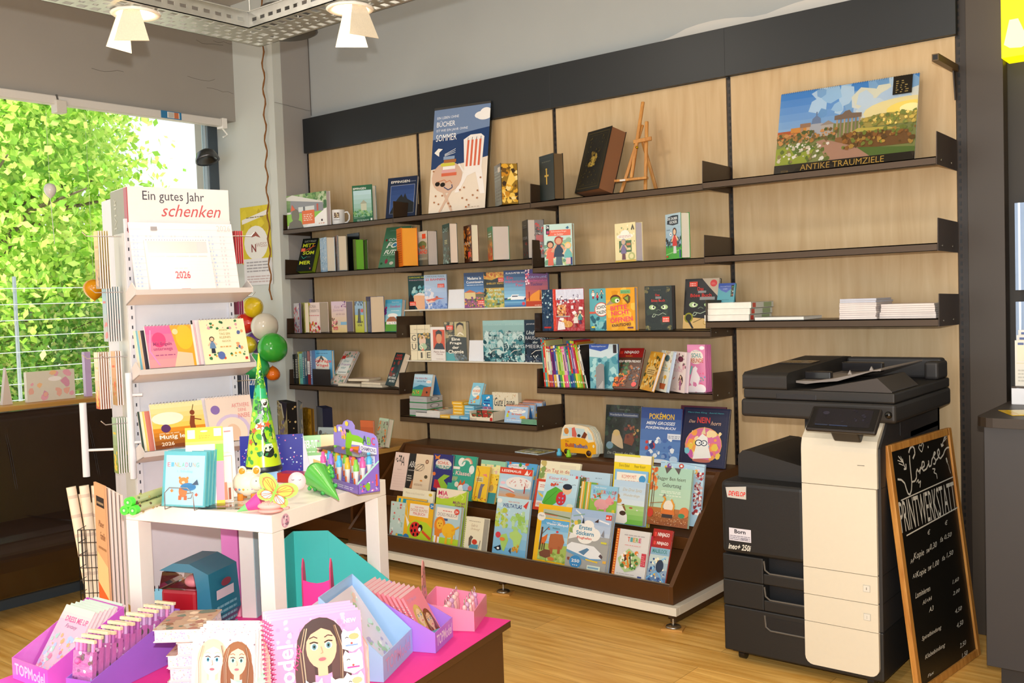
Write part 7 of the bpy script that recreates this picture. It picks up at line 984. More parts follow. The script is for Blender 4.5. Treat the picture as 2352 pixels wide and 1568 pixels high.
# yellow header pack, white picture boxes
def flat_card(px0, px1, bot, top, dep, name, lab, cat, col, art, th=.006, z0=None, grp=None, lean=.1, mat='gloss'):
    """upright card whose foot columns are px0..px1; dep = distance from the camera of its left edge"""
    P = CP+ray(px0, bot)*dep; Q = CP+ray(px1, bot)*(dep+.02); P[2] = Q[2] = z0 if z0 is not None else TT+.001; d = Q-P; w = float(np.linalg.norm(d)); a = math.degrees(math.atan2(d[1], d[0]))
    h = slide(P, (0,0,1), py=top); M0 = cam_frame(P+np.array([0,0, th*math.sin(lean)]), a)@RX(-lean); b = MB(M0); b.box(0, w, 0, th, 0, h, col, mat)
    if art: b.art(art, w, h, None, mat)
    o = tag(b.build(name), lab, cat, grp); return o, P, w, h
flat_card(430,517,1150,985,2.86,'card_pack','tall hanging pack with a yellow header behind the invitations','card pack','f0d838',[('r',0,.82,1,1,'f4d830'),('r',.06,.86,.26,.97,'f4ecd8'),('r',.76,.88,.96,.98,'f0f0dc'),('x',.36,.86,.66,.91,2,'b8a424'),('e',.5,.95,.1,.012,'e8e4d0'),('r',.0,.78,1,.82,'f0e468'),('r',.8,.56,1,.78,'8cd03c'),('r',.78,.06,1,.56,'f09cb4'),('r',0,0,.78,.78,'f4f0e4')])
flat_card(515,546,1146,984,2.97,'picture_frame_box','white and pale blue box behind the small white window box','box','f4f4f4',[('r',.1,.3,.5,.92,'d8ecf4'),('r',.55,.3,.9,.92,'e8f0f4'),('r',.3,.93,.8,.95,'e8a0a0')], th=.015)
flat_card(509,537,1145,1043,2.9,'window_box','small white window box with a pink pencil shape inside','box','f4f2ee',[('l',[(.1,.03),(.96,.03),(.96,.95),(.1,.95),(.1,.03)],.05,'e8b8a0'),('r',.14,.05,.9,.4,'e8e0d8'),('p',[(.2,.06),(.55,.06),(.5,.4),(.38,.52),(.26,.4)],'e89c84'),('r',.6,.06,.8,.3,'a8604c'),('r',.16,.42,.9,.93,'dfe6ec')], th=.035, lean=0)
# navy sprinkled folder
for i, (a, c, dd, col) in enumerate(((553,700,3.38,'30309a'),)):
    o, P, w, h = flat_card(a, c, 1100,1003, dd, 'gift_folder','dark blue folded card folder with coloured sprinkles behind the green cone','folder','2c2c8c',[('r',0,0,1,1,'30309a'),('n',3,90,.02,.02,.98,.98,.012,['d86aa8','c8d4f0','8ac0d8','e8e8f4'])], th=.003)
p = onT(722,1098); b = MB(); b.prism([(0,0),(.03,0),(.004,.15)],0,.003,'y','e0e0ee','paper', cam_frame(CP+ray(697,1095)*3.38*np.array([1,1,1]),40)); 
o2 = b.build('side_flap'); o2.parent = o
# school cone on a small box
p = onT(606,1092); cz0 = TT+.03; c = atz(606,1078, cz0); q = TR(c[0], c[1], TT+.001,.8)
b = MB(q); b.box(-.05,.05,-.04,.05,0,.027,'9cc4ec','gloss'); tag(b.build('gift_box'),'light blue box under the big green school cone','box')
t = thing('school_cone','tall bright green school cone with a dragon-eye print and red stars','school cone', TR(c[0], c[1], TT+.0285))
H = slide(c, (0,0,1), py=810); rb = .062
b = MB(); b.lathe([(0,0),(rb*.97,0),(rb, .006),(rb*.94,.018)],32,'181c2c','plastic'); b.build('base_band', t)
b = MB(); lv = [(0,'c8e428'),(.2,'a8dc28'),(.4,'6cc83c'),(.6,'3cb878'),(.72,'8ad828'),(.85,'d8ec2c'),(1,'e4f03c')]
for (f0, c0),(f1, _) in zip(lv, lv[1:]): b.lathe([(rb*.94*(1-f0),.018+(H-.018)*f0),(max(.0015, rb*.94*(1-f1)),.018+(H-.018)*f1)],32, c0,'gloss')
R = random.Random(11)
def onc(f, a, off=.0008): r_ = rb*.94*(1-f)+off; return np.array([r_*math.cos(a), r_*math.sin(a),.018+(H-.018)*f])
def patch(f, a, s_, col, n=7, jag=.4, off=.0008, star=False):
    P = [onc(f, a, off)]; m_ = 2*n if star else n
    for j in range(m_):
        w_ = 2*math.pi*j/m_; q_ = s_*((1 if j % 2 == 0 else .4) if star else R.uniform(1-jag, 1)); r_ = max(rb*.94*(1-f),.008); P.append(onc(min(.98, max(0, f+q_*math.sin(w_)/H)), a+q_*math.cos(w_)/r_, off))
    b.add(P, [(0,1+j, 1+(j+1) % m_) for j in range(m_)], col, 'gloss')
va = math.atan2(CP[1]-c[1], CP[0]-c[0])
for k in range(60): patch(R.uniform(.03,.9), va+R.uniform(-1.6,1.6), R.uniform(.006,.018), R.choice(['4aa83c','2c8a34','b8dc3c','7ad040','388c50','d8ec5c','1c5c2c']))
for f, da, s_, co in ((.3,.1,.05,'2c342c'),(.42,0,.03,'a8b4b0'),(.5,.15,.03,'5c6a64'),(.36,-.2,.02,'d8dcd4'),(.12,.4,.024,'242c1c'),(.17,.35,.02,'d8e8d8'),(.56,.5,.018,'f0f0e8'),(.55,.55,.008,'2c1c14')): patch(f, va+da, s_, co, 9,.5,.0013)
for f, da in ((.32,-.7),(.36,-.15),(.22,-.95),(.37,.5)): patch(f, va+da, .014,'f0643c',5,0,.002, True)
b.build('cone', t)
# piggy bank
p = onT(572,1145); t = thing('piggy_bank','small white ceramic piggy bank with orange ears','piggy bank', TR(p[0], p[1], TT+.001, math.radians(40)))
b = MB(); b.ball((0,0,.048),(.046,.04,.04),'f2e6d0','rubber',24, k=14); b.ball((.03,-.022,.05),(.024,.022,.022),'f2e6d0','rubber'); b.ball((.046,-.036,.045),(.009,.009,.009),'f4ead8','rubber')
for x, y in ((-.02,-.02),(.02,-.02),(-.02,.02),(.02,.02)): b.lathe([(0,0),(.01,0),(.009,.02)],10,'e88c30','rubber', TR(x, y, 0))
b.build('body', t)
for x in (-.012,.03): b = MB(); b.ball((x, -.016,.088),(.013,.006,.014),'f2e6d0','rubber'); b.ball((x, -.0215,.087),(.009,.003,.01),'f4941c','rubber'); b.build('ear', t)
b = MB(); b.ball((.034,-.043,.06),.0018,'2c1c14','rubber',8); b.ball((.052,-.03,.06),.0018,'2c1c14','rubber',8)
for i in range(5): b.ball((-.03+i*.012,-.0365+abs(i-2)*.0028,.035),.0035,['d8645c','5c9cd0','e8b43c','6ab85c','9c6ac0'][i],'rubber',8)
b.build('painted_face', t)
# butterfly cone
p, an, w = foot((545,1178),(640,1165)); M0 = cam_frame(p, 44); t = thing('butterfly_cone','small pink and green paper cone with a big butterfly on its side','paper cone', M0)
b = MB(); d = np.array([.9,0,.38]); d /= np.linalg.norm(d); b.tube([(0,0,.004), np.array([0,0,.004])+d*.03],[.001,.011],14,'7ad87c','gloss'); b.tube([np.array([0,0,.004])+d*.03, np.array([0,0,.004])+d*.075],[.011,.027],14,'e8489c','gloss'); b.build('cone', t)
Mw = TR(.034,-.036,.05)@RY(.45); b = MB(Mw)
def el(u, v, ru, rv, an): return [(u+ru*math.cos(k*.4)*math.cos(an)-rv*math.sin(k*.4)*math.sin(an), v+ru*math.cos(k*.4)*math.sin(an)+rv*math.sin(k*.4)*math.cos(an)) for k in range(16)]
WG_ = ((.3,.66,.2,.3,.5),(.72,.66,.2,.3,-.5),(.34,.3,.17,.2,-.5),(.68,.3,.17,.2,.5))
for u, v, ru, rv, an in WG_: b.prism([(p_[0]*.13, p_[1]*.09) for p_ in el(u, v, ru, rv, an)],-.001,0,'y','a8e060','gloss')
A_ = []
for i, (u, v, ru, rv, an) in enumerate(WG_): A_ += [('p', el(u+(.5-u)*.12, v+(.46-v)*.12, ru*.74, rv*.74, an),'f0804c'),('p', el(u+(.5-u)*.14, v+(.46-v)*.14, ru*.62, rv*.62, an),'f8cc50' if i < 2 else 'a8e4dc')]+[('l',[(.5,.46),(u+(u-.5)*.3+dx_, v+(v-.46)*.5)],.012,'f0643c') for dx_ in (-.1,0,.1)]
A_ += [('p', el(.5,.46,.03,.32,0),'8cd04c')]
b.art(A_, .13,.09, MX((0,-.001,0),(1,0,0),(0,1,0),(0,0,1)))
b.build('butterfly', t)
# clam purse
p = onT(622,1178); t = thing('coin_purse','pink ribbed clam-shaped silicone purse at the table edge','purse', TR(p[0], p[1], TT+.001,.7))
b = MB(); b.ball((0,0,.008),(.036,.026,.008),'f4a8a0','softplastic',24); b.build('lower_half', t)
b = MB(); b.ball((0,0,.021),(.036,.026,.012),'f4b4ac','softplastic',24)
for i in range(9): b.tube([((-.03+i*.0075)*math.cos(k*.35-1.4+1.4*0)*1., -.024+k*.006,.021+.0123*math.sqrt(max(0,1-((-.03+i*.0075)/.037)**2-((-.024+k*.006)/.027)**2))) for k in range(9)],.0009,4,'f8c8c0','softplastic')
b.build('upper_half', t); b = MB(); b.box(.034,.052,-.006,.006,.01,.016,'f4a8a0','softplastic'); b.build('tab', t, .002)
# green leaf-wrapped cone with a round tag
p = onT(778,1150); q = onT(690,1105); d = np.array([q[0]-p[0], q[1]-p[1],0.]); L_ = np.linalg.norm(d)*1.0; d /= L_
t = thing('gift_cone','green dinosaur-print paper cone lying with a pale pink round face tag','paper cone', TR(0,0,0)); r1 = .042; a0 = np.array([p[0], p[1], TT+.004]); a1 = a0+d*min(L_, .2)+np.array([0,0, r1])
b = MB(); b.tube([a0, a0+(a1-a0)*.3, a1],[.002,.013, r1],20,'58b448','gloss'); R = random.Random(3)
for k in range(26): f = R.uniform(.3,.98); an_ = R.uniform(-2.6,.6); c_ = a0+(a1-a0)*f; rr_ = r1*f*1.01; sd = np.array([-d[1], d[0],0]); b.ball(c_+sd*math.cos(an_)*rr_*-1+np.array([0,0,1])*math.sin(an_+1.57)*rr_*.9,.007, R.choice(['2c8a3c','8cd048','1c6c34','3ca84c']),'gloss',7, k=4)
b.build('cone', t); b = MB(); b.ball(a1+d*.012+np.array([0,0,.01]),(.03,.03,.03),'3c8c3c','paper',14); b.build('tissue', t)
tg = onT(695,1102, TT+.06); b = MB(MX(tg+np.array([.0,-.02,-.0]),(.79,.6,0),(0,0,1),(.55,-.75,.36))); b.lathe([(0,0),(.026,0),(.0265,.002),(0,.003)],28,'f8d4d8','gloss')
for x in (-.012,.008): b.tube([(x-.004,.004,.0035),(x, .002,.0035),(x+.004,.004,.0035)],.0008,4,'5c4c50','paper')
b.build('round_tag', t)
p = onT(655,1108); b = MB(TR(p[0], p[1], TT+.001,.3)); b.box(-.03,.12,0,.05,0,.03,'a8201c','gloss'); tag(b.build('gift_box'),'dark red box behind the dinosaur cone on the table','box')
flat_card(697,775,1085,1005,3.42,'game_box','green and orange game box lettered in white behind the pen display','box','5cac34',[('r',0,0,1,1,'64b034'),('r',.55,.45,1,1,'f09c1c'),('t','EBER-TUT',.02,.62,.44,.86,'f0f4e4','b'),('x',.02,.5,.4,.56,1,'d8ecc4'),('r',0,0,1,.4,'f0ece4'),('p',[(.3,0),(.3,.3),(.8,.1),(1,.3),(1,0)],'f0b02c'),('p',[(.7,.16),(1,.4),(1,.2)],'e04c2c'),('n',4,8,.46,.5,.56,.85,.05,['6a2c24','d89c7c'])], th=.05)
# ABC pen display
F0 = onT(724,1106); F1 = onT(823,1136); F2 = onT(874,1110); exx = (F1-F0); w = float(np.linalg.norm(exx)); exx /= w; eyy = F2-F1; dp = float(np.linalg.norm(eyy)); eyy = np.array([-exx[1], exx[0],0])
Ma = MX(F0, exx, eyy, (0,0,1)); t = thing('pen_display','purple cardboard pen display with a crocodile header reading ABC Champions','display box', Ma); PU = '8468c0'
dp = min(slide(F1, eyy, px=873),.15); b = MB(); b.box(0, w, 0,.002,0,.028, PU, 'gloss'); b.art([('x',.4,.3,.9,.7,2,'d8d0f0'),('e',.12,.6,.07,.3,'f0f0f0')], w, .028)
for x in (0, w-.002): b.prism([(0,0),(dp, 0),(dp, .09),(0,.03)], x, x+.002,'x', PU, 'gloss'); b.prism([(0,.03),(dp, .09),(dp, .095),(0,.035)], x-.0003, x+.0023,'x','a8e4d0','gloss')
b.box(0, w, 0, dp, 0,.002, PU, 'gloss'); R = random.Random(4)
b.art([('n',3,26,.1,.05,.95,.4,.04,['6a4ca8','e8543c','e8e8f4','6ab83c','d870b0']),('r',.82,.2,.9,.6,'e8543c'),('e',.45,.22,.1,.14,'7ab83c')], dp, .09, MX((w, 0,0),(0,1,0),(-1,0,0),(0,0,1)))
b.build('tray', t)
hd = [(0,0),(w, 0),(w, .2),(w*.97,.225),(w*.9,.235),(w*.5,.24),(w*.5,.255),(w*.44,.272),(w*.34,.275),(w*.26,.265),(w*.22,.25),(w*.1,.245),(w*.02,.225),(0,.2)]
hd = [(x_, z_*.74) for x_, z_ in hd]; b = MB(); b.prism(hd, dp-.002, dp, 'y','a08ce0','gloss'); HA = [('p',[(.3,.3),(.4,.3),(.42,.62),(.7,.66),(.72,.74),(.58,.78),(.44,.78),(.4,.84),(.32,.8),(.28,.6)],'8cd02c'),('p',[(.42,.62),(.7,.64),(.66,.68),(.44,.68)],'f0f4e4'),('r',.3,.8,.38,.85,'2c2c34'),('p',[(.38,.44),(.56,.5),(.6,.62),(.4,.58)],'f0882c'),('t','A',.68,.68,.77,.8,'3c5c64','b'),('t','B',.78,.67,.86,.79,'8cd048','b'),('t','C',.87,.68,.95,.8,'e8507c','b'),('r',.62,.55,.98,.65,'f0ecf4'),('t','CHAMPIONS',.64,.57,.96,.63,'6a5c84','b'),('r',.68,.34,.94,.52,'f4f0f8'),('x',.71,.37,.91,.49,3,'c8b8d8'),('e',.12,.46,.09,.1,'8cd02c'),('r',.05,.36,.2,.46,'f0f0f4'),('n',5,10,.04,.7,.3,.88,.03,['f0c43c','f0f0f4','e8a0c0']),('e',.34,.94,.04,.04,'f0d44c')]
b.art(HA, w, .2035, MX((0, dp-.002,0),(1,0,0),(0,1,0),(0,0,1))); b.build('header', t)
PC = ['f060a8','a070d8','58b8e8','d8b02c','7cc048','e8803c']
for r_ in range(3):
    for k in range(5):
        x = w*(.12+.19*k); y = dp*(.2+.3*r_); z0 = .003+.008*r_; tb = thing('highlighter','%s highlighter in the %s row of the purple display, %s from left' % ({0: 'pink',1: 'violet',2: 'sky blue',3: 'mustard',4: 'green',5: 'orange'}[(k+r_*2) % 6],['front','middle','back'][r_],['first','second','third','fourth','fifth'][k]),'pen', Ma@TR(x, y, z0),'pens in the purple display')
        b = MB(TR(0,0,0)@np.diag([.85,.85,.8,1])); b.lathe([(0,0),(.005,0),(.009,.07),(.0105,.078)],12,'e8e4e0','plastic'); b.box(-.004,.004,-.0098,-.007,.03,.05,'d8643c','paper'); b.build('barrel', tb)
        b = MB(np.diag([.85,.85,.8,1.])); b.lathe([(.0108,.078),(.0108,.1),(.007,.104),(.006,.122),(0,.122)],12, PC[(k+r_*2) % 6],'plastic'); b.build('cap', tb)
b = MB(Ma); b.box(.004, w-.004,.004, dp-.004,.112,.1125,'ffffff','film'); o = b.build('clear_lid'); o.parent = t; o.matrix_parent_inverse = Matrix(Ma.tolist()).inverted()
p = onT(500,1166); b = MB(TR(p[0], p[1], TT+.001,.5)); b.box(-.05,.09,-.02,.05,0,.006,'ffffff','glass'); tag(b.build('acrylic_plate'),'clear acrylic plate lying on the white table beside the invitations','plate')
# ---- below the table
def on_pod(px, py, dep): P = CP+ray(px, py)*dep; P[2] = PT+.0004; return P
P = on_pod(372,1440,2.98); t = thing('toy_box','teal and dark red toy packaging with a clear window under the white table','box', cam_frame(P, 22)); w = .125
b = MB(); b.box(0, w, 0,.13,0,.185,'a01420','plastic'); b.build('red_case', t, .012)
b = MB(); b.prism([(-.002,.185),(w+.002,.185),(w-.006,.237),(.012,.237)],-.002,.12,'y','e8b8c0','glass'); b.ball((w*.7,.05,.2),(.03,.03,.02),'e88090','plastic'); b.build('clear_window', t)
b = MB(); b.prism([(w, 0),(w+.004,.0),(w+.055,.1),(w+.045,.235),(w-.02,.264),(.05,.264),(.0,.24),(w-.006,.238),(w+.004,.185)],.0,.15,'y','2c7088','gloss'); b.art([('x',.1,.1,.9,.6,6,'7ab0c0'),('r',.1,.66,.8,.8,'d8c8d0'),('e',.5,.88,.2,.06,'8a3444')],.13,.2, MX((w+.055,.01,.02),(0,1,0),(-1,0,0),(0,0,1))); b.build('sleeve', t)
P = on_pod(345,1460,3.02); t = thing('spiral_notebook','light blue spiral notebook with white cats standing under the white table','notebook', cam_frame(P-np.array([.03,0,0]),55)@RX(-.2)); b = MB(); b.box(0,.17,0,.012,0,.16,'7cc4dc','gloss'); b.art([('e',.2,.4,.07,.1,'f0f0f4'),('e',.5,.45,.1,.12,'f0f0f4'),('e',.2,.52,.05,.05,'2c3440'),('x',.1,.1,.9,.25,2,'a8dcec')],.17,.16); b.build('cover', t)
b = MB()
for i in range(14): b.tube([(.008+i*.012+.0*k, .006+.009*math.sin(k*.63),.16+.009*math.cos(k*.63)) for k in range(11)],.001,4,'202428','metal')
b.build('wire_binding', t)
P = on_pod(516,1420,3.28); b = MB(cam_frame(P, 28)); b.box(0,.058,0,.2,0,.35,'d880c0','gloss'); b.box(-.0003,.0583,-.0003,.2003,0,.06,'f0a0b8','gloss'); tag(b.build('ring_binder'),'pink ring binder standing under the white table','binder')
P = on_pod(557,1420,3.26); b = MB(cam_frame(P, 28)); b.box(0,.05,0,.2,0,.34,'eeeae4','gloss'); b.box(.0503,.052,.002,.2,0,.34,'b4d0dc','gloss'); tag(b.build('ring_binder'),'white ring binder standing under the white table','binder')
def mfile(P, ang, w, d, h, col, name, lab, hf=.1, tk=.003):
    t = thing(name, lab, 'magazine file', cam_frame(P, ang)); b = MB()
    b.box(0, w, d-tk, d, 0, h, col, 'plastic'); b.box(0, w, 0, tk, 0, hf, col, 'plastic'); b.box(0, w, 0, d, 0, tk, col, 'plastic')
    b.build('ends', t)
    for x in (0, w-tk): b = MB(); b.prism([(0,0),(d, 0),(d, h),(d*.55, h),(0, hf)], x, x+tk, 'x', col, 'plastic'); b.build('side', t)
P = on_pod(668,1440,3.08); t = thing('magazine_file','turquoise plastic magazine file standing under the white table','magazine file', cam_frame(P, 36))
b = MB(); c_ = '48c4bc'; b.box(-.01,.105,.1,.103,0,.3, c_, 'plastic'); b.prism([(.0,0),(.1,0),(.1,.3),(.0,.3)],-.01,-.007,'x', c_, 'plastic'); b.prism([(0,0),(.2,0),(.2,.12),(0,.3)],0,.003,'y', c_, 'plastic', TR(.105,.1,0,.12)); b.box(-.01,.105,-.14,.1,0,.003, c_, 'plastic'); b.build('shell', t, .001)
P = on_pod(700,1440,2.84); t = thing('magazine_stand','hot pink magazine stand with pointed side horns in front of the turquoise file','magazine file', cam_frame(P, 33)); b = MB()
b.prism([(0,0),(.078,0),(.078,.235),(.06,.228),(.04,.225),(.02,.228),(0,.235)],.0,.003,'y','f03c94','plastic'); b.build('back', t)
for x in (-.004,.078): b = MB(); b.prism([(0,0),(.03,0),(.034,.2),(.024,.28),(.014,.295),(.004,.27),(0,.21)], x, x+.004,'x','c83c6c','plastic'); b.build('side_horn', t)
# ================================================================ goods on the podium
def tray(x, y, ang, w, D, h0, H, col, name, lab, cat='display box', text=None, tcol='e8d8f0', inner=None, z=PT+.0006):
    M0 = cam_frame(np.array([x, y, z]), ang); t = thing(name, lab, cat, M0); b = MB(); k = .0025
    b.box(0, w, 0, k, 0, h0, col, 'gloss'); b.box(k, w-k, k, D-k, 0, k, inner or col, 'gloss')
    if text: b.art([('t', text, .08,.25,.92,.8, tcol, 'b')], w, h0)
    b.build('front_panel', t)
    for x_ in (0, w-k): b = MB(); b.prism([(k, 0),(D-k, 0),(D-k, H),(k, h0)], x_, x_+k, 'x', col, 'gloss'); b.build('side_panel', t)
    b = MB(); b.box(0, w, D-k, D, 0, H, col, 'gloss'); b.build('back_panel', t); return t, M0
def pad(M, w, h, th, art, cov, name, lab, cat='notebook', grp=None, page='f0e4e4', gl='gloss'):
    t = thing(name, lab, cat, M, grp); bookgeom(t, w, h, th, art, cov, cov, page, gl); return t
def girl(u, v, r, hair, skin, hc2=None, eye='3c8a9c'):
    return [('e', u, v-.02, r*1.25, r*1.2, hair),('e', u-r*.9, v-r*1.2, r*.5, r*1.3, hc2 or hair),('e', u+r*.95, v-r*1.2, r*.5, r*1.3, hc2 or hair),('r', u-r*.25, v-r*1.3, u+r*.25, v-r*.5, skin),('e', u, v-r*.12, r*.78, r*.88, skin),('p',[(u-r*.8, v+r*.1),(u-r*.7, v+r*.8),(u, v+r*1.05),(u+r*.75, v+r*.75),(u+r*.8, v+r*.1),(u+r*.5, v+r*.5),(u+r*.05, v+r*.66),(u-r*.5, v+r*.45)], hair)]+[q for s_ in (-1,1) for q in (('e', u+s_*r*.36, v-r*.08, r*.2, r*.15,'f4f0ec'),('e', u+s_*r*.36, v-r*.08, r*.12, r*.13, eye),('e', u+s_*r*.36, v-r*.08, r*.055, r*.06,'181418'),('l',[(u+s_*r*.58, v+r*.08),(u+s_*r*.36, v+r*.12),(u+s_*r*.16, v+r*.05)], r*.06,'2c1c18'),('l',[(u+s_*r*.6, v+r*.28),(u+s_*r*.36, v+r*.34),(u+s_*r*.18, v+r*.26)], r*.05, hair))]+[('l',[(u+k_*r*.72, v+r*.72),(u+k_*r*1.0, v-r*.2),(u+k_*r*.9, v-r*1.9)], r*.05, q_) for k_, q_ in ((-1.1,'a89078'),(-.95,'c8b094'),(1.05,'a89078'),(.95,'7a5c44'))]+[('l',[(u-r*.02, v-r*.1),(u+r*.05, v-r*.36),(u-r*.06, v-r*.38)], r*.04,'c08a74'),('e', u, v-r*.62, r*.2, r*.075,'d86a74')]
t, M0 = tray(2.243,-3.003,3,.189,.235,.06,.169,'cc60c4','display_tray','magenta cardboard display tray at the left end of the pink podium', text='TOPModel', tcol='ecc4ec')
for i in range(7):
    pad(M0@TR(.012,.05+i*.0145,.004)@RX(-.6),.15,.2-.0*i, .011,[('r',0,0,1,1,'f0b8cc'),('g',0,.8,1,1,'f0c4cc','c8e0d0',4),('t','DRESS ME UP',.2,.78,.95,.86,'e05c94','b'),('t','Fantasy',.3,.68,.7,.75,'8a4c84','i'),('n',3,60,.05,.05,.9,.6,.05,['f0d8dc','c8b0e0','e8b07c','a8d0c0','d87c9c','b0c4e8'])],'e8d0d0','sticker_pad',['front pastel dress-up pad leaning in the magenta tray','second dress-up pad in the magenta tray','third dress-up pad in the magenta tray','fourth dress-up pad in the magenta tray','fifth dress-up pad in the magenta tray','sixth dress-up pad in the magenta tray','rearmost dress-up pad in the magenta tray'][i], grp='dress-up pads')
t, M0 = tray(2.516,-2.985,15.8,.088,.34,.055,.145,'9c68d0','display_tray','violet cardboard tray full of shiny glitter pen sets')
for i in range(14):
    h = .15+.004*(i % 3)+i*.0008; tt = thing('glitter_pen_set',['front glittering pen set with a pink round charm','rearmost glittering pen set in the violet tray'][1 if i == 13 else 0] if i in (0,13) else '%s glittering pen set from the front in the violet tray' % ['','second','third','fourth','fifth','sixth','seventh','eighth','ninth','tenth','eleventh','twelfth','thirteenth'][i],'pen set', M0@TR(.008,.008+i*.0228,.004)@RX(-.12),'glitter pen sets')
    b = MB(); R = random.Random(i); b.box(0,.07,0,.014,0, h-.03,'c070b0','foil'); b.art([('n', i, 30,0,0,1,1,.1,['e8b8dc','8a4c84','f0e8f0','b0a0d0','6a5c5c'])],.07, h-.03, None, 'foil')
    for k in range(5): b.tube([(.007+k*.014,.007, h-.035),(.007+k*.014,.007, h-.008)],.0055,8, R.choice(['b060a8','c8a0d0','8a8078','e890c8']),'foil')
    b.build('pens', tt); b = MB(); b.box(0,.07,.002,.012, h-.008, h, 'f4e4b8','foil'); b.build('gold_cap', tt)
    if i == 0: b = MB(); b.ball((.02,-.004, h-.055),.008,'f070b0','plastic'); b.build('round_charm', tt)
# stack of thick diaries
Ps = np.array([2.80,-2.86]); 
for i in range(6):
    z = PT+.0006+i*.0335; ang = 40 if i < 5 else 38; dx = [.02,.0,.005,.0,.03,-.035][i]
    M0 = cam_frame(np.array([Ps[0]+dx*.8, Ps[1]+dx*.5, z]), ang); tt = thing('thick_diary','%s of six thick floral-edged diaries stacked flat behind the girls notepads' % ['bottom','second','third','fourth','fifth','topmost'][i],'notebook', M0,'stacked thick diaries')
    w_, d_ = .13,.16
    b = MB(); b.box(.003, w_-.003,.003, d_-.003,.0022,.0308,'f4dce0','pages')
    for (oo, ax, ww) in ((MX((.003,.003,.003),(1,0,0),(0,1,0),(0,0,1)),0, w_-.006),(MX((w_-.003,.003,.003),(0,1,0),(-1,0,0),(0,0,1)),1, d_-.006)): b.art([('n', i+ax, 90,0,.05,1,.95,.012,['c8a0c8','e8b4b0','a8b0d8','f4f0f0','d8c49c'])], ww, .027, oo, 'paper')
    b.build('pages', tt); b = MB(); b.box(0, w_, 0, d_, 0,.002,'f4dcd8','gloss'); b.box(0, w_, 0, d_, .031,.033,'f0d8d0','gloss')
    b.art([('r',0,0,1,1,'b89880'),('n',3,40,0,0,1,1,.1,['8a5c40','d8b898','e8ccb0','a8786a','c0b0a0','6a7a6c'])], w_, d_, MX((0,0,.033),(1,0,0),(0,0,-1),(0,1,0))); b.build('cover', tt)
# girls notepads (front facing, five deep)
p = atz(445,1458,.6); q = atz(588,1458,.6); d = q-p; w = float(np.linalg.norm(d)); a = math.degrees(math.atan2(d[1], d[0])); ex = d/w; ny = np.array([-ex[1], ex[0],0])
GA = [('r',0,0,1,1,'f6ecec')]+[('n',3,30,.0,.86,1,1,.015,['8a7c80','e8c0c8','c8b0b8'])]+[('p',[(.1,0),(.14,.3),(.34,.36),(.6,.3),(.66,0)],'a8dcd0'),('p',[(.5,0),(.56,.26),(.8,.28),(1,.16),(1,0)],'b0b8b4')]+girl(.33,.72,.2,'d8c8a8','f4d8c8','e0d4bc','4a9cb0')+girl(.73,.71,.185,'94643c','f0c8ac','8a5a38','4a8a84')+[('p',[(.3,.3),(.4,.44),(.46,.4),(.4,.28)],'f4d8c8'),('n',8,16,.6,.22,.76,.36,.02,['2c2c30','e8e8ec','5c5c60'])]
for i in range(5):
    B = p-ex*0+ny*(.011*i-.045)+ex*.004*i; B[2] = PT+.001+.0*i; M0 = cam_frame(B, a)@RX(-.2)
    pad(M0, w, .213+.004*i, .0095, GA if i == 0 else [('r',0,0,1,1,'f4e4e0'),('n', i, 26,0,.94,1,1,.012,['c8a8a8','e8c8b8','b0a0b8'])],'f4e0dc','girls_notepad',['front white notepad with a blonde and a brunette girl','second white floral notepad behind the two-girls cover','third white floral notepad behind the two-girls cover','fourth white floral notepad behind the two-girls cover','rearmost white floral notepad of the two-girls set'][i], grp='two-girls notepads')
# pink colouring books
p = atz(624,1432,.65); q = atz(829,1404,.65); d = q-p; d[2] = 0; w = float(np.linalg.norm(d)); ex = d/w; ny = np.array([-ex[1], ex[0],0]); a = math.degrees(math.atan2(ex[1], ex[0]))
MA = [('r',0,0,1,1,'f49cc8'),('n',6,30,0,.75,1,1,.03,['f8b4d4','f090c0'])]+girl(.53,.74,.22,'4a3838','e8b898','5c4444','5c8a94')+[('t','Model',-.17,.45,.43,.6,'fbeef4','b',90),('t','Kitty',.12,.62,.4,.68,'e03c84','i',78),('t','NEW',.8,.9,.94,.94,'fbeef4','b')]
for k, (c1, c2) in enumerate((('7c9cd8','f0b07c'),('e0509c','f4ece8'),('d83c74','e8b48c'))): v = .73-k*.2; MA += [('p',[(.76, v+.07),(.79, v+.12),(.83, v+.09),(.91, v+.09),(.95, v+.12),(.98, v+.07),(.98, v-.06),(.87, v-.1),(.76, v-.06)],'f8e8f0'),('e',.87, v+.02,.09,.07,'fbf8f8'),('e',.9, v+.04,.06,.03, c2),('l',[(.8, v+.03),(.82, v+.04),(.84, v+.03)],.008,'2c2428'),('e',.87, v-.02,.014,.01,'d8504c'),('r',.8, v-.045,.94, v-.03, c1)]
for u, v, c1 in ((.42,.3,'f0ece8'),(.7,.3,'f4e8d8'),(.5,.14,'f0b880'),(.28,.12,'f4c8dc')): MA += [('e', u, v, .13,.11, c1),('p',[(u-.1, v+.05),(u-.09, v+.14),(u-.03, v+.09)], c1),('p',[(u+.1, v+.05),(u+.09, v+.14),(u+.03, v+.09)], c1),('e', u-.04, v, .02,.018,'4a7a9c'),('e', u+.04, v, .02,.018,'4a7a9c'),('e', u, v-.03,.012,.008,'c86a74')]
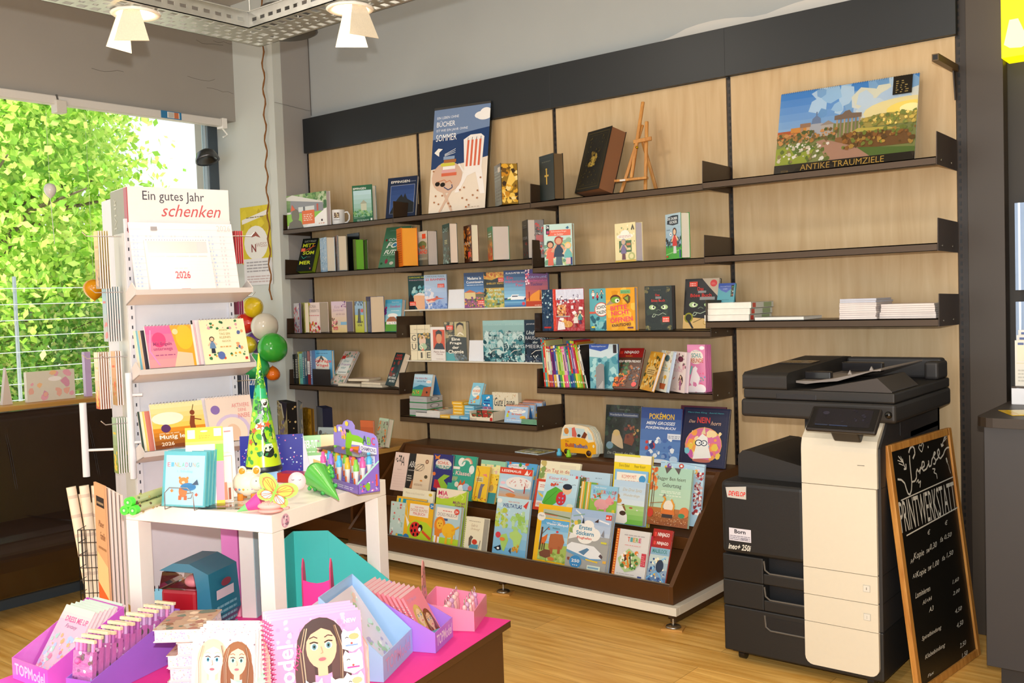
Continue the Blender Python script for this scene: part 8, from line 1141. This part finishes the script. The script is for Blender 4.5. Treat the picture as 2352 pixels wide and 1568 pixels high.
for i in range(5):
    B = p+ny*(.0125*i-.052)-ex*(.004*i); B[2] = PT+.001; M0 = cam_frame(B, a)@RX(-.24)
    tt = pad(M0, w, .262+.003*i, .0105, MA if i == 0 else [('r',0,0,1,1,'f8b0d4'),('r',0,.96,1,.975,'fbe0ee')],'f4a0cc','colouring_book',['front pink colouring book with a curly-haired girl and kittens','second pink colouring book behind the kitten cover','third pink colouring book behind the kitten cover','fourth pink colouring book behind the kitten cover','rearmost pink colouring book of the kitten set'][i], cat='book', grp='pink kitten colouring books', page='fbeef4')
    b = MB()
    for k in range(22): b.tube([(-.001+.006*math.cos(m_*.9),.003+.007*math.sin(m_*.9),.012+k*.0115) for m_ in range(8)],.0009,4,'e8589c','metal')
    b.build('spiral', tt)
b_ = p+ny*(-.06)-ex*.012; b_[2] = PT+.001; b = MB(cam_frame(b_, a+0)); b.box(-.004,-.0015,-.01,.14,0,.2,'f4a494','gloss'); b.box(w+.012, w+.0145,-.01,.14,0,.19,'f4a494','gloss'); b.box(-.0015, w+.012,.1375,.14,0,.21,'f4a494','gloss'); tag(b.build('display_tray'),'salmon pink cardboard holder around the kitten colouring books','display box')
t, M0 = tray(3.147,-2.429,115,.231,.182,.07,.225,'a4c8f0','display_tray','light blue cardboard display tray with a steep back on the podium', text='TOPModel', tcol='c8b4d4')
for i in range(3): pad(M0@TR(.008,.04+i*.018,.004)@RX(-.6),.2,.235,.01,[('r',0,0,1,1,'dcd0d8'),('e',.26,.86,.1,.05,'a85838'),('p',[(.2,.2),(.3,.5),(.24,.85),(.34,.85),(.44,.5),(.4,.2)],'b87050'),('n',3,50,.3,.05,.95,.9,.05,['c8e0d4','e8c4b4','b0a8c8','f0ece4','a8c49c'])],'e0c8c8','sticker_pad',['front pale paw-print pad leaning in the light blue tray','middle paw-print pad in the light blue tray','rear paw-print pad in the light blue tray'][i], grp='paw-print pads')
t, M0 = tray(3.114,-2.190,112,.145,.2,.06,.16,'b07ce4','display_tray','purple cardboard display tray with a row of pink spiral notebooks', text='TOPModel', tcol='ece0f8')
for i in range(10):
    tt = pad(M0@TR(.012,.02+i*.0145,.004)@RX(-.5),.118,.17+.003*i, .0075,([('r',0,0,1,1,'f0889c'),('t','TOPModel',.1,.86,.6,.93,'d890b8','b')]+girl(.32,.6,.18,'e0b868','f0c8a8')+girl(.64,.44,.18,'8a4428','e8b490')+[('p',[(.1,0),(.2,.26),(.8,.2),(.9,0)],'7cb0b4')]) if i == 0 else [('r',0,0,1,1,'f0909c'),('r',0,.95,1,1,'f4ccd0')],'ee8898','spiral_notebook','front pink spiral notebook with two long-haired girls in the purple tray' if i == 0 else '%s pink spiral notebook from the front in the purple tray' % ['','second','third','fourth','fifth','sixth','seventh','eighth','ninth','tenth'][i], grp='pink spiral notebooks', page='f8e8e8')
    b = MB(); 
    for k in range(16): b.ball((-.001,.0037,.008+k*.0088),(.003,.004,.002),'f4f0f4','metal',6, k=4)
    b.build('spiral', tt)
t, M0 = tray(3.085,-1.985,118,.18,.17,.062,.085,'f090b0','display_tray','small pink cardboard tray of key charms at the corner of the podium')
b = MB(); b.prism([(0,.0),(.085,0),(.08,.06),(.062,.12),(.05,.2),(.036,.21),(.026,.19),(.02,.12),(-.01,.09)],.168,.171,'y','d88c84','gloss'); b.art([('n',3,30,.15,.1,.7,.9,.06,['a87c7c','c8a09c','e8b0a8','8a7c80'])],.075,.2, MX((0,.168,0),(1,0,0),(0,1,0),(0,0,1))); b.build('header', t)
for i in range(10):
    x, y = .022+(i % 5)*.034,.035+(i//5)*.06; tt = thing('key_charm','%s shiny pink animal key charm in the %s row of the corner tray' % (['first','second','third','fourth','fifth'][i % 5],['front','back'][i//5]),'key charm', M0@TR(x, y, .003,.3*i),'pink key charms')
    b = MB(); b.ball((0,0,.03),(.012,.009,.03),['e8a4ac','c890b8','f0c0b8'][i % 3],'foil',10); b.ball((0,0,.062),(.01,.008,.01),['f0b4b8','d0a0c4','f4ccc4'][i % 3],'foil',10); b.build('figure', tt)
    b = MB(); b.tube([(0,.0,.07),(.004,0,.082),(0,0,.09),(-.004,0,.082),(0,0,.07)],.0015,6,'f0e0e8','metal'); b.build('loop', tt)
# flat books along the lower picture edge
P = atz(300,1570,.47); b = MB(cam_frame(np.array([2.66,-3.09, PT+.0006]),25)); b.box(0,.16,0,.12,0,.055,'c89c8c','gloss'); b.art([('r',0,0,1,1,'b07860'),('n',3,30,0,0,1,1,.1,['e8b090','8a4c34','d89c7c'])],.16,.12, MX((0,0,.055),(1,0,0),(0,0,-1),(0,1,0))); tag(b.build('thick_diary'),'brown-topped diary lying at the lower picture edge beside the violet tray','notebook')
P = atz(570,1560,.5); b = MB(cam_frame(P+np.array([.0,0,-.02]),60)@RX(-.9)); b.box(-.04,.06,0,.002,-.05,.04,'b8e8d0','gloss'); tag(b.build('mint_card'),'mint green card in front of the two-girls notepads','card')
# ================================================================ CALENDAR RACK
RL = np.array([1.787,-2.335]); RE = np.array([.225,.9744]); RN = np.array([.9744,-.225])
Mr = MX((RL[0], RL[1],0),(RE[0], RE[1],0),(-RN[0],-RN[1],0),(0,0,1))
t = thing('calendar_rack','white four-sided metal calendar rack with a header sign behind the white table','display rack', Mr); RC = 'd4d4dc'
b = MB(); b.box(.01,.38,0,.3,.3,1.84, RC, 'paintmetal'); b.build('column', t, .003)
for x in (0,.372):
    b = MB(); b.box(x, x+.02,-.008,.008,.3,1.75,'dcdce2','paintmetal')
    for k in range(40): b.box(x+.007, x+.012,-.0086,-.0078,.34+k*.035,.352+k*.035,'50525c','paper')
    b.build('slotted_upright', t)
b = MB(); b.lathe([(0,0),(.33,0),(.33,.02),(.05,.03)],32,'c8c8cc','paintmetal', TR(.19,.15,.001)); b.lathe([(.03,.03),(.03,.31)],16,'c8c8cc','metal', TR(.19,.15,0)); b.build('base', t)
b = MB(); b.box(.012,.385,-.02,.18,1.70,1.865,'ece6e6','gloss'); b.art([('t','Ein gutes Jahr',.12,.66,.75,.93,'4c4c58'),('t','schenken',.3,.36,.92,.64,'c85c60','i')],.36,.16, MX((.02,-.02,1.702),(1,0,0),(0,1,0),(0,0,1))); b.box(.0095,.0118,.02,.18,1.70,1.862,'8a8468','gloss'); b.box(.0092,.0118,-.015,.02,1.70,1.862,'a84448','gloss'); b.art([('t','JAHR',.1,.2,.9,.8,'b8b49c','')],.15,.06, MX((.0094,.16,1.70),(0,0,1),(1,0,0),(0,-1,0))); b.build('header_sign', t)
def ledge(z, x0=-.01, x1=.42, d=.13):
    b = MB(); b.prism([(-.012, z-.035),(-d+.01, z),(-d, z+.0),(-d, z+.018),(-d+.003, z+.018),(-d+.004, z+.004),(-.012, z-.03)], x0, x1,'x','d0c8c4','paintmetal')
    for x in (x0, x1-.003): b.prism([(-.012, z-.035),(-d+.01, z),(-d, z+.018),(-.085, z+.045),(-.012, z+.01)], x, x+.003,'x','d0c8c4','paintmetal')
    b.build('ledge', t)
for z in (1.475,1.195,.905): ledge(z)
b = MB(); b.tube([(-.02,-.03,.82),(-.02,-.03,1.2)],.012,12,'dcdce0','paintmetal'); b.tube([(-.02,-.03,.95),(.02,-.05,.95)],.006,8,'dcdce0','paintmetal'); b.tube([(-.02,-.03,1.12),(.02,-.05,1.12)],.006,8,'dcdce0','paintmetal')
b.build('tube_frame', t); b = MB(); b.tube([(-.1,.28,.8),(-.1,.28,1.08)],.013,12,'dcdce0','paintmetal'); b.tube([(-.1,.28,.9),(.01,.2,.9)],.005,8,'dcdce0','paintmetal')
b.build('tube_frame', t); b = MB(); b.box(-.003,.009,.01,.12,.5,1.7,'ccccc4','paintmetal'); b.build('side_plate', t)
def rk(x, z, dy, w, h, th, col, name, lab, art, lean=.3, cat='calendar', grp=None, spiral=True, ang=0.):
    M0 = Mr@TR(x, dy, z, ang)@RX(-lean); tt = thing(name, lab, cat, M0, grp); b = MB(); b.box(0, w, 0, th, 0, h, 'ece4e0','pages'); b.box(0, w, -.0006,0,0, h, col, 'gloss'); b.art(art, w, h, MX((0,-.0006,0),(1,0,0),(0,1,0),(0,0,1))); b.build('sheets', tt)
    if spiral:
        b = MB(); n = int(w/.012)
        for i in range(n): b.tube([(.006+i*.012, th/2+(th/2+.004)*math.sin(a), h+.006*math.cos(a)) for a in [k*.63 for k in range(11)]],.0008,4,'e0e0e4','metal')
        b.build('spiral', tt)
rk(.0,1.49,-.1,.38,.25,.004,'f2e8e8','planner','wide white year planner sheet with blue dates standing on the top ledge of the rack',[('l',[(0, v/10),(1, v/10)],.003,'e0c8d0') for v in range(1,10)]+[('x',.12*i+.02,.05,.12*i+.1,.84,14,['b8c8e4','d8ccd4'][i % 2]) for i in range(8)]+[('t','2026',.84,.88,.98,.97,'d8c8c8'),('r',.2,.88,.26,.94,'8a8488')],.22, spiral=False)
rk(.045,1.49,-.123,.235,.19,.02,'f4e8e4','week_planner','white week planner with a red 2026 on the top ledge of the rack',[('r',.04,.74,.8,.97,'cccac8'),('r',.8,.74,.96,.97,'ecc8cc'),('x',.06,.66,.94,.7,1,'d0c8c8'),('t','2026',.4,.22,.63,.37,'c03c50','b'),('x',.4,.42,.62,.45,1,'e0d0cc'),('r',.46,.0,.6,.02,'d86a60')]+[('l',[(.04,.14+.06*i),(.96,.14+.06*i)],.003,'ecdcdc') for i in range(8)]+[('e',.03+i*.04,.99,.006,.007,'5a5458') for i in range(24)],.3, spiral=False)
def many(x0, z, cols, h, lab, grp, dy=-.095):
    for i, c in enumerate(cols): rk(x0+i*.007, z, dy+.012-i*.004,.15, h, .005, c, 'postcard_calendar', lab % ['first','second','third','fourth'][i],[('r',.02,.02,.98,.98, c)],.3, grp=grp, spiral=False)
many(-.0,1.21,['e8d8c0','78b4c0','e8b48c','403c44'],.145,'%s thin calendar edge at the left of the pink angel calendar','thin calendars left on the middle ledge')
many(-.0,.92,['3c4c44','e8e0c8','e8c870','d07c6c'],.145,'%s thin calendar edge at the left of the sunset calendar','thin calendars left on the lower ledge')
rk(.03,1.215,-.118,.175,.155,.01,'e8489c','postcard_calendar','pink and yellow spiral calendar about angels on the middle ledge',[('g',0,0,1,1,'e8a0a0','f05ca0',5),('p',[(.5,1),(1,1),(1,0),(.7,0),(.6,.4)],'f4a830'),('e',.78,.7,.18,.3,'f8c030'),('e',.25,.66,.14,.18,'f4407c'),('p',[(.5,0),(.9,0),(.9,.3),(.6,.36)],'e0c8a8'),('l',[(.1,.9),(.04,.4),(.2,.06)],.03,'f490c8'),('e',.6,.84,.06,.07,'f8d8a0'),('r',.95,0,1,1,'f0e4d8'),('t','Mit Engeln',.12,.5,.5,.6,'a03c70','b'),('t','unterwegs',.12,.38,.5,.47,'a03c70'),('x',.12,.6,.4,.64,1,'c05c88'),('x',.14,.28,.54,.33,1,'a85484')],.3)
for i, c in enumerate(('18181c','f0c4cc','f0dcdc')): rk(.205+i*.006,1.215,-.1-i*.004,.16,.17,.005, c, 'postcard_calendar',['black calendar edge between the pink and the cream calendar','pink calendar edge left of the cream calendar','pale calendar edge directly behind the cream calendar'][i],[],.3, spiral=False)
rk(.226,1.215,-.125,.172,.17,.01,'f4e8b8','postcard_calendar','cream spiral calendar with small leaves and a reader on the middle ledge',[('r',0,0,1,1,'f6ecc0'),('n',3,16,.1,.78,.92,.95,.03,['3c7a4c','c8843c','2c5c3c','a8b0d8','d8a0a8']),('n',5,14,.1,.1,.92,.24,.03,['3c7a4c','d8603c','5c8a5c','e0a83c']),('n',7,8,.74,.3,.94,.74,.04,['e8a070','4c7a50','5c6a9c']),('f',.22,.24,.36,'e8c0a0','6a8ab0','3c2c24','2c3444'),('t','JEDEN',.4,.72,.58,.77,'b09050'),('t','TAG EIN',.4,.64,.64,.69,'b09050'),('t','KLEINES',.4,.56,.64,.61,'b09050'),('t','GLÜCK',.44,.48,.64,.53,'b09050'),('e',.38,.18,.08,.09,'5c70b0'),('r',.9,.06,.96,.12,'c84440'),('x',.38,.36,.64,.42,1,'d8a868')],.3)
rk(.035,.925,-.118,.19,.165,.01,'d88a34','postcard_calendar','golden sunset spiral calendar with a dancing silhouette on the lower ledge',[('g',0,.45,1,1,'f4c84c','f0e8b0',5),('g',0,0,1,.45,'6a2c20','e8942c',5),('e',.3,.66,.3,.14,'f4f0d8'),('p',[(.72,.3),(.7,.5),(.74,.68),(.82,.66),(.8,.5),(.82,.28)],'8a4428'),('e',.78,.74,.05,.06,'8a4428'),('l',[(.8,.6),(.94,.56)],.02,'8a4428'),('l',[(.78,.78),(.82,.92)],.015,'7a5c2c'),('e',.24,.44,.09,.09,'5c3468'),('t','Mutig leben',.1,.18,.8,.3,'f4ecdc','b'),('t','2026',.12,.06,.36,.14,'f0d8c0','b'),('x',.1,.32,.5,.36,1,'f0c8a0')],.3)
for i in range(3): rk(.215+i*.006,.925,-.1-i*.004,.16,.17,.005,['d8d8dc','c8ccd4','e8dce0'][i],'postcard_calendar',['third','second','nearest'][i]+' pale calendar edge left of the rainbow calendar',[],.3, spiral=False)
rk(.236,.925,-.125,.175,.17,.01,'ecd4c4','postcard_calendar','beige spiral calendar with a lilac rainbow arc on the lower ledge',[('r',0,0,1,1,'eed8c8'),('e',.5,.2,.4,.4,'d4c0dc'),('e',.5,.2,.32,.33,'f0dcc8'),('e',.5,.18,.16,.2,'e8c4a8'),('e',.18,.72,.1,.1,'8c70b0'),('t','AKTIVIERE',.55,.74,.94,.83,'e07c7c'),('t','DEINE',.68,.64,.86,.71,'e07c7c'),('t','INNERE',.66,.5,.92,.6,'e07c7c')],.3)
# hanging calendars on the left side, seen on their edges
def hang(px, py0, py1, n, cols, lab, w=.05, k0=.04, st=.0085, side=-1):
    base = np.array([RL[0], RL[1],0])-np.array([RN[0], RN[1],0])*k0+(np.array([RE[0], RE[1],0])*.385 if side > 0 else 0); z0 = 1.2; dv = np.array([RE[0], RE[1],0])*side
    for _ in range(3):
        base[2] = z0; s_ = max(.006, slide(base, dv, px=px)) if side < 0 else .02; P = base+dv*s_; z0 = P[2]+slide(P, (0,0,1), py=py1)
    P = base+dv*s_; P[2] = z0; h = slide(P, (0,0,1), py=py0)
    for i in range(n):
        Q = P+dv*(i*st); M0 = MX(Q, (-RN[0],-RN[1],0),(-dv[0],-dv[1],0) if side < 0 else (dv[0], dv[1],0),(0,0,1)); b = MB(M0)
        b.box(0, w, -.0,.004,0, h, 'e4dfdf','paper'); b.box(-.0004, w, -.0012,-.0004,0, h, cols[0],'gloss'); b.box(-.0004,0,-.001,.003, h*.0, h, cols[3] if len(cols) > 3 else 'e4dfdf','gloss')
        if side < 0: b.art([('g',0,0,1,1, cols[1], cols[0],6),('n', i, 14,.1,.05,.9,.4,.2,[cols[2], cols[1]]),('r',.2,.7,.8,.74, cols[2])], w, h, MX((0,-.0012,0),(1,0,0),(0,1,0),(0,0,1)))
        tag(b.build('hanging_calendar'), lab % ['nearest the rack','second from the rack','third from the rack','fourth from the rack','fifth from the rack','sixth from the rack'][i],'calendar', lab[3:60].strip())
    b = MB(); b.tube([base*[1,1,0]+[0,0, z0+h-.02]+dv*.0, P*[1,1,0]+[0,0, z0+h-.02]+dv*(n*st+.03), P*[1,1,0]+[0,0, z0+h-.005]+dv*(n*st+.045)],.002,6,'d8d8dc','metal'); b.build('hook', t).matrix_parent_inverse = Matrix(Mr.tolist()).inverted()
hang(254,530,662,5,('e8d070','8a6a3c','e89c4c'),'%s yellow autumn calendar hanging at the top of the rack side', k0=.03)
hang(278,658,783,6,('8ab4c0','a8a49c','d8503c'),'%s grey and red lighthouse calendar on the rack side', k0=.04)
hang(282,806,930,3,('e8b890','a8843c','e8602c'),'%s small flower calendar close to the rack', k0=.03)
hang(254,808,938,5,('e8c8a0','c85c24','f0b43c'),'%s tulip calendar farther out on the rack side', k0=.1)
hang(296,958,1085,5,('a8c8a8','8a9a34','e8c83c'),'%s green bird calendar at the bottom of the rack side', k0=.03)
hang(590,530,605,4,('c83c48','c83c48','f0a080','c83c44'),'%s red striped calendar on the right rack side', k0=-.02, side=1)
hang(590,668,722,3,('8a2c50','8a2c50','f0e0e0','8a3058'),'%s wine red calendar on the right rack side', k0=-.02, side=1)
hang(590,862,940,4,('2c3c54','e8e0dc','5c3c50','c8c0c0'),'%s dark calendar low on the right rack side', k0=-.02, side=1)
# tall family planners and the basket of rolled calendars
for i in range(5):
    P = CP+ray(230+i*9,1390+i*3)*(3.36-i*.0); h = slide(P, (0,0,1), py=1106+i*5); M0 = MX(P, (RN[0], RN[1],0),(RE[0], RE[1],0),(0,0,1)); tt = thing('family_planner','%s tall brown paper family planner leaning below the rack side' % ['front','second','third','fourth','rearmost'][i],'calendar', M0,'tall family planners')
    b = MB(); b.box(0,.125,0,.006,0, h, 'd8a478' if i == 0 else 'dcd0c8','paper')
    if i == 0: b.art([('r',0,0,1,1,'dca87c'),('p',[(0,0),(1,0),(1,.1),(0,.2)],'e8622c'),('p',[(0,.2),(1,.1),(1,.36),(0,.45)],'e8c890'),('r',.18,.82,.9,.9,'2c2420'),('x',.24,.84,.84,.88,1,'a89070'),('t','Planer',.3,.66,.8,.71,'8a6040','i'),('t','Familie',.4,.56,.86,.62,'8a6040','i'),('x',.2,.48,.9,.52,1,'a87c54')],.125, h, None, 'paper')
    b.build('sheets', tt)
t = thing('wire_basket','black wire grid basket holding rolled paper calendars beside the bench','basket', TR(0,0,0)); b = MB()
B0 = CP+ray(188,1400)*3.5; B1 = CP+ray(238,1400)*3.5; d = B1-B0; d[2] = 0; wv = np.linalg.norm(d); d /= wv; nn = np.array([-d[1], d[0],0]); zt = (CP+ray(188,1215)*3.5)[2]; wv += .01
B0[2] = 0; B0 = B0
for f in range(2):
    for i in range(7): x = wv*i/6; b.tube([B0+d*x+nn*(.16*f)+[0,0,.02], B0+d*x+nn*(.16*f)+[0,0, zt]],.0014,5,'141414','paintmetal'); y = .16*i/6; b.tube([B0+d*wv*f+nn*y+[0,0,.02], B0+d*wv*f+nn*y+[0,0, zt]],.0014,5,'141414','paintmetal')
n = 15
for j in range(n):
    z = .02+(zt-.02)*j/(n-1); q = [B0, B0+d*wv, B0+d*wv+nn*.16, B0+nn*.16, B0]; b.tube([p_+[0,0, z] for p_ in q],.0014,5,'141414','paintmetal', caps=False)
b.build('grid', t)
for i, (x0, y0, x1) in enumerate(((163,1118,214),(190,1116,226),(185,1135,236),(212,1118,232),(205,1158,240))):
    a = CP+ray(x0, y0)*(3.56-.0*i); c = CP+ray(x1,1400)*3.56; c = c+nn*(.0+.01*i); a = a+nn*.01*i; 
    b = MB(); b.tube([a, c],.0165,16,'ecdcc4','paper'); dd = (a-c)/np.linalg.norm(a-c); b.tube([a, a+dd*.0005],.012,14,'a89880','paper')
    for k in range(5): m_ = a-dd*(.03+.07*k); b.tube([m_, m_-dd*.012],.0168,16,'d4c0ac','paper')
    tag(b.build('rolled_calendar'),['leftmost','second','front middle','rear right','short front'][i]+' rolled cream paper calendar in the wire basket','paper roll','rolled calendars')
# ================================================================ PILLAR POSTERS, BALLOONS, BAG
def sheet(px0, py0, px1, py1, y, name, lab, col, art, dz=0.):
    p = aty(px0, py0, y); q = aty(px1, py1, y); w = q[0]-p[0]; h = p[2]-q[2]; b = MB(TR(p[0], y, q[2])); b.box(0, w, 0,.0008,0, h, col, 'paper'); b.art(art, w, h, None, 'paper'); return tag(b.build(name), lab, 'poster')
sheet(551,478,625,602,-.238,'yellow_poster','yellow poster with a round white logo hanging on the corner pillar','d8c428',[('n',3,20,0,.5,1,1,.1,['e0cc30','c8b020']),('p',[(.05,.78),(.94,.92),(.94,.84),(.05,.7)],'ece8e0'),('x',.2,.8,.8,.84,1,'8a7c50'),('e',.5,.36,.4,.3,'eceae4'),('p',[(.34,.46),(.5,.56),(.66,.44),(.5,.48)],'9c5040'),('t','WEISS',.5,.28,.86,.36,'c8b0a8','b'),('t','N',.34,.2,.5,.34,'8a3c34','b')])
sheet(560,596,627,652,-.2395,'notice_sheet','white printed notice sheet below the yellow poster on the pillar','e8e6e8',[('x',.1,.5,.9,.95,4,'a8a4a8'),('x',.1,.1,.9,.4,3,'c8b4b4')])
def balloon(px, py, y, r, col, lab, kx=1.0, grp='balloon bunch at the pillar', tie=(0,0,-1), nm='balloon'):
    c = aty(px, py, y); tt = thing(nm, lab, 'balloon', TR(c[0], c[1], c[2]), grp); a = np.array(tie, float); a /= np.linalg.norm(a); x_ = np.cross(a, (.3,.9,.1)); x_ /= np.linalg.norm(x_); M0 = MX((0,0,0), x_, np.cross(-a, x_),-a); b = MB(M0)
    pr = [(0.0,-1.12),(.03,-1.14),(.05,-1.1),(.025,-1.06),(.12,-1.0),(.42,-.82),(.75,-.5),(.95,-.12),(1,.2),(.93,.52),(.7,.82),(.38,.97),(0,1.02)]
    b.lathe([(q*r*kx, z_*r) for q, z_ in pr],28, col, 'rubber'); b.build('skin', tt); return c
BY = -.42
balloon(583,704, BY, .066,'e8c81c','yellow balloon at the top of the bunch on the corner pillar', tie=(.8,0,.3))
balloon(605,749, BY-.02,.086,'e4dccc','cream white balloon in the bunch on the corner pillar', tie=(-.9,0,.2))
balloon(623,800, BY-.05,.092,'3cb03c','bright green balloon lowest right in the bunch on the pillar', tie=(-.9,0,-.3))
balloon(589,841, BY-.1,.078,'3cb868','mint green balloon behind the tip of the school cone', tie=(-.3,0,.9))
balloon(627,857, BY-.02,.044,'e87418','small orange balloon under the bright green one', tie=(0,0,1))
balloon(566,742, BY, .066,'d83428','red balloon half hidden behind the calendar rack', tie=(1,0,0))
balloon(572,792, BY-.04,.055,'dcc428','dull yellow balloon behind the middle rack ledge', tie=(1,0,0))
balloon(590,785, BY+.08,.07,'7050a0','purple balloon between the white and the green balloon', tie=(1,0,.3))
P = aty(590,920,-.42); b = MB(TR(P[0]-.1,-.44,.84,.1)); b.box(0,.16,0,.05,0,.17,'1c5ca8','gloss'); b.art([('t','uf',.3,.5,.8,.8,'e8ecf4','bi')],.16,.17); tag(b.build('blue_bag'),'blue bag with white lettering hanging below the balloons','bag')
c = balloon(115,438,-1.47,.042,'e4e0dc','small white balloon hanging in front of the window', kx=.8, grp=None)
b = MB(); b.tube([c+[0,0,.04], c+[.0,.0,.46]],.0008,4,'e8e8e4','paper'); b.tube([c-[0,0,.048], c-[0,-.01,.3]],.002,4,'e8e8e4','paper'); tag(b.build('balloon_string'),'thin white string of the small white window balloon','string')
c = balloon(216,665,-1.2,.062,'f4a410','orange yellow balloon hanging by the window behind the calendars', grp=None)
b = MB(); b.tube([c+[0,0,.06], np.array([c[0], c[1],2.6])],.0008,4,'e8e8e4','paper'); tag(b.build('balloon_string'),'thin string above the orange balloon at the window','string')
# things on the window sill
def sill(px0, px1, top, z0, lab, name, col, art, x=-.5, shape=None):
    p = atx(px0,900, x); q = atx(px1,900, x); w = abs(q[1]-p[1]); p[2] = .926; h = slide(p, (0,0,1), py=top); M0 = MX((x, p[1],.926),(0,1,0),(-1,0,0),(0,0,1)); b = MB(M0)
    if shape: b.prism([(0,0),(w, 0),(w*.5, h)],0,.03,'y', col, 'gloss'); 
    else: b.box(0, w, 0,.03,0, h, col, 'gloss')
    b.art(art, w, h); return tag(b.build(name), lab, 'gift' if not shape else 'cone')
FL = [('n',3,16,.04,.06,.96,.94,.07,['e8a8b8','f0c090','e8b0a0','d898b0'])]
sill(62,173,855,0,'pink and grey flower-patterned box with a hand hole on the window sill','flower_box','dcd4c4', FL+[('e',.58,.72,.14,.08,'f4ece8')])
sill(4,28,845,0,'small patterned paper cone on the window sill at the left edge','paper_cone','d0c0b4',[], shape=1)
sill(198,212,808,0,'lilac card box on the window sill beside the rack','card_box','c8b0dc',[])
b = MB(); b.lathe([(0,.05),(.03,.05),(.06,.03),(.085,-.02),(.09,-.04),(.07,-.045),(.05,-.02),(0,-.01)],24,'6a6c70','metal', TR(0,0,0)@RY(.4)); c = atx(474,358,-.5); b.M = TR(c[0], c[1], c[2]); b2 = MB(TR(c[0], c[1], c[2])); b2.lathe([(0,.04),(.03,.04),(.06,.02),(.075,-.02),(.078,-.035),(.06,-.03),(.045,-.01),(0,0)],24,'6a6c70','metal', RY(-.35)); b2.tube([(0,0,.04),(0,0,.26)],.002,5,'9a9a98','metal'); tag(b2.build('hanging_lamp'),'small chrome lamp hanging in the upper right corner of the window','lamp')
# ================================================================ OUTSIDE
b = MB(); b.add([(-60,-30,-.35),(-.95,-30,-.35),(-.95,45,-.35),(-60,45,-.35)],[(0,1,2,3)],'e0dccc','plaster'); struct(b.build('ground'))
def tree(x, y, H, rad, n, seed, lab, cols, grp=None, zc=.62, trunk=.16, squash=1., ls=.13):
    R = np.random.RandomState(seed); tt = thing('tree', lab, 'tree', TR(x, y, -.35), grp); b = MB(); b.tube([(0,0,0),(.05,.05, H*.25),(-.05,.1, H*.5),(0,.0, H*.8)],[trunk, trunk*.85, trunk*.6, trunk*.2],10,'6a5c48','bark')
    for k in range(10): a = R.uniform(0,6.28); z0 = H*R.uniform(.25,.65); l_ = rad*R.uniform(.6,.95); b.tube([(0,.05, z0),(math.cos(a)*l_*.5, math.sin(a)*l_*.5, z0+l_*.35),(math.cos(a)*l_, math.sin(a)*l_, z0+l_*.45)],[trunk*.4, trunk*.22,.01],6,'5c503c','bark')
    b.build('trunk', tt)
    nc = max(12, n//220); cc = R.normal(size=(nc, 3)); cc /= np.linalg.norm(cc, axis=1)[:, None]; cc *= (R.uniform(.25,1, nc)**.5)[:, None]; cc = cc*[rad*.8, rad*.8, H*(1-zc)*squash*.9]+[0,0, H*zc]
    P = cc[R.randint(0, nc, n)]+R.normal(size=(n, 3))*rad*.17; A = R.normal(size=(n, 3)); A /= np.linalg.norm(A, axis=1)[:, None]; B = np.cross(A, R.normal(size=(n, 3))); B /= np.linalg.norm(B, axis=1)[:, None]; s_ = (ls*R.uniform(.5,1.2, n))[:, None]
    V = np.stack([P-A*s_, P+B*s_*.6, P+A*s_, P-B*s_*.6],1).reshape(-1,3); ci = R.randint(0, len(cols), n); b = MB()
    for j in range(len(cols)):
        ix = np.where(ci == j)[0]; vv = V.reshape(-1,4,3)[ix].reshape(-1,3); b.add(vv, [(4*q, 4*q+1,4*q+2,4*q+3) for q in range(len(ix))], cols[j],'leaf')
    o = b.build('foliage', tt); o['kind'] = 'stuff'
G1 = ['b8dc5c','9ccc48','cce878','88bc40','dcec80']; G2 = ['8cc054','acd868','74ac4c','c4e078']
tree(-9.5,1.9,7.6,2.4,26000,1,'large leafy tree with a forked trunk outside the window at the left', G1, zc=.6, ls=.075)
tree(-13,4.2,6.6,2.2,14000,2,'broad light green tree in the middle of the window view', G1,'trees outside the window', zc=.56, ls=.08)
tree(-15,1.2,8,2.8,12000,3,'tall tree behind the forked tree at the left edge of the window', G2, zc=.6, ls=.09)
tree(-17,7.6,3.6,2.2,7000,4,'low round tree in the distance at the right of the window view', G2)
for i, (x, y) in enumerate(((-11,2.2),(-11.6,3.9),(-12.5,6.0),(-13,0.4))): tree(x, y, 2.4,1.3,7000,10+i, ['leafy bush under the forked tree','leafy bush in the middle behind the wire fence','leafy bush at the right behind the wire fence','leafy bush at the far left behind the wire fence'][i], G2+['d8d88c'], zc=.45, trunk=.03, squash=1, ls=.06)
t = thing('wire_fence','wire fence with thin pale horizontal wires outside the window','fence', TR(0,0,0))
for k in range(8): z = .35+k*.2; b = MB(); b.tube([(-7.5,-3, z),(-7.5,8, z)],.006,5,'d8dce0','metal'); b.build('wire', t)
for y in (-1,1.5,4.0,6.5): b = MB(); b.tube([(-7.55, y, -.35),(-7.55, y, 1.9)],.025,8,'a8b0b4','metal'); b.build('post', t)
